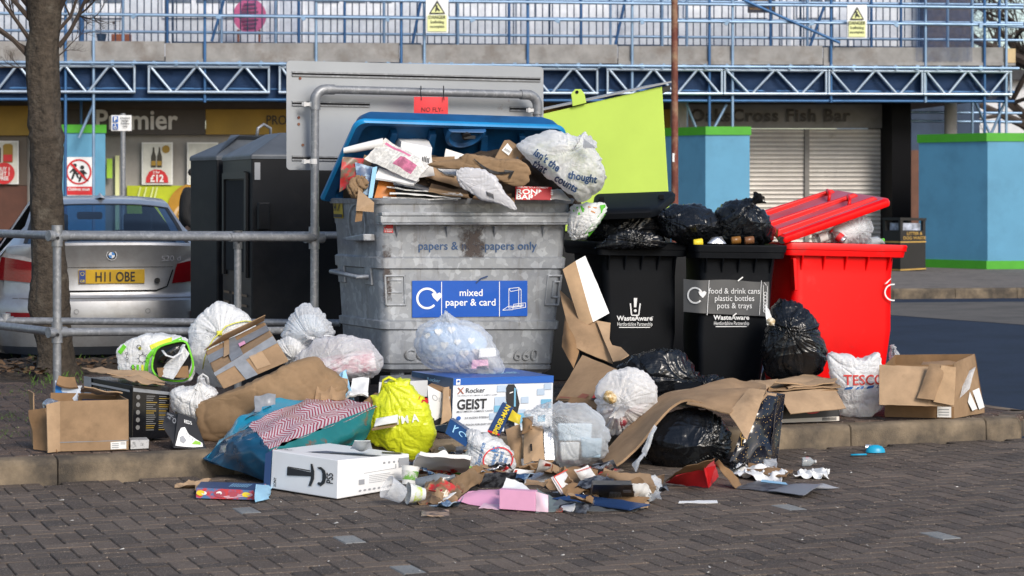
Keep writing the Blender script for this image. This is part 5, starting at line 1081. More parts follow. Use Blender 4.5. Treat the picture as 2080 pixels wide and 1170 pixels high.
fb2 = lambda off: binfn(f2, lambda y: ld(1414, 1418, (y-497)/(yb2-497)), lambda y: ld(1596, 1540, (y-497)/(yb2-497)), 497, yb2, off)
mb = MB(); wasteaware(mb, fb2(-.012), 1486, 649.5, False); mb.build('lettering', m_ink, b2)
m_blab = flat('label_grey', (.085, .087, .09), .4)
F2 = fb2(.0)
def wrap(x, y, off=0.0):   # the label bends round the bin's left edge
    if x >= 1420: return F2(x, y)+V((0, -off, 0))
    q = F2(1420, y); t = (1420-x); return q+V((-t*13.8/F*.9, t*13.8/F*.55-off, 0))
mb = MB(); rows = []
for i in range(7):
    t = i/6; row = []
    for j in range(25): s = j/24; yt = lerp(567, 571, s)+(1.5*math.sin(s*9) if i == 0 else 0); yb = lerp(634, 643, s); row.append(wrap(lerp(1386, 1562, s), -lerp(yt, yb, t), .006+.004*nz((s*8, t*3, 1))))
    rows.append(row)
mb.slab(rows, -.001); lab = mb.build('label', m_blab, b2, True, split=40)
mb = MB(); g = lambda x, y: wrap(x, y, .013); cycle_arrow(mb, g, 1411, -600, 17, 0)
for k, tx in enumerate(('food & drink cans', 'plastic bottles', 'pots & trays')): mb.text(tx, g, 1491, -596-15*k, 16.5, 0, 'C', .0, .88)
for x in (1440, 1546): lines(mb, g, [(x, -569, x-4, -640)], 1)
for k in range(6): mb.ring(g, 1554, -596-7*k, 2.6, 3.6, 0, 14, ry=1.1)
lines(mb, g, [(1550, -578, 1550, -634), (1558, -580, 1558, -634), (1552, -573, 1556, -579)], .9); mb.build('lettering', m_ink, lab)
mb = MB(); lines(mb, lambda x, y: wrap(x, y, .02), [(1498, -570, 1508, -562), (1488, -642, 1495, -636)], 2.5); mb.build('peeling_edge', m_white, lab)
# --- red bin
m_redbin = M('bin_plastic_red', (.72, .001, .002), .36, spec=.3, var=.10, vs=3, bump=.1, bs=90, bd=.002, dirt=((.50, .03, .03), 5, .58, .74)); m_redlid = M('lid_red', (.42, .10, .14), .4, var=.2, vs=5, bump=.1, bs=60, dirt=((.50, .03, .04), 4, .45, .7))
b3, f3, h3 = plasticbin('bright red wheeled bin with its lid ajar over bottles', (1600, 1840, 492, 498), (14.25, 14.5), (-.22, .52, 0), (1622, 1800), .05, m_redbin)
yb3 = HY+(H-PZ)*F/14.25
fb3 = lambda off: binfn(f3, lambda y: ld(1600, 1622, (y-492)/(yb3-492)), lambda y: ld(1840, 1800, (y-492)/(yb3-492)), 492, yb3, off)
lq = [P(1588, 484, 14.2), P(1812, 404, 14.45), P(1696, 387, 15.05), P(1538, 441, 14.95)]; rfn = qfn(*lq, off=0); rn = (lq[1]-lq[0]).cross(lq[3]-lq[0]).normalized()
def rl(ins, o, n=5):
    out = []
    for cu, cv, a0 in ((1-ins-.06, 1-ins-.1, 0), (ins+.03, 1-ins-.04, 90), (ins+.03, ins+.04, 180), (1-ins-.06, ins+.1, 270)):
        rd = (.06, .1) if a0 in (0, 270) else (.03, .04)
        for k in range(n+1): a = R(a0+90*k/n); out.append(rfn(cu+rd[0]*math.cos(a), cv+rd[1]*math.sin(a))+rn*o)
    return out
mb = MB(); mb.loft([rl(.03, -.045), rl(0, -.04), rl(-.005, -.02), rl(.0, .0), rl(.03, .012)], 1, True, True, False); mb.loft([rl(.03, .012), rl(.06, .012)], 0, True, False, True); mb.build('lid', [m_redlid, m_redbin], b3, True, split=35)
for v in (.12, .47, .9):
    mb = MB(); mb.hexa([rfn(-.02, v-.04)+rn*.0, rfn(.93, v-.03)+rn*.008, rfn(.90, v-.02)+rn*.035, rfn(.0, v-.03)+rn*.045, rfn(-.02, v+.04)+rn*.0, rfn(.93, v+.03)+rn*.008, rfn(.90, v+.02)+rn*.035, rfn(.0, v+.03)+rn*.045]); mb.build('lid_rib', m_redbin, b3, bevel=.008)
for a, v in ((.78, .3), (.80, .75)):
    mb = MB(); mb.tube([rfn(a-.1, v-.12)+rn*.01, rfn(a-.06, v-.1)+rn*.05, rfn(a-.0, v+.05)+rn*.055, rfn(a+.02, v+.12)+rn*.01], .011, 0, 10); mb.build('lid_handle', m_redbin, b3, True)
for v in (.05, .95): mb = MB(); c = P(1590, 489, 14.2)+(lq[3]-lq[0])*v; mb.tube([c-(lq[3]-lq[0]).normalized()*.03, c+(lq[3]-lq[0]).normalized()*.03], .022, 0, 14); mb.build('hinge', m_black, b3, True, split=40)
mb = MB(); g = fb3(-.02); ss = lambda x, y: fb3(-.03)(x, y)+V((0, -.02, 0)); mb.ring(ss, 1816, -592, 15.5, 18.5, 0, 30, 80, 280); mb.build('recycling_mark', m_ink, b3)
mb = MB(); s2 = lambda x, y: fb3(-.03)(x, y)+V((0, -.03, 0)); mb.shape([(1797, -575), (1808, -564), (1812, -562), (1803, -573)], s2); mb.build('label_scrap', m_ink, b3)
mb = MB(); mb.hexa(sub(f3, .03, .06, -.02, .05, .70, .9)); mb.build('side_fin', m_redbin, b3, bevel=.004)
# ================================================================== RUBBISH
def rot(fn, x0, y0, a): c, s = math.cos(R(a)), math.sin(R(a)); return lambda x, y: fn(x0+x*c-y*s, -y0+x*s+y*c)
def qcard(name, q, mat_, label, cat, group=None, **k): return card(name, *[P(*c) for c in q], mat_, tag=(label, cat, group), **k)
def gcard(name, q, mat_, label, cat, z=.006, group=None, **k):
    return card(name, *[G(c[0], c[1], c[2] if len(c) > 2 else z) for c in q], mat_, tag=(label, cat, group), **k)
def boxthing(name, label, cat, hx, mats, group=None, bevel=.003, part='carton', mf=None):
    o = sum([V(q) for q in hx[:2]+hx[4:6]], V((0, 0, 0)))/4; t = T(name, label, cat, o, group); mb = MB(); mb.hexa(hx, 0, mf); b = mb.build(part, mats, t, bevel=bevel); return t
def px8(*c): return [P(*q) for q in c]
def knotty(bag, k, Y, d, L, r, seed, mat_): mb = MB(); tuft(mb, P(k[0], k[1], Y), d, L, r, seed); return mb.build('knot', mat_, bag, True)
# ---- on top of the galvanised bin
def news(name, pink):
    def fn(t, u, v):
        col = t.math('FRACT', t.math('MULTIPLY', u, 5)); row = t.math('FRACT', t.math('MULTIPLY', v, 34)); nn = t.noise(60, 3)
        ink = t.math('MULTIPLY', t.math('GREATER_THAN', row, .45), t.math('GREATER_THAN', col, .12)); ink = t.math('MULTIPLY', ink, t.ramp(nn, .42, .55))
        c = t.mix(t.math('MULTIPLY', ink, .55), (.66, .65, .62), (.12, .12, .13))
        inb = lambda a, b, lo, hi: t.math('MULTIPLY', t.math('GREATER_THAN', a, lo), t.math('LESS_THAN', a, hi))
        pic = t.math('MULTIPLY', inb(u, 0, .48, .84), inb(v, 0, .22, .66)); c = t.mix(pic, c, t.mix(t.ramp(t.noise(25, 4), .4, .6), pink, [q*.55 for q in pink])); hd = t.math('MULTIPLY', inb(u, 0, .08, .6), inb(v, 0, .80, .90)); return t.mix(hd, c, pink)
    return uvmat(name, fn, .8)
m_news = news('newsprint', (.55, .16, .28)); m_news2 = news('newsprint_grey', (.2, .22, .26)); m_paper = M('white_paper', (.74, .74, .73), .75, var=.06); m_foil = M('foil', (.55, .56, .58), .22, .8, bump=.6, bs=30, bd=.01)
m_photo = lambda nm, a, b, s=14: M(nm, a, .35, var=.0, dirt=(b, s, .45, .55))
m_redmix = m_photo('red_print_mix', (.42, .03, .03), (.16, .12, .08), 20); m_bluemix = m_photo('blue_print_mix', (.25, .36, .48), (.03, .07, .16), 16); m_darkmix = m_photo('dark_print_mix', (.02, .022, .03), (.10, .11, .13), 24)
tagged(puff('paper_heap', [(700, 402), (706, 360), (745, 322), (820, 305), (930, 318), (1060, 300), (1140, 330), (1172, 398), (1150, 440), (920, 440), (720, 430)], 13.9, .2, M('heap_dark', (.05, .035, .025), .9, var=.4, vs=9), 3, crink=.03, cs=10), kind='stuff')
t = boxthing('carton', 'small white carton with black print among the papers under the blue lid', 'carton', px8((812, 318, 13.62), (874, 336, 13.6), (878, 300, 13.62), (815, 287, 13.66), (790, 300, 13.9), (860, 300, 13.9), (868, 279, 13.9), (800, 276, 13.9)), flat('carton_white', (.80, .80, .80)))
mb = MB(); f = qfn(P(812, 318, 13.62), P(874, 336, 13.6), P(878, 300, 13.62), P(815, 287, 13.66), .004)
for k in range(5): mb.shape([(.72+.05*k, .1), (.75+.05*k, .1), (.75+.05*k, .35+.07*(k % 3)), (.72+.05*k, .35)], f)
mb.build('print', m_black, t)
mb = MB(); rr = []
for x, y, r in ((698, 306, .018), (720, 302, .024), (748, 296, .027), (778, 290, .03)): c = P(x, y, 13.5); rr.append([c+V((0, math.cos(a)*r, math.sin(a)*r)) for a in [2*math.pi*i/18 for i in range(18)]])
mb.loft(rr, 0); mb.build('paper_roll', m_paper, smooth=True, tag=('white paper rolled up, at the left of the newspapers on the galvanised bin', 'paper'))
for k, (q, mt, lb, kw) in enumerate([
    ([(692, 390, 13.42), (722, 372, 13.42), (742, 322, 13.5), (694, 318, 13.45)], m_redmix, 'crumpled red printed packaging at the left end of the bin heap', dict(crumple=.03, th=.004)),
    ([(728, 392, 13.36), (757, 398, 13.36), (762, 340, 13.44), (722, 330, 13.44)], m_bluemix, 'blue and white printed leaflet standing on end beside the orange card', dict(crumple=.014, th=.006)),
    ([(748, 402, 13.32), (756, 402, 13.32), (766, 338, 13.42), (757, 340, 13.42)], m_sky, 'thin pale blue booklet standing on its spine in the bin', dict(th=.01)),
    ([(760, 402, 13.4), (806, 402, 13.42), (798, 360, 13.5), (776, 344, 13.48)], flat('orange_card', (.50, .16, .02)), 'folded orange card below the pink newspaper', dict(th=.004, bulge=.01)),
    ([(738, 322, 13.44), (846, 370, 13.36), (874, 336, 13.4), (784, 280, 13.52)], m_news, 'newspaper with pink pictures draped over the left of the heap', dict(crumple=.016, th=.006, bulge=.03, n=16)),
    ([(760, 362, 13.4), (838, 374, 13.36), (852, 364, 13.42), (770, 340, 13.46)], m_paper, 'white newspaper fold sticking out under the pink pages', dict(crumple=.012, th=.012)),
    ([(905, 352, 13.5), (1000, 362, 13.5), (1010, 346, 13.6), (880, 334, 13.6)], m_news2, 'grey magazine lying flat below the brown mailer', dict(crumple=.01, th=.01)),
    ([(1118, 404, 13.55), (1160, 406, 13.6), (1140, 384, 13.7), (1118, 384, 13.65)], m_paper, 'white card with blue edge between the red book and the white carrier', dict(crumple=.01, th=.004))]):
    qcard('newspaper' if mt in (m_news, m_news2) else 'paper', q, mt, lb, 'newspaper' if mt in (m_news, m_news2) else 'paper', seed=k*3+1, **kw)
gl = 'layered newspapers above the bin rim'
for k, (x0, y0, x1, y1, dy) in enumerate([(778, 400, 930, 404, 6), (792, 392, 936, 402, 7), (786, 380, 940, 396, 6), (800, 370, 905, 394, 6), (870, 386, 955, 402, 9), (960, 404, 1046, 407, 8)]):
    qcard('newspaper', [(x0, y0, 13.36-.02*(k % 2)), (x1, y1, 13.42), (x1-8, y1-dy*1.6, 13.75), (x0+6, y0-dy*1.4, 13.7)], [m_news2, m_paper, m_news2, m_darkmix, m_kraft, m_card3][k], ['bottom newspaper of the flat stack on the bin rim', 'white edged newspaper second in the flat stack on the rim', 'creased newspaper in the middle of the flat stack on the rim', 'dark glossy magazine topmost of the flat stack on the rim', 'torn brown paper beside the newspaper stack', 'dark cardboard strip under the grey plastic mailer'][k], 'newspaper' if k < 4 else 'paper', gl, crumple=.010, th=.007, seed=20+k)
puff('brown_paper', [(706, 378), (718, 358), (738, 354), (748, 366), (744, 384), (730, 402), (712, 404)], 13.38, .06, m_kraft, 5, crink=.022, cs=22, NR=16, NA=60, tag=('crumpled brown paper bag at the left corner of the bin', 'paper bag'))
t = T('card_flap', 'torn tan card flap hanging over the left corner of the bin rim', 'cardboard', P(740, 425, 13.24)); mb = MB(); mb.prism([P(x, y, Y) for x, y, Y in ((723, 428, 13.2), (759, 431, 13.2), (760, 411, 13.2), (728, 384, 13.28))], (0, .004, 0)); mb.build('flap', m_card2, t); mb = MB(); mb.prism([P(x, y, Y) for x, y, Y in ((721, 451, 13.22), (735, 449, 13.22), (737, 429, 13.22), (724, 428, 13.22))], (0, .004, 0)); mb.build('strip', m_card3, t)
bg_ = puff('mailer', [(868, 333), (900, 326), (925, 322), (948, 312), (985, 316), (1010, 322), (1050, 322), (1070, 332), (1078, 352), (1070, 374), (1045, 379), (1005, 366), (960, 352), (925, 345), (890, 342)], 13.42, .07, m_kraft, 8, crink=.009, cs=12, tag=('large creased brown paper mailer printed with a black curved arrow', 'mailer'))
mb = MB(); f = decal(bg_, .012, 13.42); n = 24; ctr = [(963+75*t, -(323+46*t-20*t*t+8*math.sin(math.pi*t))) for t in [i/n for i in range(n+1)]]
for i in range(n): 
    w0, w1 = [1.5+4.5*math.sin(math.pi*min(1, (j/n)*.9+.05)) for j in (i, i+1)]; a, b = ctr[i], ctr[i+1]; mb.quad(f(a[0], a[1]-w0/2), f(b[0], b[1]-w1/2), f(b[0], b[1]+w1/2), f(a[0], a[1]+w0/2))
mb.poly([f(1024, -345), f(1045, -347), f(1036, -364), f(1033, -358), f(1037, -351), f(1026, -350)]); mb.build('print', m_black, bg_)
t = boxthing('mailer', 'smaller brown card mailer with white barcode label standing behind the arrow mailer', 'mailer', px8((1004, 322, 13.55), (1048, 338, 13.55), (1062, 312, 13.6), (1024, 284, 13.6), (1010, 316, 13.65), (1056, 330, 13.65), (1074, 310, 13.7), (1034, 283, 13.7)), m_kraft, bevel=.006)
f = qfn(P(1004, 322, 13.55), P(1048, 338, 13.55), P(1062, 312, 13.6), P(1024, 284, 13.6), .005); mb = MB(); mb.shape([(.12, .5), (.5, .42), (.52, .82), (.2, .95)], f); lb = mb.build('label', m_paper, t); mb = MB(); f = qfn(P(1004, 322, 13.55), P(1048, 338, 13.55), P(1062, 312, 13.6), P(1024, 284, 13.6), .008)
for k in range(7): mb.shape([(.2+.04*k, .55), (.22+.04*k, .55), (.24+.04*k, .68), (.22+.04*k, .68)], f)
mb.build('barcode', m_black, lb); mb = MB(); mb.shape([(.75, .02), (1, .02), (1, .5), (.85, .62)], f); mb.build('tape', m_darkmix, t)
m_poly = film('poly_mailer_grey', (.56, .56, .59), 1, .35, .1, 10, .15)
bg_ = puff('poly_mailer', [(926, 346), (950, 341), (985, 346), (1010, 360), (1014, 372), (1032, 396), (1056, 430), (1020, 417), (985, 408), (962, 397), (936, 376)], 13.22, .035, m_poly, 9, crink=.006, cs=12, fold=.008, knot=(930, 360), tag=('pale grey plastic mailing bag spilling over the bin rim', 'mailing bag'))
mb = MB(); f = decal(bg_, .006, 13.22)
for k in range(6): lines(mb, f, [(988+2.6*k, -(388+1.2*k), 990+2.6*k, -(398+1.2*k))], 1.3)
mb.build('barcode', m_black, bg_)
hx = px8((1046, 406, 13.5), (1119, 407, 13.52), (1121, 380, 13.56), (1047, 378, 13.54), (1046, 406, 13.6), (1119, 407, 13.62), (1121, 380, 13.62), (1047, 378, 13.6))
t = boxthing('book', 'red book with white title lettering resting on the bin rim', 'book', hx, m_red); f = qfn(hx[0], hx[1], hx[2], hx[3], .004); mb = MB(); mb.text('RONNIE', f, .02, .42, .5, 0, 'L', .03, .55); mb.text('BARKER', f, .02, .04, .5, 0, 'L', .03, .55); mb.text('TRIBUTE TO A COMEDY', f, .03, .86, .16, 0, 'L', .01, .5); mb.build('lettering', m_white, t)
mb = MB(); f2_ = qfn(hx[0], hx[1], hx[2], hx[3], .007); mb.shape([(.42, 0), (.98, 0), (.98, .85), (.8, .8), (.6, .4)], f2_); mb.build('band', flat('dark_red', (.33, .01, .015)), t)
pbag = puff('carrier_bag', [(1050, 296), (1075, 277), (1100, 266), (1125, 261), (1150, 270), (1172, 276), (1190, 268), (1202, 284), (1208, 298), (1222, 322), (1232, 345), (1230, 375), (1212, 400), (1184, 413), (1160, 400), (1128, 372), (1092, 340), (1066, 316)], 13.55, .21, film('carrier_plastic', (.90, .91, .93), .66, .3, .35, 16, .3), 12, knot=(1186, 300), fold=.03, crink=.014, cs=8, fl=.3, tag=('knotted white carrier bag with navy writing on the right corner of the galvanised bin', 'carrier bag'))
knotty(pbag, (1186, 300), 13.34, (.5, -.5, .5), .07, .05, 2, m_bag)
mb = MB(); f = decal(pbag, .016, 13.5)
for tx, x, y, a, h, al in (("isn't the", 1082, 314, -36, 22, 'L'), ('thought', 1152, 362, -10, 22, 'L'), ('that', 1080, 336, -34, 22, 'L'), ('counts', 1124, 366, -30, 22, 'L')): mb.text(tx, rot(f, x, y, a), 0, 0, h, 0, al, .03, .86)
mb.build('lettering', flat('navy_ink', (.02, .06, .16)), pbag)
puff('waste_paper', [(1075, 300), (1110, 280), (1160, 290), (1205, 320), (1218, 370), (1190, 398), (1150, 385), (1100, 335)], 13.58, .13, m_photo('pale_waste', (.62, .62, .6), (.45, .52, .2), 9), 31, crink=.03, NR=14, NA=60, tag=('pale crumpled paper showing inside the white carrier bag with navy writing', 'paper'))
gbag = puff('carrier_bag', [(1158, 424), (1180, 414), (1205, 411), (1228, 412), (1233, 430), (1218, 455), (1192, 482), (1165, 490), (1152, 470)], 13.75, .1, m_bag, 14, knot=(1165, 485), fold=.02, tag=('white carrier bag with lime green band wedged between galvanised and black bins', 'carrier bag'))
mb = MB(); f = decal(gbag, .006, 13.75); lines(mb, f, [(1224, -416, 1226, -432), (1226, -432, 1205, -462), (1205, -462, 1192, -477)], 11, 0); lines(mb, f, [(1164, -428, 1186, -424), (1172, -420, 1176, -436), (1180, -418, 1184, -430)], 4, 0); lines(mb, f, [(1194, -420, 1212, -422), (1200, -428, 1208, -432)], 2, 1); mb.build('print', [m_lime if False else m_green, m_orange], gbag)
# ---- bags on the bins
bag = 'rubbish bag'; gk = 'black bags heaped on the black bins'
for k, (ol, Y, T_, kn, lb) in enumerate([
    ([(1192, 476), (1205, 446), (1240, 424), (1290, 420), (1330, 430), (1350, 470), (1345, 496), (1270, 503), (1198, 502)], 14.2, .2, (1205, 490), 'glossy black rubbish bag under the open black lid'),
    ([(1330, 440), (1345, 424), (1380, 416), (1420, 416), (1452, 428), (1464, 460), (1458, 496), (1420, 502), (1390, 500), (1350, 476)], 14.05, .2, (1340, 440), 'black rubbish bag bulging in the gap between the two black bins'),
    ([(1448, 432), (1462, 416), (1490, 407), (1512, 404), (1540, 398), (1536, 416), (1552, 430), (1566, 450), (1576, 478), (1568, 498), (1520, 502), (1470, 500), (1452, 466)], 14.05, .19, (1525, 410), 'tallest black rubbish bag with a twisted top on the labelled black bin'),
    ([(1210, 500), (1260, 468), (1320, 470), (1350, 486), (1345, 503), (1220, 506)], 13.95, .08, (1300, 490), 'flattened black bag spread along the rim of the lidded black bin')]):
    b = puff('rubbish_bag', ol, Y, T_, m_bbag, 40+k, knot=kn, fold=.035, crink=.015, cs=6, fk=5, facets=20, jag=2.6, tag=(lb, bag, gk))
    if k == 2: knotty(b, (1528, 414), 13.98, (.6, -.1, .5), .07, .045, 4, m_bbag)
mb = MB(); mb.slab(bil(P(1437, 494, 13.85), P(1475, 495, 13.85), P(1466, 480, 13.9), P(1446, 482, 13.9), 8, 8, .02), .003); mb.build('food_tray', m_foil, smooth=True, tag=('small silver foil tray on the rim of the labelled black bin', 'food tray'))
for x, y, m_, lb in ((1418, 494, m_yellow, 'crushed yellow can on the rim between the black bags'), (1495, 489, M('can_amber', (.2, .09, .02), .3), 'amber drink can under the tallest black bag'), (1522, 489, M('can_brown', (.16, .07, .03), .3), 'brown drink can right of the amber can under the tallest black bag')):
    mb = MB(); c = P(x, y, 13.86); mb.tube([c-V((.03, .0, .0)), c-V((.026, 0, 0)), c+V((.026, .01, .006)), c+V((.03, .01, .006))], [.018, .024, .024, .018], 0, 16); mb.build('drink_can', m_, smooth=True, tag=(lb, 'can'))
# in the red bin
b = puff('clear_bag', [(1650, 478), (1668, 458), (1700, 444), (1735, 434), (1764, 438), (1774, 452), (1768, 478), (1750, 494), (1690, 498)], 14.55, .12, m_clear, 51, knot=(1740, 470), fold=.03, tag=('clear plastic bag bulging out under the raised red lid', 'plastic bag'))
mb = MB(); mb.tube([P(1700, 484, 14.5), P(1742, 452, 14.6)], .075, 0, 20); mb.build('paper_cup', flat('cup_white', (.75, .76, .78)), smooth=True, tag=('white paper cup with blue arrow inside the clear bag under the red lid', 'cup'))
def bottle(p, q, r, m_, label, cap=None, gl_=None):
    p, q = V(p), V(q); t = T('bottle', label, 'bottle', p); d = (q-p); mb = MB(); ts = (0, .02, .62, .78, .88, 1); rs = (.8, 1, 1, .6, .36, .36); mb.tube([p+d*a for a in ts], [r*a for a in rs], 0, 18); mb.build('body', m_, t, True, split=60)
    if cap: mb = MB(); mb.tube([p+d*.97, p+d*1.08], r*.45, 0, 14); mb.build('cap', cap, t, True, split=50)
    if gl_: mb = MB(); mb.tube([p+d*.2, p+d*.52], r*1.03, 0, 18, False); mb.build('label', gl_, t, True)
    return t
m_clearbot = film('clear_bottle', (.55, .6, .63), .3, .1, 0, 20, .1)
bottle(P(1652, 488, 14.45), P(1702, 472, 14.5), .032, m_clearbot, 'clear plastic bottle with red cap lying in the red bin', m_red, m_white)
bottle(P(1715, 490, 14.42), P(1690, 470, 14.45), .03, m_foil, 'red and silver bottle beside the clear one in the red bin', m_red, m_red)
bottle(P(1764, 492, 14.5), P(1792, 488, 14.6), .03, m_clearbot, 'clear empty bottle at the right end of the red bin', m_green)
puff('plastic_wrap', [(1766, 494), (1770, 486), (1785, 482), (1796, 488), (1796, 497)], 14.6, .05, m_clear, 55, NR=10, NA=40, tag=('scrap of clear wrap on the right rim of the red bin', 'wrap'))
# ---- bags on the ground
def wbag(ol, Y, T_, kn, lb, mt, seed, kd=None, cat='rubbish bag', nm='rubbish_bag', **k):
    b = puff(nm, ol, Y, T_, mt, seed, knot=kn, tag=(lb, cat), **{**dict(fold=.034, crink=.014, cs=7, fl=.3, floor=None), **k})
    if kd: knotty(b, kn, Y-T_*.62, kd, k.get('kl', .1), .05, seed, mt) 
    return b
bA = wbag([(446, 613), (470, 618), (488, 628), (508, 646), (524, 668), (530, 700), (515, 740), (480, 775), (440, 788), (410, 770), (392, 738), (381, 695), (386, 664), (402, 642), (426, 622)], 12.75, .2, (455, 672), 'large white rubbish bag with a yellow drawstring leaning on the railing', m_bag, 61)
mb = MB(); f = decal(bA, .012, 12.75); 
mb.tube([f(x, -y)+V((0, -.01, 0)) for x, y in ((455, 672), (465, 660), (480, 654), (500, 650), (521, 654))], .006, 0, 8, flat=.5); mb.tube([f(x, -y)+V((0, -.012, 0)) for x, y in ((455, 672), (442, 684), (432, 702), (424, 722), (418, 745))], .007, 0, 8, flat=.5); mb.box(f(453, -673), (.03, .02, .025)); mb.build('drawstring', M('drawstring_yellow', (.72, .70, .10), .4), bA, True)
# taped box
bx = px8((454, 791, 12.15), (588, 734, 12.25), (554, 683, 12.35), (434, 758, 12.2), (436, 760, 12.5), (560, 705, 12.6), (537, 653, 12.65), (416, 713, 12.5))
t = boxthing('cardboard_box', 'battered brown cardboard box wrapped in grey tape beside the drawstring bag', 'box', bx, m_card, bevel=.008); tf = qfn(bx[3], bx[2], bx[6], bx[7], .004); ff = qfn(bx[0], bx[1], bx[2], bx[3], .004)
def strip(par, f, q, m_, nm='tape', n=6):
    mb = MB(); mb.grid([[f(*(lerp(V((*q[0], 0)), V((*q[1], 0)), j/n)*(1-i/2)+lerp(V((*q[3], 0)), V((*q[2], 0)), j/n)*(i/2))[:2]) for j in range(n+1)] for i in range(3)]); return mb.build(nm, m_, par, True)
strip(t, tf, [(-.0, .42), (1, .35), (1, .72), (0, .75)], m_tape); strip(t, tf, [(.30, 0), (.5, 0), (.5, .95), (.32, 1)], m_tape); strip(t, ff, [(0, .80), (1, .72), (1, 1), (0, 1)], m_tape); strip(t, ff, [(.34, .0), (.52, .0), (.48, 1), (.30, 1)], m_tape); strip(t, ff, [(.55, .2), (.75, .15), (.75, .75), (.55, .8)], m_card2, 'patch')
tf2 = qfn(bx[3], bx[2], bx[6], bx[7], .009); strip(t, tf2, [(.22, .3), (.32, .3), (.42, 1.05), (.34, 1.05)], m_card2, 'torn_strip'); strip(t, tf2, [(.5, .35), (.6, .34), (.6, .5), (.5, .52)], m_pink, 'label_scrap')
a, b, c, d = tf(.0, 1), tf(1, 1), tf(1, .78)+V((0, -.02, .05)), tf(.3, .80)+V((0, -.03, .06)); card('flap', a, b, c, d, m_card, .005, 6, .01, parent=t)
# brown parcel
wbag([(396, 818), (440, 804), (520, 770), (590, 738), (640, 728), (662, 746), (690, 764), (706, 790), (690, 806), (600, 830), (510, 866), (452, 896), (420, 900), (404, 885), (400, 850)], 12.05, .15, (690, 780), 'long brown paper parcel with a crumpled open end below the taped box', m_kraft, 63, cat='parcel', nm='parcel', prof=.5, crink=.011, fold=.016, cs=8, facets=18)
qcard('brown_paper', [(640, 812, 11.95), (705, 812, 11.95), (706, 768, 12.1), (646, 752, 12.05)], m_card, 'torn crumpled brown paper at the open end of the long parcel', 'paper', crumple=.03, th=.004, seed=64, n=14)
# gift bag
A_, B_, C_, D_ = P(503, 861, 11.55), P(549, 914, 11.15), P(545, 979, 11.2), P(412, 932, 11.5); A2_, B2_, C2_, D2_ = P(655, 797, 12.1), P(769, 823, 11.8), P(745, 888, 11.75), P(572, 800, 12.25)
t = T('gift_bag', 'big teal gift bag with a red and white chevron panel lying on the kerb', 'gift bag', (C_+D_)/2)
def chev(tt, u, v):
    z = tt.math('ABSOLUTE', tt.math('SUBTRACT', tt.math('FRACT', tt.math('MULTIPLY', v, 3.0)), .5)); s = tt.math('FRACT', tt.math('ADD', tt.math('MULTIPLY', u, 32.0), tt.math('MULTIPLY', z, 5.0))); return tt.mix(tt.math('GREATER_THAN', s, .52), (.52, .48, .50), (.30, .03, .06))
m_chev = uvmat('chevron_print', chev, .3)
m_gteal = M('gift_teal', (.005, .055, .115), .25, var=.3, vs=6, coat=.4); m_gblue = M('gift_blue', (.008, .26, .42), .25, var=.1, vs=5, coat=.4, dirt=((.5, .5, .5), 12, .72, .76)); m_ggreen = M('gift_green', (.012, .14, .15), .3, var=.15, vs=7, dirt=((.13, .08, .06), 8, .60, .66))
for nm, q, m_, bu, cr in (('chevron_panel', (B_, B2_, A2_, A_), m_chev, .03, .022), ('front_side', (C_, C2_, B2_, B_), m_ggreen, .05, .024), ('gusset', (D_, C_, B_, A_), m_gteal, .07, .026), ('back_side', (A_, A2_, D2_, D_), m_gblue, .07, .022), ('bag_underside', (D_, D2_, C2_, C_), m_gteal, .0, .0)):
    card(nm, *q, m_, .002, 18, bu, cr, 7, t, cf=7)
q = [lerp(lerp(D_, C_, .35), lerp(A_, B_, .4), s) for s in (.1, .75)]; card('gusset_flap', lerp(D_, C_, .1), lerp(D_, C_, .62), lerp(A_, B_, .72), lerp(A_, B_, .1), m_gteal, .002, 8, .05, .008, 5, t)
mb = MB(); f = qfn(A_, A2_, D2_, D_, .045)
for cx, cy, r, m_ in ((.25, .25, .07, 1), (.3, .2, .05, 0), (.42, .18, .05, 1), (.55, .3, .06, 1)): mb.disc(f, cx, cy, r, m_, 14, 1.3)
mb.build('figure_print', [m_white, flat('print_red', (.45, .06, .06))], t)
qcard('tape_scrap', [(512, 838, 11.75), (560, 824, 11.8), (562, 806, 11.9), (520, 804, 11.85)], m_tape, 'crumpled grey tape between the brown parcel and the gift bag', 'tape', crumple=.03, th=.003, seed=71)
# milky bags behind
bT = wbag([(578, 668), (590, 640), (606, 622), (628, 617), (648, 628), (668, 650), (680, 676), (672, 692), (650, 700), (620, 712), (590, 706), (572, 688)], 13.0, .16, (640, 686), 'milky tied bag with white ears against the galvanised bin left side', m_semi, 65, kd=(.1, -.8, .1), fk=7)
puff('towel', [(592, 662), (610, 640), (640, 640), (662, 670), (640, 690), (600, 690)], 13.03, .09, M('cloth_blue_grey', (.42, .50, .58), .9), 66, NR=12, NA=50, tag=('pale blue cloth showing inside the milky tied bag', 'cloth'))
for x1, y1 in ((686, 684), (604, 688), (676, 700), (614, 698)): mb = MB(); a = P(640, 686, 12.86); b = P(x1, y1, 12.9); mb.tube([a, lerp(a, b, .5)+V((0, -.03, .012)), b], [.012, .014, .004], 0, 8, flat=.4); mb.build('bag_tie', m_bag, bT, True)
wbag([(562, 712), (566, 694), (590, 686), (612, 694), (620, 716), (600, 738), (575, 738)], 12.9, .1, (600, 730), 'small white bag squeezed below the milky tied bag', m_bag, 67)
wbag([(596, 735), (610, 716), (640, 692), (680, 684), (720, 684), (748, 694), (770, 716), (776, 742), (765, 760), (735, 774), (700, 778), (650, 765), (615, 752)], 12.75, .17, (610, 742), 'milky bag with pink patterned box inside, leaning on the galvanised bin', m_semi, 68, fk=4)
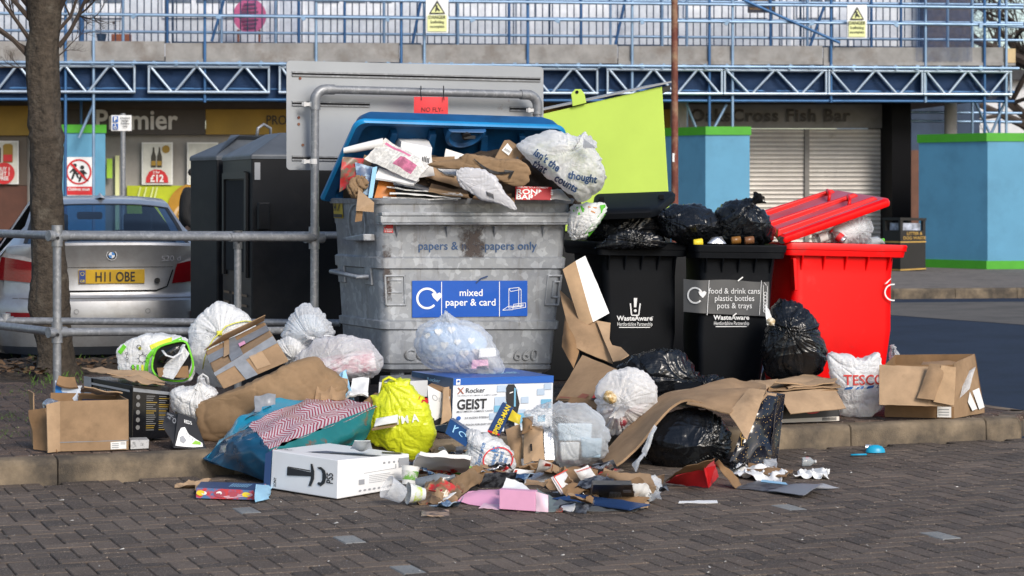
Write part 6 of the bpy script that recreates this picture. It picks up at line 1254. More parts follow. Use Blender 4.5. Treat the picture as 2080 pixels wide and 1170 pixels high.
boxthing('carton', 'red and white patterned carton seen through the milky bag', 'carton', px8((660, 768, 12.66), (765, 752, 12.7), (760, 716, 12.72), (655, 735, 12.7), (650, 760, 12.9), (758, 745, 12.9), (752, 708, 12.9), (648, 728, 12.9)), m_photo('rose_print', (.75, .68, .70), (.45, .05, .12), 22))
wbag([(345, 800), (352, 786), (375, 780), (392, 780), (402, 766), (416, 764), (420, 776), (432, 784), (446, 800), (440, 845), (400, 868), (365, 860), (350, 835)], 12.1, .13, (410, 770), 'small white handled bag between the black box and the brown parcel', m_bag, 69, fk=4)
mb = MB(); a, b = P(402, 782, 12.06), P(424, 782, 12.06); mb.tube([a, P(404, 766, 12.03), P(412, 760, 12.02), P(421, 766, 12.03), b], .007, 0, 8, flat=.5); mb.build('bag_handle', m_bag, bpy.data.objects['rubbish_bag'] if False else [o for o in bpy.data.objects if o.get('label', '').startswith('small white handled')][0], True)
# printed green shopper with boxes in its mouth
bR = wbag([(238, 722), (242, 706), (262, 690), (290, 680), (318, 677), (345, 680), (372, 686), (382, 702), (390, 730), (398, 758), (392, 778), (350, 780), (300, 768), (262, 768), (244, 756)], 12.55, .14, None, 'white shopping bag printed with green bands and bees, lying on its side', m_bag, 70, cat='shopping bag', nm='shopping_bag', crink=.008, prof=.55)
mb = MB(); f = decal(bR, .007, 12.55); g = decal(bR, .011, 12.55)
def poly(pts, fn, m): mb.poly([fn(x, -y) for x, y in pts], m)
def band(path, w_, m):
    for i in range(len(path)-1):
        (x0, y0), (x1, y1) = path[i], path[i+1]; n = 5
        for k in range(n): a, b = k/n, (k+1)/n; lines(mb, f, [(lerp(x0, x1, a), -lerp(y0, y1, a), lerp(x0, x1, b), -lerp(y0, y1, b))], w_, m)
band([(246, 716), (258, 700)], 9, 0); band([(243, 752), (258, 764)], 10, 0); band([(240, 752), (300, 756)], 2, 3)
band([(370, 688), (345, 698), (322, 706), (308, 722), (304, 742), (304, 768)], 8, 0); band([(352, 688), (330, 695), (312, 703)], 9, 1)
for x, y in ((288, 702), (276, 744)): mb.ring(f, x, -y, 3.5, 5, 3, 16, ry=.8); mb.disc(f, x+2, -y-3, 3.2, 1, 12); lines(mb, g, [(x, -y-2, x+4, -y-4), (x-1, -y-5, x+4, -y-6)], 1, 3)
mb.ring(f, 296, -725, 7, 8, 3, 18)
for k in range(8): a = .785*k; lines(mb, f, [(296+8*math.cos(a), -725+8*math.sin(a), 296+12*math.cos(a), -725+12*math.sin(a))], 1.1, 3)
for x, y in ((262, 716), (263, 726)): mb.ring(f, x, -y, 2.2, 3, 3, 12); lines(mb, f, [(x, -y-3, x, -y-9)], .8, 3)
for x in (276, 286, 296): lines(mb, f, [(x, -738, x, -752)], 5, 1 if x == 296 else 0)
for x in (278, 286): lines(mb, f, [(x, -757, x, -764)], 4, 0)
mb.build('print', [flat('bag_green', (.16, .58, .03)), flat('bag_yellow', (.62, .64, .05)), m_white, m_black], bR)
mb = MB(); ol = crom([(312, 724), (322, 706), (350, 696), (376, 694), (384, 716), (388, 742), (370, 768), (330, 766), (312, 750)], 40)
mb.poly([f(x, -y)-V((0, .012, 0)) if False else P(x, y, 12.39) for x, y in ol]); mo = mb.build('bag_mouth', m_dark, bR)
mb = MB(); pth = [P(x, y, 12.385) for x, y in crom([(312, 724), (322, 706), (350, 696), (376, 694), (386, 716), (392, 745), (376, 772), (330, 770), (310, 752)], 40)]; mb.tube(pth+[pth[0]], .011, 0, 8, flat=.6); mb.build('bag_hem', flat('bag_green_hem', (.16, .58, .03)), bR, True)
qcard('bag_side', [(318, 762, 12.36), (352, 770, 12.3), (384, 718, 12.33), (372, 700, 12.36)], m_bag, 'white inner fold of the printed shopping bag with its loop handle', 'bag fold', crumple=.012, seed=2)
mb = MB(); mb.tube([P(330, 712, 12.33), P(338, 722, 12.3), P(352, 726, 12.29), P(368, 716, 12.31), P(374, 700, 12.34)], .009, 0, 8, flat=.4); mb.build('bag_handle', m_bag, bR, True)
boxthing('carton', 'brown carton in the mouth of the printed shopping bag', 'carton', px8((322, 766, 12.34), (384, 768, 12.34), (382, 744, 12.36), (318, 748, 12.36), (322, 760, 12.45), (384, 760, 12.45), (382, 740, 12.45), (320, 744, 12.45)), m_card3)
puff('headphones', [(322, 730), (334, 714), (352, 704), (364, 702), (366, 714), (350, 728), (334, 738)], 12.36, .03, m_bbag, 73, NR=10, NA=40, crink=.006, tag=('black glossy gadget in the mouth of the printed shopping bag', 'gadget'))
# black gadget box
bx = px8((268, 893, 11.98), (344, 889, 12.1), (345, 786, 12.12), (270, 782, 12.0), (176, 872, 12.35), (250, 870, 12.45), (252, 764, 12.5), (174, 766, 12.4))
t = boxthing('gadget_box', 'large glossy black product box with torn brown lid behind the open brown box', 'box', bx, M('box_black_gloss', (.008, .008, .010), .2, var=.3, vs=6), part='box'); f = qfn(bx[0], bx[1], bx[2], bx[3], .004); mb = MB(); rnd = random.Random(9)
for c in range(2):
    for r in range(17):
        w_ = rnd.uniform(.18, .30); mb.shape([(.36+.34*c, .80-.04*r), (.36+.34*c+w_, .80-.04*r), (.36+.34*c+w_, .814-.04*r), (.36+.34*c, .814-.04*r)], f, 1 if rnd.random() < .25 else 0)
for k in range(5): mb.disc(f, .14, .78-.14*k, .055, 0, 14, .8)
mb.build('print', [flat('print_grey', (.16, .16, .16)), flat('print_gold', (.32, .21, .03))], t); mb = MB(); f = qfn(bx[4], bx[0], bx[3], bx[7], .004); mb.text('FORCE FEEDBACK', f, .5, .78, .075, 0, 'C', .01, .62); mb.text('WIRELESS', f, .5, .66, .05, 0, 'C', .01, .62) if False else None; mb.shape([(.1, .88), (.95, .86), (.95, .90), (.1, .92)], f); mb.build('lettering', m_grey, t)
f = qfn(bx[3], bx[2], bx[6], bx[7], .0)
for q, l in (([(-.05, .5), (1.02, .1), (1.1, .75), (-.02, 1.1)], .03), ([(.02, -.1), (.7, -.12), (.8, .35), (.02, .5)], .02)): card('lid_flap', *[f(a, b)+V((0, 0, l+.02*b)) for a, b in q], m_card2, .005, 8, .02, .018, 3, t)
strip(t, qfn(bx[4], bx[0], bx[3], bx[7], .006), [(-.02, .55), (.14, .5), (.14, 1.02), (-.02, 1.02)], m_tape)
strip(t, qfn(bx[0], bx[1], bx[2], bx[3], .006), [(.0, .88), (1, .84), (1, .90), (0, .95)], m_tape)
# open brown box
fl, frr, bk = P(122, 920, 11.52), P(261, 917, 11.6), V((-.12, .34, 0)); hh = V((0, 0, .262)); th = .006
t = T('cardboard_box', 'open brown cardboard box of torn packets on the kerb at the far left', 'box', (fl+frr)/2+bk/2)
zf = V((0, 0, PZ+.006-fl.z)); fl = fl+zf; frr = V((frr.x, frr.y, PZ+.006)); frl = fl
card('front_panel', frl, frr, frr+hh, frl+hh, m_card, th, 10, .006, .002, 1, t); card('end_panel', frr, frr+bk, frr+bk+hh, frr+hh, m_card, th, 6, parent=t); card('back_panel', frr+bk, frl+bk, frl+bk+hh*1.05, frr+bk+hh, m_card3, th, 6, parent=t); card('base', frl+bk, frl, frr, frr+bk, m_card3, th, 4, parent=t) if False else None
card('flap', frl, frl+hh, frl+hh+V((-.065, -.03, -.015)), frl+V((-.05, -.06, .0)), m_card2, th, 6, parent=t)
card('flap', frl+V((-.01, -.03, 0)), frl+bk*.4+V((-.1, -.06, 0)), frl+bk*.5+hh*.75+V((-.13, .0, 0)), frl+bk*.3+hh*.82+V((-.06, 0, 0)), m_card3, th, 8, .01, .01, 2, t)
card('flap', frl+bk+V((-.05, -.16, 0)), frl+bk+V((-.09, 0, 0)), frl+bk+hh*1.1+V((-.12, .02, 0)), frl+bk+hh*1.08+V((-.06, -.12, 0)), m_card, th, 8, .01, .006, 2, t)
card('flap', frl+bk+hh*1.02+V((.16, .0, 0)), frr+bk+hh+V((.02, -.02, 0)), frr+bk+hh+V((.06, -.18, .02)), frl+bk+hh+V((.2, -.12, .05)), m_card2, th, 8, .015, .012, 4, t)
card('tape', *[lerp(frl, frr, s)+V((0, -.004, z)) for s, z in ((0, .045), (1, .048), (1, .052), (0, .049))], m_tape, .0005, 4, parent=t); card('label', *[lerp(frl, frr, s)+V((0, -.004, z)) for s, z in ((.74, .004), (.97, .006), (.97, .046), (.74, .042))], m_paper, .0008, 4, parent=t)
mb = MB(); f = lambda x, y: lerp(frl, frr, x)+V((0, -.006, y))
for k in range(3): mb.shape([(.76, .012+.01*k), (.86, .012+.01*k), (.86, .016+.01*k), (.76, .016+.01*k)], f)
for k in range(6): mb.shape([(.89+.012*k, .028), (.895+.012*k, .028), (.895+.012*k, .042), (.89+.012*k, .042)], f)
mb.build('lettering', m_grey, t)
puff('crisp_packet', [(88, 852), (96, 832), (112, 816), (124, 822), (118, 850), (108, 880), (96, 876)], 11.72, .05, M('crisp_red', (.55, .02, .03), .2, bump=.5, bs=30, dirt=((.2, .5, .03), 9, .6, .66)), 75, crink=.015, cs=20, NR=12, NA=50, tag=('red and green crisp packet inside the open brown box', 'packet'))
puff('foil_scrap', [(92, 818), (104, 812), (122, 818), (120, 836), (104, 842), (94, 836)], 11.68, .04, m_foil, 76, crink=.02, cs=25, NR=12, NA=50, tag=('crumpled silver foil above the red packet in the open box', 'foil'))
qcard('packet', [(116, 818, 11.9), (158, 820, 11.88), (160, 784, 11.9), (112, 772, 11.95)], m_photo('blue_white_print', (.62, .66, .72), (.02, .15, .42), 10), 'blue and white torn packet standing in the open brown box', 'packet', crumple=.015, th=.03, seed=6)
qcard('brown_insert', [(118, 780, 11.9), (156, 786, 11.88), (150, 760, 11.93), (120, 762, 11.95)], m_card3, 'torn brown card in the top of the blue and white packet', 'cardboard', crumple=.02, th=.01, seed=9)
qcard('book', [(164, 820, 11.75), (228, 822, 11.72), (222, 812, 11.9), (168, 810, 11.9)], m_navy, 'dark blue booklet lying in the open brown box', 'booklet', th=.015)
t = boxthing('carton', 'small pale grey printed carton on the pavement beside the open box', 'carton', px8((265, 913, 11.62), (302, 911, 11.68), (303, 893, 11.7), (265, 894, 11.64), (262, 902, 11.85), (298, 900, 11.9), (298, 888, 11.9), (262, 889, 11.85)), M('grey_carton', (.42, .42, .42), .5, dirt=((.2, .2, .2), 40, .55, .6)))
# dark headset box
bx = px8((352, 910, 11.6), (420, 912, 11.66), (396, 850, 11.76), (362, 838, 11.72), (345, 905, 11.78), (410, 906, 11.84), (392, 846, 11.86), (356, 834, 11.84))
t = boxthing('shoe_box', 'torn black box printed with a white sports shoe below the small handled bag', 'box', bx, flat('box_charcoal', (.018, .018, .02), .4), part='box'); f = qfn(bx[0], bx[1], bx[2], bx[3], .004); g = qfn(bx[0], bx[1], bx[2], bx[3], .007); mb = MB()
mb.shape([(.05, .06), (.12, .45), (.2, .58), (.36, .62), (.5, .42), (.75, .28), (.92, .18), (.9, .06), (.6, .03), (.3, .04)], f, 0); mb.shape([(.16, .3), (.28, .36), (.4, .22), (.3, .12), (.18, .18)], g, 1); mb.shape([(.55, .12), (.85, .12), (.86, .2), (.7, .24)], g, 2); mb.text('REDS', f, .52, .74, .15, 0, 'C', .01, 1.1)
for k in range(3): lines(mb, g, [(.38+.1*k, .35-.07*k, .44+.1*k, .48-.08*k)], .02, 1)
mb.build('print', [m_white, m_grey, flat('lime_ink', (.25, .5, .05))], t)
qcard('card_flap', [(330, 862, 11.72), (352, 905, 11.62), (366, 842, 11.74), (338, 835, 11.8)], flat('flap_charcoal', (.03, .03, .032)), 'dark printed box flap leaning left of the shoe box', 'cardboard', crumple=.008, th=.004, mb2=m_card3)
mb = MB(); f = qfn(P(332, 858, 11.70), P(352, 885, 11.64), P(364, 846, 11.70), P(340, 838, 11.76), .012); mb.text('ONIC', f, .3, .7, .22, 0, 'C', .02); mb.text('AR', f, .3, .48, .22, 0, 'C', .02); mb.ring(f, .75, .6, .1, .14, 0, 16); mb.build('lettering', m_grey, [o for o in bpy.data.objects if o.get('label', '').startswith('dark printed box flap')][0])
# console box on the road
bx = px8((549, 996, 10.97), (685, 1018, 10.58), (687, 935, 10.62), (553, 914, 11.0), (700, 985, 11.4), (832, 993, 11.03), (831, 922, 11.05), (668, 900, 11.4))
gz = min(bx[0].z, bx[1].z, bx[5].z); bx = [V((q.x, q.y, q.z-gz+.006)) if i in (0, 1, 4, 5) else q for i, q in enumerate(bx)]
for i in (0, 1, 4, 5): bx[i].z = .008
t = boxthing('console_box', 'white games console carton lying on the road in front of the gift bag', 'box', bx, M('carton_white_gloss', (.80, .80, .80), .35, var=.04, vs=4), part='box', bevel=.004); f = qfn(bx[0], bx[1], bx[2], bx[3], .003); mb = MB()
mb.shape([(.25, .62), (.62, .58), (.62, .48), (.25, .40)], f); mb.shape([(.60, .80), (.63, .80), (.66, .62), (.66, .42), (.62, .22), (.58, .22), (.61, .42), (.61, .62)], f); mb.shape([(.26, .64), (.6, .63), (.6, .60), (.26, .62)], f)
mb.shape([(.72, .36), (.76, .36), (.78, .42), (.78, .6), (.76, .68), (.72, .70), (.70, .74), (.76, .76), (.82, .68), (.84, .52), (.82, .36), (.76, .26), (.71, .30)], f); mb.text('PS5', lambda x, y: f(.9-y*.62, .34+x*1.0) if False else f(.935-y*.6, .36+x), 0, 0, .22, 0, 'L', .02, .9)
mb.text('SONY', lambda x, y: f(.09-y*.6, .06+x), 0, 0, .09, 0, 'L', .02); mb.build('print', m_black, t)
f = qfn(bx[3], bx[2], bx[6], bx[7], .003); mb = MB(); mb.shape([(.35, .18), (.98, .5), (.98, .62), (.42, .42)], f, 1); mb.shape([(.55, .30), (.96, .52), (.96, .57), (.56, .38)], f, 0); mb.shape([(.85, .78), (1, .9), (.9, .98), (.78, .86)], f, 0); mb.text('SONY', f, .09, .1, .1, 0, 'C', .01, .7); mb.build('print', [m_black, flat('console_blue', (.10, .12, .17))], t)
f = qfn(bx[1], bx[5], bx[6], bx[2], .003); mb = MB()
for k in range(9): mb.disc(f, .3+.065*k, .12, .02, 0, 10, 1.4)
for k in range(5): lines(mb, f, [(.42, .3+.05*k, .42+.3+.06*(k % 2), .3+.05*k)], .012)
mb.shape([(.28, .28), (.36, .28), (.36, .42), (.28, .42)], f)
for k in range(4): mb.shape([(.62+.07*k, .78), (.65+.07*k, .78), (.65+.07*k, .84), (.62+.07*k, .84)], f)
mb.shape([(.84, .62), (.99, .62), (.99, .9), (.84, .9)], f); mb.build('print', m_grey, t); mb = MB(); lines(mb, f, [(.35, .58, .8, .62), (.8, .62, .8, .74)], .012); mb.build('flap_slit', m_grey, t)
a = bx[0], bx[3]; card('end_flap', bx[0]+V((-.035, .01, 0)), bx[0]+V((-.002, 0, 0)), bx[3]+V((-.002, 0, 0)), bx[3]+V((-.035, .01, -.02)), m_navy, .004, 6, parent=t)
# toy box with printed faces
bx = px8((398, 1016, 10.62), (520, 1019, 10.56), (520, 996, 10.58), (398, 990, 10.64), (404, 1000, 10.95), (545, 1003, 10.9), (540, 982, 10.9), (408, 978, 10.95)); 
for i in (0, 1, 4, 5): bx[i].z = .006
t = boxthing('toy_box', 'flat toy box with red and blue action print on the road, far left', 'box', bx, [m_navy, m_photo('action_print', (.50, .05, .05), (.08, .16, .3), 24)], part='box', mf=[1, 0, 1, 1, 0, 0]); f = qfn(bx[0], bx[1], bx[2], bx[3], .003); mb = MB()
for cx, r, m_ in ((.08, .07, 0), (.14, .045, 1), (.40, .10, 2), (.40, .06, 1), (.84, .07, 0), (.62, .08, 2), (.9, .05, 3)): mb.disc(f, cx, .5, r, m_, 14, 3.6)
lines(mb, f, [(.45, .2, .85, .55), (.5, .1, .88, .4)], .08, 3); mb.build('print', [m_yellow, m_white, flat('print_crimson', (.35, .06, .08)), flat('print_rose', (.6, .35, .4))], t); f = qfn(bx[3], bx[2], bx[6], bx[7], .003); mb = MB()
for k in range(8): lines(mb, f, [(.52+.04*k, .25, .54+.04*k, .75)], .016)
mb.build('lettering', m_sky, t); card('torn_end', G(520, 1020, .01), G(548, 1012, .01), G(552, 985, .01), G(520, 984, .09), m_sky, .003, 8, .02, .012, 3, t)
gcard('leaf', [(352, 988), (392, 990), (430, 978), (366, 980)], m_card2, 'curled dry brown leaf on the road by the kerb', 'leaf', .012, crumple=.025, th=.002, n=12, floor=.004, seed=4)
gcard('leaf', [(395, 1000), (408, 1002), (418, 985), (400, 985)], m_card2, 'small brown leaf beside the toy box', 'leaf', .012, crumple=.02, th=.002, floor=.004, seed=8)
# chair box
bx = px8((917, 890, 12.35), (1122, 882, 12.62), (1124, 763, 12.66), (921, 768, 12.38), (830, 866, 12.85), (1036, 866, 13.05), (1034, 747, 13.05), (836, 754, 12.85))
for i in (0, 1, 4, 5): bx[i].z = PZ+.005
m_cb = uvmat('unused', lambda t, u, v: t.mix(u, (.1, .1, .1), (.1, .1, .1))) if False else None
t = boxthing('chair_box', 'large blue and white gaming chair carton standing in front of the galvanised bin', 'box', bx, [flat('carton_pale', (.70, .73, .77), .4, var=.08), M('carton_blue', (.008, .08, .34), .35, var=.2, vs=5), M('carton_dark_blue', (.02, .07, .15), .4, var=.4, vs=6)], part='box', mf=[0, 0, 2, 0, 1, 1])
f = qfn(bx[0], bx[1], bx[2], bx[3], .003); g = qfn(bx[0], bx[1], bx[2], bx[3], .006); h = qfn(bx[0], bx[1], bx[2], bx[3], .009); mb = MB(); mb.shape([(0, .87), (1, .87), (1, 1), (0, 1)], f, 1); rnd = random.Random(4)
for k in range(26):
    x, y, s = rnd.uniform(.36, .97), rnd.uniform(.0, .78), rnd.choice((.05, .08, .1, .14)); mb.shape([(x, y), (min(1, x+s*.75), y), (min(1, x+s*.75), min(.86, y+s*1.2)), (x, min(.86, y+s*1.2))], lambda a, b, k=k: f(a, b)+V((0, -.0001*k, 0)), 2 if k % 3 else 3)
mb.text('Rocker', g, .12, .73, .125, 4, 'L', .008, .52); mb.text('X', g, .04, .715, .165, 5, 'L', .012, .55); mb.text('GEIST', g, .04, .44, .25, 0, 'L', .02, .46); mb.text("THE WORLD'S NO.1 MAKER OF GAMING CHAIRS", g, .04, .67, .03, 0, 'L', .004, .6); mb.text('MULTIMEDIA GAMING CHAIR', g, .04, .38, .045, 4, 'L', .004, .6); mb.disc(g, .06, .28, .022, 1, 16, 1.7); mb.text('2.0 AUDIO STEREO', g, .12, .265, .045, 0, 'L', .01, .62); mb.text('IT FOLDS FOR EASY STORAGE', g, .1, .14, .045, 0, 'L', .01, .6); mb.shape([(.025, .88), (.065, .88), (.065, .98), (.025, .98)], g, 6); mb.disc(h, .045, .94, .013, 1, 10, 1.6)
mb.shape([(.56, .35), (.64, .32), (.66, .5), (.62, .80), (.60, .86), (.54, .86), (.52, .80), (.53, .5)], g, 0); mb.shape([(.60, .45), (.62, .45), (.615, .78), (.60, .80)], h, 3); mb.shape([(.555, .69), (.59, .71), (.59, .73), (.555, .71)], h, 6)
mb.build('print', [m_black, m_blue, flat('tile_blue', (.42, .52, .64)), flat('tile_sky', (.16, .40, .58)), flat('dark_grey_ink', (.05, .05, .055)), flat('print_brown_red', (.32, .10, .06)), m_white], t)
f = qfn(bx[3], bx[2], bx[6], bx[7], .003); mb = MB(); mb.text('Rocker', f, .62, .3, .4, 0, 'C', .01, .36); mb.build('lettering', m_sky, t); f = qfn(bx[4], bx[0], bx[3], bx[7], .003); mb = MB(); mb.text('Rocker', f, .55, .88, .09, 0, 'C', .01, 1.2); mb.build('lettering', m_sky, t)
# heart bag standing on it
bH = wbag([(904, 632), (914, 640), (932, 648), (952, 654), (975, 664), (992, 680), (1004, 700), (1014, 720), (1022, 736), (1029, 754), (1010, 762), (965, 764), (915, 756), (872, 746), (850, 724), (840, 698), (842, 676), (856, 660), (878, 648), (894, 643)], 12.78, .2, (905, 640), 'tied see-through white bag holding a cloth with white hearts, on the chair carton', film('heart_bag_plastic', (.86, .90, .95), .30, .22, .3, 16, .3), 81, fk=8, fold=.022)
inn = puff('cloth_bundle', [(852, 690), (870, 662), (905, 654), (950, 665), (985, 690), (975, 730), (930, 748), (878, 738), (855, 718)], 12.79, .155, M('cloth_pale_blue', (.38, .50, .68), .9, var=.1), 82, crink=.012, tag=('pale blue cloth with white hearts inside the see-through bag', 'cloth'))
mb = MB(); f = decal(inn, .006, 12.78); rnd = random.Random(3)
for x, y in ((868, 680), (892, 672), (918, 668), (880, 705), (904, 698), (930, 692), (958, 690), (868, 725), (893, 728), (918, 722), (944, 716), (906, 744), (935, 740), (968, 712)):
    s = rnd.uniform(7, 10); mb.poly([f(x+s*.062*16*math.sin(a)**3, -y+s*.062*(13*math.cos(a)-5*math.cos(2*a)-2*math.cos(3*a)-math.cos(4*a))) for a in [2*math.pi*i/26 for i in range(26)]])
mb.build('heart_print', m_white, inn)
for k, (x, y, m_, lb) in enumerate(((975, 738, m_pink, 'pink packet'), (990, 715, m_white, 'white packet'), (985, 750, m_darkmix, 'dark packet'))):
    boxthing('packet', lb+' in the bottom right of the see-through bag', 'packet', px8(*[(x+a, y+b, 12.66+c) for a, b, c in ((-18, 12, 0), (18, 9, .02), (16, -8, .03), (-16, -6, 0), (-18, 10, .1), (18, 7, .12), (16, -10, .12), (-16, -8, .1))]), m_)
# cartons behind / beside
boxthing('carton', 'dark and white carton lying behind the yellow bag', 'carton', px8((768, 812, 12.45), (868, 806, 12.6), (869, 772, 12.62), (770, 776, 12.47), (770, 800, 12.85), (862, 796, 12.95), (862, 760, 13.0), (772, 763, 12.9)), [flat('carton_grey_white', (.55, .56, .57)), m_darkmix], mf=[0, 0, 0, 0, 1, 1])
t = boxthing('carton', 'crumpled small white carton with faint print left of the chair carton', 'carton', px8((874, 868, 11.95), (908, 862, 12.05), (914, 806, 12.1), (868, 782, 12.05), (868, 850, 12.2), (916, 850, 12.2), (916, 790, 12.2), (876, 778, 12.2)), [flat('carton_offwhite', (.66, .66, .65), var=.1), m_card3], mf=[0, 0, 0, 1, 1, 0])
f = qfn(P(874, 868, 11.95), P(908, 862, 12.05), P(914, 806, 12.1), P(868, 782, 12.05), .004); mb = MB(); mb.shape([(.0, .02), (1, .02), (1, .26), (0, .2)], f, 0); mb.ring(f, .3, .75, .1, .13, 1, 14, ry=.6); lines(mb, f, [(.5, .6, .5, .8), (.6, .6, .6, .8), (.7, .62, .7, .8)], .03, 1)
for k in range(3): mb.disc(f, .6+.14*k, .4+.05*(k % 2), .06, 0, 10, .6)
mb.build('print', [m_black, m_grey], t)
qcard('torn_card', [(896, 862, 11.95), (916, 852, 12.0), (914, 785, 12.1), (904, 786, 12.05)], m_card2, 'torn brown card edge on the small white carton', 'cardboard', crumple=.015, seed=12)
for k, (q, m_, lb) in enumerate([([(702, 808, 12.3), (752, 806, 12.3), (750, 770, 12.45), (716, 766, 12.45)], m_paper, 'crumpled white tissue carton behind the gift bag'), ([(680, 800, 12.35), (712, 808, 12.3), (705, 752, 12.45), (692, 754, 12.45)], m_sky, 'pale blue torn strip at the end of the brown parcel'), ([(735, 838, 12.1), (790, 806, 12.2), (800, 790, 12.3), (745, 806, 12.25)], m_card3, 'brown card edge behind the yellow bag')]):
    qcard('paper', q, m_, lb, 'paper', crumple=.03, th=.012, seed=15+k, n=12)
# yellow shopping bag
bY = wbag([(738, 872), (748, 846), (758, 824), (752, 806), (764, 798), (776, 776), (798, 772), (828, 768), (838, 782), (850, 800), (864, 806), (872, 830), (880, 858), (887, 880), (878, 905), (862, 926), (838, 932), (800, 918), (764, 905), (744, 892)], 11.85, .13, (785, 778), 'bright yellow shopping bag with white lettering slumped on the kerb', film('yellow_bag_plastic', (.78, .84, .03), 1, .35, .25, 14, .3), 84, cat='shopping bag', nm='shopping_bag', crink=.018, cs=7, fold=.02, fk=3, facets=12)
mb = MB(); f = decal(bY, .008, 11.85)
mb.text("I'M A", rot(f, 808, 858, 8), 0, 0, 22, 0, 'L', .02, .95); mb.text('BAG', rot(f, 852, 862, 25), 0, 0, 14, 0, 'L', .02, .8) if False else None; mb.build('lettering', m_white, bY); mb = MB(); lines(mb, f, [(852, -806, 868, -812), (858, -812, 870, -816)], 6); mb.build('red_tag', m_red, bY)
mb = MB(); mb.tube([P(776, 790, 11.82), P(778, 772, 11.8), P(790, 766, 11.8), P(804, 772, 11.8)], .012, 0, 8, flat=.5); mb.build('bag_handle', M('yellow_strap', (.72, .72, .03), .4), bY, True)
qcard('leaflet', [(760, 866, 11.7), (806, 858, 11.68), (808, 842, 11.72), (764, 850, 11.74)], m_paper, 'rolled white leaflet stuck in the side of the yellow bag', 'paper', bulge=.02, th=.01, seed=3)
qcard('card_strip', [(755, 872, 11.7), (800, 864, 11.68), (806, 860, 11.72), (760, 864, 11.74)], m_card, 'narrow brown card strip under the white leaflet on the yellow bag', 'cardboard', th=.008, seed=3)
# blue card box, white carrier
bx = px8((904, 880, 11.5), (946, 908, 11.42), (958, 880, 11.5), (914, 850, 11.58), (912, 868, 11.75), (955, 892, 11.7), (962, 876, 11.7), (920, 848, 11.75)); t = boxthing('carton', 'dark blue carton tipped against the white carrier bag on the road', 'carton', bx, flat('carton_deep_blue', (.015, .055, .16), .35)); f = qfn(bx[0], bx[1], bx[2], bx[3], .004); mb = MB(); mb.ring(f, .7, .55, .12, .17, 0, 16, 0, 280); lines(mb, f, [(.3, .3, .3, .8), (.3, .55, .45, .8)], .05); mb.build('print', m_sky, t)
bI = wbag([(938, 878), (955, 872), (985, 878), (1010, 888), (1032, 908), (1046, 935), (1043, 955), (1016, 966), (976, 972), (950, 958), (938, 938), (950, 912)], 11.5, .13, (945, 900), 'white carrier bag with blue slogan and red oval on the road', m_bag, 86, cat='carrier bag', nm='carrier_bag', fold=.015, crink=.012)
mb = MB(); f = decal(bI, .008, 11.5); mb.ring(f, 1012, -930, 28, 31, 0, 36, ry=.85); mb.shape([(996, -910), (1004, -902), (1008, -914)], f, 1)
for tx, x, y, a, h, m_ in (('Helping you', 1002, 944, 72, 12, 1), ('to spend', 1015, 945, 72, 12, 1), ('less', 1028, 940, 72, 12, 1), ('Tesco price', 975, 940, 75, 13, 1), ('checks', 965, 928, 75, 11, 1)): 
    if tx != 'checks': mb.text(tx, rot(f, x, y, a), 0, 0, h, m_, 'L', .012, .75)
for x, y in ((1020, 943), (1028, 948), (1014, 950)): mb.disc(f, x, -y, 4.5, 0, 10)
mb.build('print', [flat('bag_red', (.6, .04, .05)), flat('bag_blue', (.03, .16, .40))], bI)
qcard('paper', [(882, 922, 11.7), (925, 915, 11.75), (920, 898, 11.85), (884, 902, 11.8)], m_card2, 'crushed tan paper with red scrawl below the small white carton', 'paper', crumple=.02, th=.01, seed=18)
# toy card, yellow tag, card inserts
bx = px8((990, 878, 11.85), (1014, 886, 11.82), (1042, 830, 12.0), (1020, 818, 12.02), (990, 875, 11.92), (1014, 883, 11.9), (1044, 828, 12.06), (1022, 816, 12.06))
t = boxthing('toy_card', 'narrow dark toy carton with yellow lettering leaning on the chair carton', 'toy packaging', bx, m_navy); f = qfn(bx[0], bx[1], bx[2], bx[3], .004); mb = MB(); mb.text('SPIDER-MAN', lambda x, y: f(.78-y, x), .5, 0, .55, 0, 'C', .03, .33); mb.shape([(0, 0), (1, 0), (1, .06), (0, .06)], f, 1); mb.build('lettering', [m_yellow, m_red], t)
qcard('tag', [(1032, 850, 11.9), (1055, 862, 11.88), (1058, 842, 11.92), (1040, 832, 11.95)], m_yellow, 'yellow card tag beside the narrow toy carton', 'tag', bulge=.02, crumple=.01, th=.003, seed=4)
qcard('packaging', [(1024, 878, 11.9), (1050, 880, 11.88), (1044, 848, 11.95), (1026, 846, 11.95)], m_darkmix, 'black plastic packaging below the yellow tag', 'packaging', crumple=.02, th=.02, seed=5)
for k, (q, m_, lb) in enumerate([([(1040, 952, 11.6), (1062, 945, 11.6), (1058, 862, 11.75), (1028, 872, 11.75)], m_card, 'bent brown card insert left of the clear bag'), ([(1066, 942, 11.55), (1108, 930, 11.55), (1100, 862, 11.65), (1062, 866, 11.7)], m_card2, 'slotted brown card insert in the mouth of the clear bag'), ([(1058, 880, 11.6), (1080, 870, 11.6), (1084, 842, 11.75), (1062, 846, 11.75)], m_card3, 'small folded brown card above the slotted insert')]):
    o = qcard('card_insert', q, m_, lb, 'cardboard', crumple=.018, bulge=.02, th=.006, seed=25+k, n=12)
    if k == 1: mb = MB(); f = qfn(*[P(*c) for c in q], off=.03); mb.shape([(.35, .2), (.45, .2), (.45, .4), (.35, .4)], f); mb.build('slot', m_dark, o)
boxthing('foil_pack', 'silver foil pack at the mouth of the clear bag on the road', 'packaging', px8((1102, 938, 11.6), (1128, 938, 11.6), (1124, 868, 11.66), (1100, 866, 11.66), (1102, 930, 11.75), (1130, 930, 11.75), (1126, 866, 11.8), (1102, 866, 11.8)), m_foil, bevel=.012)
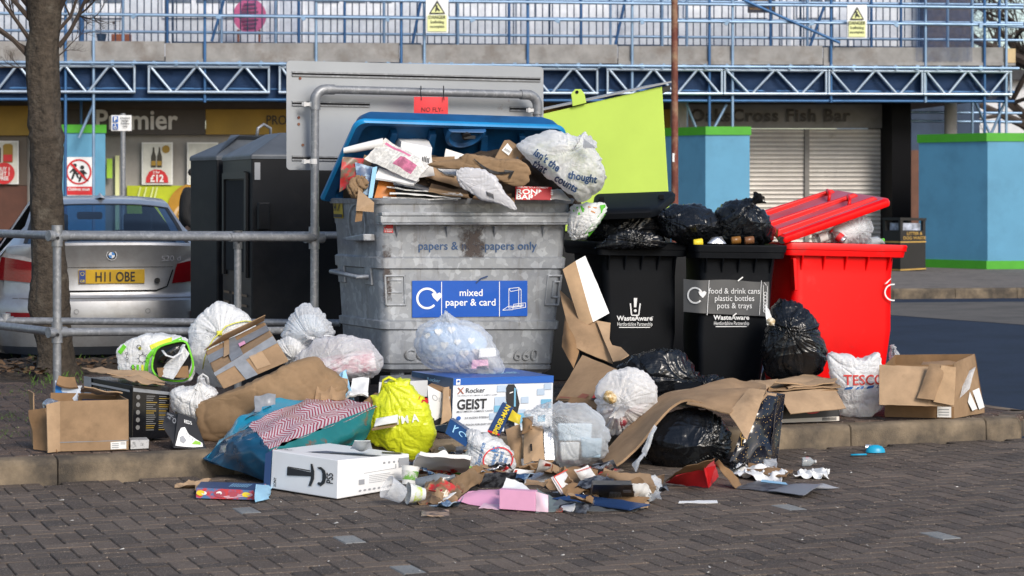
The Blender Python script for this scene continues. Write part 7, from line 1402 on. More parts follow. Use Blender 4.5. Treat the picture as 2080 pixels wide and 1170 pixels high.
wbag([(1066, 838), (1090, 826), (1120, 816), (1160, 816), (1196, 820), (1218, 836), (1234, 862), (1241, 895), (1234, 925), (1206, 944), (1165, 950), (1132, 946), (1124, 918), (1118, 884), (1096, 868), (1074, 856)], 11.75, .17, (1110, 840), 'large see-through bag of plastic tubs on the road', film('tub_bag_plastic', (.86, .90, .94), .24, .22, .3, 16, .3), 88, fk=5)
for k, (x0, y0, x1, y1, m_) in enumerate(((1135, 860, 1200, 895, flat('tub_blue_white', (.48, .58, .66))), (1140, 898, 1175, 935, flat('tub_white', (.7, .72, .73))), (1182, 890, 1220, 930, flat('tub_blue_pale', (.36, .48, .58))))):
    boxthing('food_tub', ['wide pale blue tub at the top of the see-through bag', 'white tub at the bottom left of the see-through bag', 'blue tub at the bottom right of the see-through bag'][k], 'tub', px8((x0, y1, 11.7), (x1, y1, 11.7), (x1+3, y0, 11.68), (x0-3, y0, 11.68), (x0, y1, 11.82), (x1, y1, 11.82), (x1+3, y0, 11.84), (x0-3, y0, 11.84)), m_, 'tubs in the see-through bag', bevel=.008)
bK = wbag([(1246, 752), (1270, 748), (1296, 750), (1318, 762), (1332, 784), (1336, 812), (1320, 844), (1292, 866), (1255, 882), (1228, 876), (1216, 848), (1207, 815), (1210, 788), (1222, 768)], 12.25, .16, (1252, 822), 'knotted white rubbish bag resting on the bent cardboard sheet', film('knotted_bag_plastic', (.90, .90, .90), .66, .3, .3, 18, .3), 90, kd=(.1, -.9, -.3), fk=3, fold=.045, crink=.020, fl=.4, facets=16)
puff('fruit_peel', [(1226, 800), (1236, 794), (1248, 800), (1250, 814), (1240, 820), (1228, 812)], 12.13, .05, m_photo('peel', (.42, .27, .10), (.7, .6, .4), 30), 91, crink=.012, cs=30, NR=12, NA=40, tag=('tan scraps poking through a hole in the knotted white bag', 'food scrap'))
puff('waste_paper', [(1225, 840), (1245, 822), (1290, 836), (1310, 820), (1300, 850), (1262, 872), (1235, 868)], 12.26, .11, m_photo('waste_red', (.6, .5, .46), (.35, .06, .08), 14), 92, crink=.02, NR=12, NA=50, tag=('red and tan packets showing through the knotted white bag', 'packets'))
# ---- cardboard right of the galvanised bin
a = [P(1168, 531, 13.6), P(1190, 520, 13.62), P(1237, 635, 13.5), P(1203, 655, 13.45)]; qcard('cardboard_sheet', [(1203, 655, 13.4), (1238, 636, 13.5), (1190, 519, 13.62), (1168, 531, 13.55)], flat('white_card_face', (.78, .78, .77)), 'folded white faced cardboard sheet leaning against the black bin', 'cardboard', th=.006, bulge=.008, crumple=.005, mb2=m_corr, seed=2)
qcard('cardboard_sheet', [(1181, 667, 13.4), (1204, 654, 13.38), (1169, 530, 13.53), (1143, 547, 13.5)], m_corr, 'corrugated brown cardboard strip beside the white faced sheet', 'cardboard', th=.008, bulge=.01, seed=4)
qcard('cardboard_sheet', [(1165, 705, 13.25), (1246, 738, 13.2), (1212, 652, 13.45), (1136, 590, 13.6)], m_card, 'large brown cardboard sheet leaning on the corner of the galvanised bin', 'cardboard', th=.006, bulge=.02, crumple=.006, seed=6, n=12)
qcard('cardboard_sheet', [(1140, 702, 13.3), (1166, 748, 13.15), (1180, 700, 13.3), (1148, 632, 13.5)], m_card3, 'curled brown cardboard behind the leaning sheet', 'cardboard', th=.006, bulge=.05, crumple=.012, seed=8)
mb = MB(); rows = []
for i, (a, b) in enumerate((((1211, 652, 13.42), (1240, 657, 13.42)), ((1226, 690, 13.3), (1238, 690, 13.3)), ((1236, 712, 13.22), (1244, 702, 13.24)), ((1246, 736, 13.15), (1262, 706, 13.2)), ((1262, 732, 13.08), (1278, 722, 13.1)))): rows.append([lerp(P(*a), P(*b), s) for s in (0, .5, 1)])
mb.slab(rows, .005); mb.build('cardboard_strip', m_card2, smooth=True, tag=('pale curling strip torn from the leaning brown sheet', 'cardboard'))
for q, lb, m_ in (([(1128, 812, 12.7), (1210, 818, 12.45), (1253, 750, 12.75), (1183, 721, 13.0)], 'brown carton flap with a red label leaning over the chair carton', m_card),): o = qcard('carton_flap', q, m_, lb, 'cardboard', th=.006, bulge=.008, crumple=.004, seed=3, n=10)
f = qfn(*[P(*c) for c in q], off=.012); mb = MB(); mb.shape([(.88, .02), (1, .04), (1, .34), (.9, .30)], f, 1); mb.shape([(.9, .06), (.98, .07), (.98, .2), (.91, .18)], qfn(*[P(*c) for c in q], off=.016), 0); mb.shape([(.5, .02), (.74, .02), (.78, .16), (.6, .17)], f, 2); lines(mb, f, [(.1, .03, .48, .04)], .03, 2); mb.build('print', [m_red, m_brown, flat('label_brown', (.22, .07, .04))], o)
qcard('carton_flap', [(1150, 822, 12.5), (1214, 830, 12.4), (1216, 812, 12.46), (1160, 806, 12.6)], m_card3, 'brown carton edge under the red labelled flap', 'cardboard', th=.01, seed=5)
wbag([(1250, 752), (1268, 734), (1300, 716), (1340, 708), (1385, 711), (1402, 730), (1418, 752), (1428, 774), (1410, 792), (1370, 812), (1320, 840), (1290, 830), (1262, 790)], 13.3, .2, (1425, 775), 'black rubbish bag stretched behind the knotted white bag', m_bbag, 93, crink=.013, cs=5, fk=5, fold=.045, facets=18)
wbag([(1555, 668), (1560, 636), (1574, 612), (1598, 606), (1628, 616), (1655, 646), (1674, 690), (1680, 722), (1668, 752), (1635, 770), (1590, 774), (1556, 762), (1546, 715)], 13.62, .22, (1590, 660), 'big black rubbish bag slumped between the labelled bin and red bin', m_bbag, 94, crink=.013, cs=5, fk=5, fold=.045, facets=18)
qcard('paper', [(1555, 660, 13.42), (1572, 662, 13.42), (1566, 640, 13.45), (1556, 612, 13.5)], m_paper, 'torn white label strip hanging beside the big black bag', 'paper', crumple=.02, th=.003, seed=5)
puff('food_scrap', [(1556, 650), (1564, 644), (1574, 650), (1572, 662), (1560, 662)], 13.42, .025, m_photo('scrap_tan', (.4, .3, .16), (.7, .66, .55), 40), 95, NR=8, NA=30, tag=('tan food scrap squeezed out of the big black bag', 'food scrap'))
wbag([(1310, 900), (1328, 860), (1352, 842), (1392, 830), (1432, 832), (1462, 848), (1482, 878), (1484, 912), (1466, 938), (1430, 956), (1380, 960), (1338, 952), (1316, 930)], 11.95, .2, (1456, 904), 'round black rubbish bag with gathered neck under the bent cardboard', m_bbag, 96, crink=.010, cs=5, fk=9, fold=.05, fl=.35)
wbag([(1290, 945), (1300, 905), (1325, 870), (1360, 850), (1400, 860), (1390, 920), (1340, 958), (1300, 962)], 12.35, .22, None, 'dull black bag deep in shadow under the bent cardboard', m_bbag, 97, crink=.02)
wbag([(1392, 790), (1410, 768), (1440, 760), (1466, 762), (1475, 775), (1460, 800), (1410, 806)], 12.9, .1, (1430, 780), 'small black bag above the bent cardboard', m_bbag, 98, crink=.025)
# bent sheet: arch from the road up over the black bags, with a hanging flap
fr = [(1232, 952, 11.65), (1262, 938, 11.65), (1300, 900, 11.75), (1332, 858, 11.8), (1366, 824, 11.85), (1405, 812, 11.85), (1480, 838, 11.8), (1520, 836, 11.85), (1556, 798, 12.0)]
bkk = [(1220, 930, 12.0), (1240, 905, 12.05), (1275, 868, 12.15), (1310, 830, 12.25), (1350, 800, 12.35), (1400, 790, 12.4), (1478, 768, 12.5), (1510, 774, 12.5), (1556, 780, 12.45)]
def ribbon(name, fr, bk, m_, th, label=None, cat=None, parent=None, nv=8, crum=.006, mb2=None, sub=4):
    rows = []
    def cr(p): 
        p = [P(*q) for q in p]; out = []
        for i in range(len(p)-1):
            a, b, c, d = p[max(i-1, 0)], p[i], p[i+1], p[min(i+2, len(p)-1)]
            for k in range(sub): t = k/sub; out.append(.5*(2*b+(c-a)*t+(2*a-5*b+4*c-d)*t*t+(3*b-a-3*c+d)*t**3))
        return out+[p[-1]]
    A, Bq = cr(fr), cr(bk)
    for i in range(nv+1): rows.append([lerp(a, b, i/nv)+V((0, 0, crum*nz(lerp(a, b, i/nv)*9))) for a, b in zip(A, Bq)])
    mb = MB(); mb.slab(rows, th, 0, 1 if mb2 else None); return mb.build(name, [m_, mb2] if mb2 else m_, parent, True, tag=(label, cat) if label else None, split=45)
t = ribbon('cardboard_sheet', fr, bkk, m_card, .012, 'large bent cardboard sheet arching over the round black bag', 'cardboard', mb2=m_card)
for k, dz in enumerate((.016, .03)): ribbon('cardboard_layer', [(x+4*k, y-2, Y+.04+dz) for x, y, Y in fr[:6]], [(x, y-1, Y+.03) for x, y, Y in bkk[:6]], [m_card2, m_card3][k], .006, parent=None, label=['second layer of cardboard showing behind the bent sheet edge', 'third darker layer of cardboard behind the bent sheet edge'][k], cat='cardboard')
card('hanging_flap', P(1480, 838, 11.78), P(1518, 893, 11.62), P(1556, 792, 11.92), P(1520, 790, 11.95), m_card2, .006, 10, .02, .006, 5, t)
card('hanging_flap', P(1395, 818, 11.82), P(1482, 840, 11.76), P(1545, 785, 12.05), P(1420, 792, 12.2), m_card, .006, 10, .012, .004, 7, t)
mb = MB(); mb.slab(bil(P(1310, 925, 11.6), P(1336, 868, 11.72), P(1330, 862, 11.74), P(1302, 915, 11.63), 12, 4, .01, .014, 3), .001); mb.slab(bil(P(1290, 958, 11.55), P(1312, 922, 11.6), P(1306, 918, 11.62), P(1284, 945, 11.6), 8, 4, .01, .012, 5), .001); mb.build('clear_tape', m_clear, t, True)
qcard('cardboard_sheet', [(1390, 808, 12.3), (1478, 800, 12.35), (1490, 772, 12.6), (1430, 785, 12.6)], m_card2, 'bent cardboard layer lying over the top of the arch', 'cardboard', th=.006, bulge=.03, crumple=.01, seed=14)
qcard('cardboard_sheet', [(1500, 792, 12.5), (1556, 790, 12.5), (1580, 768, 12.75), (1508, 775, 12.75)], m_card2, 'thin cardboard piece between the arch and the flattened box stack', 'cardboard', th=.006, bulge=.02, crumple=.01, seed=15)
t = boxthing('egg_tray', 'black plastic tray resting behind the top of the bent cardboard', 'tray', px8((1370, 806, 12.7), (1425, 798, 12.7), (1425, 778, 12.75), (1370, 784, 12.75), (1370, 800, 12.9), (1425, 792, 12.9), (1425, 772, 12.95), (1370, 778, 12.95)), m_bin)
# starry gift bag
def dots(t, u, v):
    vo = t.n('ShaderNodeTexVoronoi'); cm = t.n('ShaderNodeCombineXYZ'); t.l(t.math('MULTIPLY', u, 16), cm.inputs[0]); t.l(t.math('MULTIPLY', v, 26), cm.inputs[1]); t.l(cm.outputs[0], vo.inputs['Vector']); vo.inputs['Scale'].default_value = 1; return t.mix(t.math('LESS_THAN', vo.outputs['Distance'], .17), (.008, .010, .018), (.55, .36, .14))
m_dots = uvmat('starry_print', dots, .12)
q = [P(1482, 938, 11.9), P(1564, 944, 11.98), P(1580, 806, 12.12), P(1530, 798, 12.05)]; t = T('gift_bag', 'dark glossy gift bag with gold dots standing against the kerb', 'gift bag', (q[0]+q[1])/2); dd = V((.06, .16, 0))
card('front_panel', *q, m_dots, .003, 16, .03, .018, 4, t, cf=8); card('side_panel', q[1], q[1]+dd, q[2]+dd, q[2], m_dots, .003, 8, -.02, .008, 5, t); card('back_panel', q[0]+dd, q[1]+dd, q[2]+dd, q[3]+dd, m_dots, .003, 8, parent=t)
mb = MB(); mb.tube([P(1506, 905, 11.86)]+[P(1506+12*math.sin(k*.9)*math.cos(k*.3), 898-4*k-6*math.cos(k*.9), 11.84) for k in range(8)], .003, 0, 6); mb.build('gold_cord', M('gold_cord', (.45, .28, .08), .4), t)
qcard('card_insert', [(1545, 812, 12.15), (1575, 812, 12.16), (1578, 798, 12.2), (1548, 795, 12.2)], m_card2, 'brown card and blue tissue poking from the starry gift bag', 'cardboard', crumple=.01, th=.006)
# flattened boxes and record box
bx = px8((1580, 863, 12.95), (1704, 858, 13.08), (1704, 800, 13.1), (1580, 803, 12.98), (1572, 850, 13.35), (1690, 846, 13.45), (1690, 792, 13.48), (1574, 795, 13.38)); 
for i in (0, 1, 4, 5): bx[i].z = PZ+.005
t = boxthing('pizza_box', 'black box with red disc and barcode under a stack of flattened cardboard', 'box', bx, [flat('box_matt_black', (.012, .012, .013))], part='box'); f = qfn(bx[0], bx[1], bx[2], bx[3], .004); mb = MB(); mb.shape([(0, 0), (1, 0), (1, .16), (0, .13)], f, 1); mb.disc(f, .56, .42, .13, 0, 26, 1.0); g = qfn(bx[0], bx[1], bx[2], bx[3], .007)
for k in range(14): mb.shape([(.72+.017*k, .02), (.728+.017*k, .02), (.728+.017*k, .14), (.72+.017*k, .14)], g, 2)
mb.build('print', [m_red, flat('pale_strip', (.6, .56, .5)), m_black], t); card('flap', P(1606, 840, 12.78), P(1718, 829, 12.9), P(1694, 786, 13.08), P(1580, 798, 12.95), m_card2, .005, 8, .006, .003, 2, t)
gs = 'flattened boxes stacked by the kerb'
for k, (q, lb) in enumerate([([(1568, 800, 12.95), (1702, 790, 13.05), (1688, 780, 13.5), (1572, 786, 13.4)], 'lowest flattened cardboard on the black box'), ([(1560, 792, 12.98), (1708, 784, 13.05), (1690, 774, 13.5), (1570, 778, 13.45)], 'second flattened cardboard from the bottom on the black box'), ([(1600, 786, 13.0), (1696, 776, 13.1), (1700, 768, 13.3), (1580, 772, 13.5)], 'third flattened cardboard on the black box'), ([(1550, 776, 13.0), (1655, 780, 13.1), (1700, 770, 13.4), (1640, 760, 13.55)], 'topmost pale flattened cardboard by the white lettered carrier')]): qcard('cardboard_sheet', q, [m_card3, m_card, m_card2, m_card2][k], lb, 'cardboard', gs, th=.008, crumple=.008, bulge=.01, seed=30+k)
qcard('cardboard_sheet', [(1558, 850, 12.85), (1582, 858, 12.9), (1594, 800, 13.05), (1562, 786, 13.0)], m_card3, 'shadowed brown box side left of the black box', 'cardboard', th=.006, seed=36)
# white lettered carrier
bW = wbag([(1681, 716), (1702, 717), (1724, 719), (1745, 729), (1768, 723), (1786, 713), (1788, 740), (1787, 770), (1795, 800), (1792, 832), (1770, 846), (1735, 848), (1708, 843), (1697, 815), (1692, 780), (1685, 750)], 13.4, .13, None, 'white carrier bag with red lettering and blue dashes standing by the red bin', m_bag, 100, cat='carrier bag', nm='carrier_bag', crink=.018, prof=.5)
mb = MB(); f = decal(bW, .007, 13.4); mb.text('TESCO', f, 1709, -779, 29, 0, 'L', .012, .95); 
for k in range(4): x = 1710+22*k; mb.shape([(x, -789+k), (x+15, -787+k), (x+18, -782+k), (x+4, -784+k)], f, 1)
mb.build('lettering', [flat('carrier_red', (.58, .05, .04)), flat('carrier_blue', (.02, .14, .42))], bW)
# brown box right
bl_, br_2, ll = P(1797, 846, 13.3), P(1938, 851, 13.2), None
bl_.z = br_2.z = PZ+.006; bk = V((.28, .34, 0)); hh = V((0, 0, .33)); t = T('cardboard_box', 'torn open brown cardboard box standing at the right end of the kerb', 'box', (bl_+br_2)/2+bk/2)
card('front_panel', bl_, br_2, br_2+hh*.97, bl_+hh*.95, m_card3, .006, 8, .006, .004, 1, t); r2 = P(2000, 838, 13.55); r2.z = PZ+.006; r3 = r2+V((-.06, 0, .36))
card('end_panel', br_2, r2, r3, br_2+hh, m_card, .006, 8, .01, .006, 2, t); card('back_panel', r2, bl_+V((.12, .45, 0)), bl_+V((.14, .45, .34)), r3, m_card3, .006, 8, 0, .006, 3, t); card('left_panel', bl_+V((.12, .45, 0)), bl_, bl_+hh*.95, bl_+V((.14, .45, .34)), m_card3, .006, 6, parent=t)
mb = MB(); rows = []
for y, Y in ((741, 13.2), (775, 13.12), (822, 13.06)): rows.append([P(lerp(1786, 1938, s), y+1.5*nz((s*9, y, 1))+(4*s if y > 800 else 6*s), Y-.02*math.sin(s*3)) for s in [i/16 for i in range(17)]])
rows.reverse(); mb.slab(rows, .006); mb.build('front_flap', m_card2, t, True)
card('torn_flap', P(1862, 808, 13.02), P(1898, 812, 13.0), P(1925, 742, 13.12), P(1888, 738, 13.12), m_card, .005, 10, .03, .006, 5, t); card('corrugated_strip', P(1896, 816, 13.02), P(1938, 824, 13.02), P(1942, 746, 13.12), P(1912, 742, 13.1), m_corr, .005, 8, parent=t)
card('rim_flap', P(1868, 742, 13.3), P(1980, 748, 13.45), P(1976, 734, 13.7), P(1880, 732, 13.75), m_card, .006, 10, .01, .014, 6, t)
f = qfn(br_2, r2, r3, br_2+hh, .012); mb = MB(); mb.shape([(.42, .25), (.55, .08), (.72, .1), (.52, .42)], f); mb.shape([(.62, .42), (.78, .08), (.97, .1), (.88, .44)], f) ; mb.build('label', m_paper, t); f = qfn(bl_, br_2, br_2+hh*.97, bl_+hh*.95, .006); mb = MB(); mb.shape([(.76, .02), (.96, .02), (.96, .22), (.76, .22)], f); lb_ = mb.build('label', m_paper, t); mb = MB(); g = qfn(bl_, br_2, br_2+hh*.97, bl_+hh*.95, .009); [mb.shape([(.78, .06+.05*k), (.93, .06+.05*k), (.93, .075+.05*k), (.78, .075+.05*k)], g) for k in range(3)]; mb.build('lettering', m_grey, lb_)
card('tape', P(1950, 808, 13.2), P(1970, 790, 13.3), P(1982, 744, 13.45), P(1960, 760, 13.4), m_clear, .001, 6, .01, .006, 8, t)
wbag([(1806, 738), (1808, 708), (1814, 700), (1822, 712), (1832, 742), (1830, 752), (1808, 752)], 14.2, .06, (1812, 702), 'small clear bag of green waste behind the torn brown box', m_semi, 101)
# ---- loose litter on the road
def cupt(p, ax, r0, r1, L, m_, label, nm='paper_cup', cat='cup', band=None):
    p, ax = V(p), V(ax).normalized(); t = T(nm, label, cat, p); mb = MB(); mb.tube([p, p+ax*L], [r0, r1], 0, 24, False); mb.tube([p, p+ax*.002], r0*.98, 0, 24); mb.tube([p+ax*L*.99, p+ax*L*1.02], [r1, r1*1.04], 0, 24, False); mb.build('cup', m_, t, True, split=50)
    if band: mb = MB(); mb.tube([p+ax*L*.25, p+ax*L*.75], [lerp(r0, r1, .25)+.001, lerp(r0, r1, .75)+.001], 0, 24, False); mb.build('sleeve', band, t, True)
    return t
cupt(G(830, 985, .04), (.1, .2, .9), .032, .045, .09, flat('cup_white_gloss', (.72, .72, .70)), 'white cup with green printed band standing right of the console carton', band=m_photo('cup_band', (.6, .6, .58), (.15, .35, .06), 22))
cupt(G(818, 1006, .045), (-.5, -.2, .3), .04, .055, .09, m_semi, 'clear plastic tub tipped over in front of the printed cup', 'plastic_tub', 'tub', None)
o = cupt(G(862, 1004, .05), (-.85, -.3, .1), .028, .05, .08, M('tub_clear_white', (.62, .63, .62), .25), 'whitish crushed tub with lime logo beside the glossy packet', 'plastic_tub', 'tub', m_photo('tub_logo', (.6, .62, .6), (.5, .6, .1), 30))
gcard('tub_lid', [(712, 912, .2), (756, 912, .2), (752, 896, .26), (720, 896, .26)], M('frosted_lid', (.62, .66, .66), .25), 'round frosted plastic lid behind the console carton', 'lid', bulge=.03, n=12)
bottle(G(845, 985, .06), G(925, 968, .10), .032, M('bottle_grey', (.16, .18, .2), .15, var=.4, vs=15), 'empty grey plastic bottle lying behind the glossy packet')
bottle(G(955, 957, .07), G(898, 950, .07), .026, m_photo('green_label', (.06, .32, .04), (.4, .5, .1), 14), 'crushed green printed bottle lying across the white carton', m_white)
for k, (q, m_, lb, kw) in enumerate([
    ([(838, 950, .1), (950, 962, .06), (955, 935, .16), (850, 925, .18)], flat('carton_white2', (.74, .72, .70)), 'flattened white and red carton under the green bottle', dict(crumple=.012, th=.02)),
    ([(846, 1022, .01), (925, 1020, .01), (938, 985, .07), (862, 975, .09)], M('glossy_packet', (.20, .13, .07), .15, dirt=((.45, .03, .03), 9, .55, .62), var=.6, vs=12, bump=.5, bs=25), 'glossy brown packet with red trim in front of the cups', dict(crumple=.035, th=.004, bulge=.05, n=16)),
    ([(930, 1012, .01), (985, 968, .05), (960, 948, .12), (915, 975, .1)], m_kraft, 'brown paper strip edged white between bottle and pink card', dict(crumple=.02, th=.006)),
    ([(975, 992, .02), (1040, 985, .03), (1050, 960, .1), (985, 962, .1)], m_darkmix, 'dark navy card lying behind the pink carton', dict(crumple=.012, th=.004)),
    ([(928, 1020, .006), (1016, 1032, .006), (1018, 990, .05), (952, 1000, .04)], m_pink, 'pale pink folded card left of the pink carton', dict(crumple=.012, th=.003, bulge=.02)),
    ([(972, 1032, .004), (1014, 1034, .004), (1012, 1000, .04), (1002, 1002, .03)], flat('pale_pink', (.78, .52, .62)), 'pale pink torn corner in front of the pink card', dict(th=.003, crumple=.006)),
    ([(1020, 995, .07), (1085, 1000, .06), (1062, 978, .09), (1028, 974, .1)], m_paper, 'white folded paper lying on the pink carton', dict(th=.003, crumple=.012)),
    ([(1088, 1040, .004), (1128, 1038, .004), (1140, 1020, .02), (1092, 990, .05)], M('grey_green_card', (.16, .2, .2), .6), 'grey green striped card right of the pink carton', dict(th=.003, crumple=.01)),
    ([(1112, 1036, .004), (1290, 1038, .004), (1320, 1022, .02), (1140, 1012, .03)], M('grey_sheet', (.10, .11, .12), .45, dirt=((.05, .12, .07), 6, .6, .7)), 'thin dark grey sheet lying at the front right of the heap', dict(th=.003, crumple=.015)),
    ([(1120, 1012, .03), (1278, 1034, .02), (1320, 1024, .03), (1170, 1002, .06)], m_navy, 'long dark navy card strip at the front of the heap', dict(th=.006, crumple=.008)),
    ([(1180, 1008, .03), (1300, 1026, .02), (1318, 1010, .05), (1190, 992, .05)], m_card3, 'curved brown cardboard strip in front of the black printed box', dict(th=.005, bulge=.02, crumple=.006)),
    ([(1284, 1034, .006), (1316, 1030, .006), (1320, 1018, .02), (1290, 1020, .02)], m_card2, 'torn tan card corner at the end of the navy strip', dict(th=.004, crumple=.02)),
    ([(1040, 965, .05), (1110, 955, .06), (1125, 935, .1), (1055, 948, .1)], m_card3, 'flattened brown card under the white and red cartons', dict(th=.012, crumple=.015)),
    ([(1215, 972, .08), (1330, 990, .07), (1322, 962, .12), (1225, 958, .12)], m_card, 'flattened brown cardboard sleeve on the black printed box', dict(th=.02, crumple=.012, bulge=.02)),
    ([(1212, 985, .07), (1325, 1000, .05), (1330, 988, .08), (1220, 975, .09)], m_card2, 'pale layered card edge under the brown sleeve', dict(th=.012, crumple=.01)),
    ([(1196, 962, .05), (1258, 960, .05), (1246, 935, .12), (1205, 945, .1)], m_darkmix, 'black card with gold print behind the brown sleeve', dict(th=.004, crumple=.008)),
    ([(1140, 985, .04), (1215, 985, .04), (1210, 955, .09), (1150, 950, .1)], m_card3, 'dark brown crushed card between the red trimmed cartons', dict(th=.03, crumple=.03)),
    ([(1318, 1018, .01), (1342, 1020, .01), (1345, 972, .09), (1322, 968, .1)], m_clear, 'twist of clear film at the right end of the black printed box', dict(th=.003, crumple=.03, n=14)),
    ([(1300, 985, .03), (1350, 978, .03), (1348, 965, .07), (1312, 968, .06)], M('scrap_brown', (.22, .15, .1), .8), 'crumpled brown scrap beside the clear film', dict(th=.004, crumple=.025))]):
    gcard('carton' if 'carton under' in lb else 'packaging_scrap', q, m_, lb, 'packaging', seed=50+k, floor=.003, **kw)
bx = [G(1014, 1033, .005), G(1088, 1038, .005), G(1090, 1036, .005), G(1014, 1030, .005)]
a, b = G(1014, 1034, .006), G(1088, 1039, .006); up = V((0, .03, .088)); dp = V((.01, .12, 0)); t = boxthing('pink_carton', 'small pink carton lying on its side at the front of the heap', 'carton', [a, b, b+up, a+up, a+dp, b+dp, b+dp+up*.9, a+dp+up*.9], M('pink_board', (.74, .36, .52), .5, var=.1)); card('end_flap', b+V((.002, 0, 0)), b+V((.058, -.02, 0)), b+up*.85+V((.058, -.02, 0)), b+up+V((.002, 0, 0)), flat('pink_pale', (.78, .55, .64)), .002, 6, .01, .004, 2, t)
for k, (q, w_, lb) in enumerate([([(1120, 972), (1166, 1004), (1150, 1000), (1135, 940)], 0, '')]): pass
def trimcard(pts, red, label, seed):
    o = card('carton', *[G(*q) for q in pts], flat('carton_white3', (.76, .75, .74)), .004, 10, .012, .008, seed, tag=(label, 'carton'), mb2=m_card3); f = qfn(*[G(*q) for q in pts], off=.014); mb = MB()
    for q in red: mb.shape(q, f)
    mb.build('red_trim', flat('trim_red', (.62, .06, .03)), o)
trimcard([(1142, 1004, .02), (1176, 994, .03), (1148, 955, .12), (1120, 970, .1)], [[(0, 0), (.35, 0), (.3, .1), (0, .12)], [(0, .1), (.06, .1), (.06, 1), (0, 1)], [(0, .95), (1, .95), (1, 1), (0, 1)]], 'white carton panel with red edge standing in the middle of the litter', 61)
trimcard([(1182, 978, .06), (1214, 972, .06), (1196, 945, .13), (1166, 955, .13)], [[(.6, 0), (1, 0), (1, .3), (.7, .3)], [(0, .95), (1, .95), (1, 1), (0, 1)]], 'smaller white carton panel with a red corner beside the brown sleeve', 62)
trimcard([(1085, 962, .08), (1118, 952, .09), (1120, 940, .13), (1098, 934, .16)], [[(.3, .7), (.8, .7), (.8, 1), (.3, 1)], [(.94, 0), (1, 0), (1, 1), (.94, 1)]], 'white carton flap with a red tab below the see-through bag', 63)
trimcard([(1035, 972, .05), (1075, 970, .05), (1085, 955, .09), (1045, 952, .1)], [[(0, 0), (.12, 0), (.12, 1), (0, 1)]], 'flat white carton end with red left edge by the white carrier', 64)
bx = [G(1200, 1012, .03), G(1290, 1018, .02), G(1285, 985, .12), G(1205, 985, .12)]; bx = bx+[q+V((.0, .16, 0)) for q in bx]; t = boxthing('carton', 'black carton with pale print crushed at the front of the heap', 'carton', bx, m_photo('carton_black', (.012, .012, .014), (.03, .03, .035), 8)); f = qfn(bx[0], bx[1], bx[2], bx[3], .004); mb = MB()
for k in range(9): lines(mb, f, [(.42+.035*k, .2, .44+.03*k, .6)], .012)
mb.text('BOSS', f, .82, .62, .18, 0, 'C', .02, .6) if False else lines(mb, f, [(.75, .7, .95, .72), (.75, .6, .95, .62)], .05); mb.build('print', m_grey, t)
card('torn_end', bx[1]+V((0, -.01, 0)), G(1322, 1012, .01), G(1318, 985, .1), bx[2], m_paper, .003, 10, .01, .02, 5, t)
# red torn box, tissue, grey card and other scattered bits
t = T('torn_box', 'torn red box with brown inside lying before the round black bag', 'box', G(1430, 975)); card('red_side', G(1352, 982, .005), G(1440, 991, .005), G(1455, 946, .12), G(1372, 968, .06), m_red, .003, 8, .006, .006, 3, t); card('red_end', G(1440, 991, .005), G(1460, 968, .005), G(1450, 932, .13), G(1430, 952, .11), m_red, .003, 6, 0, .004, 4, t); card('inner_face', G(1350, 978, .02), G(1430, 954, .10), G(1452, 930, .17), G(1395, 948, .12), m_card3, .003, 8, .01, .01, 5, t); card('side_flap', G(1452, 940, .12), G(1496, 992, .005), G(1506, 985, .005), G(1460, 934, .14), m_card3, .003, 8, .01, .015, 6, t)
gcard('tissue', [(1478, 962), (1585, 978), (1600, 960), (1490, 938)], m_paper, 'long crumpled white tissue right of the torn red box', 'tissue', .02, crumple=.035, th=.002, n=22, floor=.004, seed=71, cf=14)
gcard('tissue', [(1612, 966), (1686, 966), (1682, 952), (1622, 956)], m_paper, 'smaller crumpled white tissue furthest right', 'tissue', .02, crumple=.03, th=.002, n=16, floor=.004, seed=72, cf=16)
gcard('cardboard_scrap', [(1510, 958), (1596, 968), (1612, 952), (1525, 940)], m_card3, 'torn brown card scrap between the tissue and the starry gift bag', 'cardboard', .03, crumple=.02, th=.004, n=12, floor=.004, seed=73)
gcard('clear_wrap', [(1545, 950), (1580, 950), (1575, 935), (1555, 932)], m_clear, 'scrap of clear wrap at the foot of the starry gift bag', 'wrap', .03, crumple=.03, th=.002, n=10, floor=.004, seed=74)
gcard('black_bag', [(1480, 950), (1515, 948), (1510, 930), (1488, 925)], m_bbag, 'small black plastic scrap beside the starry gift bag', 'plastic scrap', .04, crumple=.04, th=.003, n=12, floor=.004, seed=75)
t = T('flattened_box', 'flattened grey and black box lying on the road at the right', 'box', G(1590, 990)); card('black_panel', G(1492, 990, .008), G(1610, 1003, .008), G(1660, 988, .010), G(1540, 976, .012), m_darkmix, .004, 8, .004, .003, 1, t); card('grey_panel', G(1560, 996, .014), G(1632, 1006, .02), G(1672, 982, .05), G(1612, 982, .03), flat('grey_board', (.19, .20, .22), .5), .003, 8, .012, .004, 2, t); card('grey_flap', G(1655, 994, .008), G(1706, 991, .006), G(1672, 982, .03), G(1640, 985, .04), flat('grey_board2', (.24, .25, .28), .5), .003, 6, .004, .003, 3, t); card('blue_edge', G(1545, 978, .016), G(1600, 984, .016), G(1596, 980, .018), G(1548, 974, .018), m_sky, .002, 4, parent=t)
gcard('paper_strip', [(1378, 1021), (1458, 1021), (1456, 1016), (1380, 1017)], m_paper, 'narrow white paper strip on the road below the torn red box', 'paper', .006, th=.002, crumple=.003)
gcard('wrapper', [(854, 1049), (914, 1047), (912, 1037), (856, 1036)], m_photo('wrapper_dark', (.02, .02, .025), (.35, .25, .18), 26), 'flat dark wrapper on the road nearest the camera', 'wrapper', .006, th=.006, crumple=.008, floor=.003)
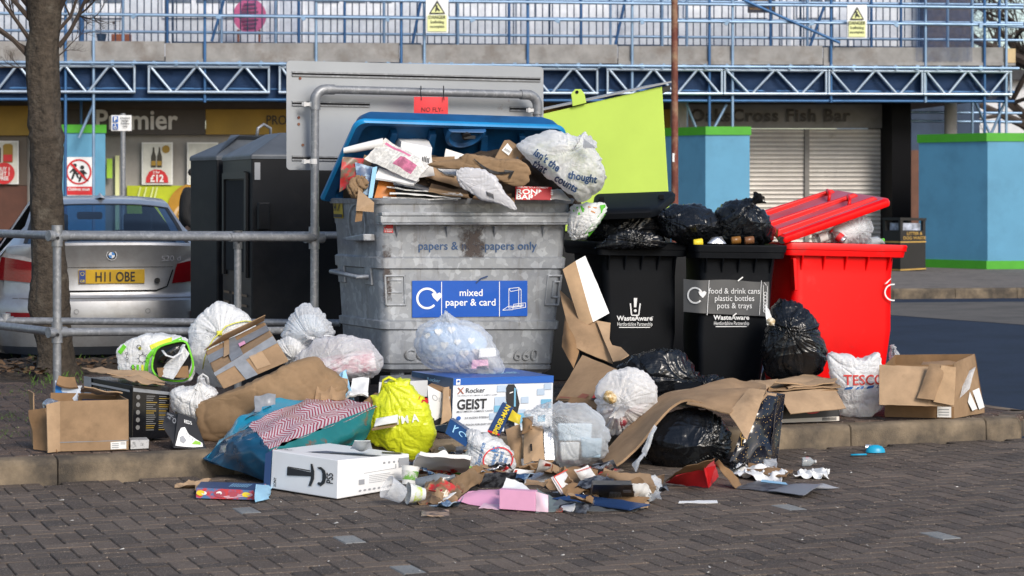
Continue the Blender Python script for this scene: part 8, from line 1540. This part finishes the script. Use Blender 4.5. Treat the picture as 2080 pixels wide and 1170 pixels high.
t = T('plastic_scoop', 'bright blue plastic scoop lying near the kerb at the right', 'scoop', G(1765, 922)); m_scoop = M('scoop_blue', (.01, .30, .50), .35); mb = MB(); c = G(1778, 920, .0); mb.loft([[c+V((math.cos(a)*r*1.25, math.sin(a)*r*.8, z)) for a in [2*math.pi*i/20 for i in range(20)]] for r, z in ((.045, .004), (.042, .022), (.03, .038), (.012, .045))], 0, True, True, True); mb.build('bowl', m_scoop, t, True, split=60); mb = MB(); a, b = G(1760, 923, .012), G(1728, 924, .010); mb.tube([a, b], .011, 0, 10, flat=.5); mb.build('handle', m_scoop, t, True)
bottle(G(1629, 938, .025), G(1656, 938, .025), .024, m_clearbot, 'small clear glass jar lying on the road', M('jar_lid', (.5, .5, .5), .3))
bottle(G(1757, 909, .02), G(1778, 909, .02), .018, m_foil, 'small crushed silver can by the kerb')
gcard('plastic_scrap', [(1636, 931), (1644, 931), (1643, 928), (1637, 928)], m_red, 'tiny red plastic scrap behind the glass jar', 'plastic scrap', .008, th=.004)

# ---- small scraps that fill the spill and the bin
rnd = random.Random(21)
kinds = [('card_scrap', m_card, 'small torn brown card scrap in the litter at the front of the heap', 'cardboard', 'brown card scraps in the front litter'), ('card_scrap', m_card3, 'small dark brown card scrap in the litter at the front of the heap', 'cardboard', 'dark brown card scraps in the front litter'), ('paper_scrap', m_paper, 'small crumpled white paper scrap in the litter at the front of the heap', 'paper', 'white paper scraps in the front litter'),
         ('wrapper', m_darkmix, 'small dark printed wrapper in the litter at the front of the heap', 'wrapper', 'dark wrappers in the front litter'), ('foil_scrap', m_foil, 'small silver foil scrap in the litter at the front of the heap', 'foil', 'foil scraps in the front litter'), ('wrapper', m_redmix, 'small red printed wrapper in the litter at the front of the heap', 'wrapper', 'red wrappers in the front litter'), ('wrapper', m_bluemix, 'small blue printed wrapper in the litter at the front of the heap', 'wrapper', 'blue wrappers in the front litter')]
for i in range(150):
    if i < 58: x, y = rnd.gauss(1080, 130), rnd.gauss(985, 22)
    elif i < 84: x, y = rnd.gauss(930, 70), rnd.gauss(945, 16)
    elif i < 116: x, y = rnd.gauss(905, 40), rnd.gauss(922, 14)
    else: x, y = rnd.gauss(1090, 150), rnd.gauss(1000, 22)
    x = min(1345, max(800, x)); y = min(1034, max(915, y)); k = kinds[[0, 2, 1, 3, 0, 4, 5, 2, 6, 3, 1][i % 11]]
    if 925 < x < 1125 and y > 982: continue
    z = .01 if y > 1015 else rnd.uniform(.01, .09); c = G(x, y, z); a = rnd.uniform(0, 6.3); L, W = (rnd.uniform(.04, .11), rnd.uniform(.025, .07)) if i < 116 else (rnd.uniform(.015, .05), rnd.uniform(.01, .03)); u = V((math.cos(a), math.sin(a), rnd.uniform(-.35, .35)))*L; v = V((-math.sin(a), math.cos(a), rnd.uniform(-.2, .7)))*W
    card(k[0], c-u-v*rnd.uniform(.7, 1), c+u-v, c+u*rnd.uniform(.7, 1)+v, c-u*rnd.uniform(.6, 1)+v*rnd.uniform(.6, 1), k[1], .003, 9, rnd.uniform(-.015, .02), rnd.uniform(.006, .03), 100+i, tag=(k[2], k[3], k[4]), floor=.004, cf=14)
for i in range(34):
    x, y = rnd.uniform(700, 1130), rnd.uniform(335, 402); Yc = 13.72+.0008*(x-760)+rnd.uniform(-.12, .1); c = P(x, y, Yc); a = rnd.uniform(-.6, .6); L, W = rnd.uniform(.06, .15), rnd.uniform(.03, .08)
    u = V((math.cos(a), rnd.uniform(-.4, .4), math.sin(a)))*L; v = V((-math.sin(a)*.5, rnd.uniform(-.2, .8), math.cos(a)))*W; m_ = [m_card, m_card3, m_news2, m_kraft, m_card2, m_paper, m_darkmix, m_card][i % 8]; wht = m_ in (m_news2, m_paper, m_darkmix)
    card('paper_scrap' if wht else 'card_scrap', c-u-v, c+u-v, c+u*.9+v, c-u+v*.9, m_, .004, 8, rnd.uniform(-.02, .03), rnd.uniform(.004, .018), 200+i, tag=('loose printed paper packed into the top of the galvanised bin' if wht else 'torn brown card packed into the top of the galvanised bin', 'paper' if wht else 'cardboard', 'loose papers packed in the galvanised bin' if wht else 'torn cards packed in the galvanised bin'), cf=10)
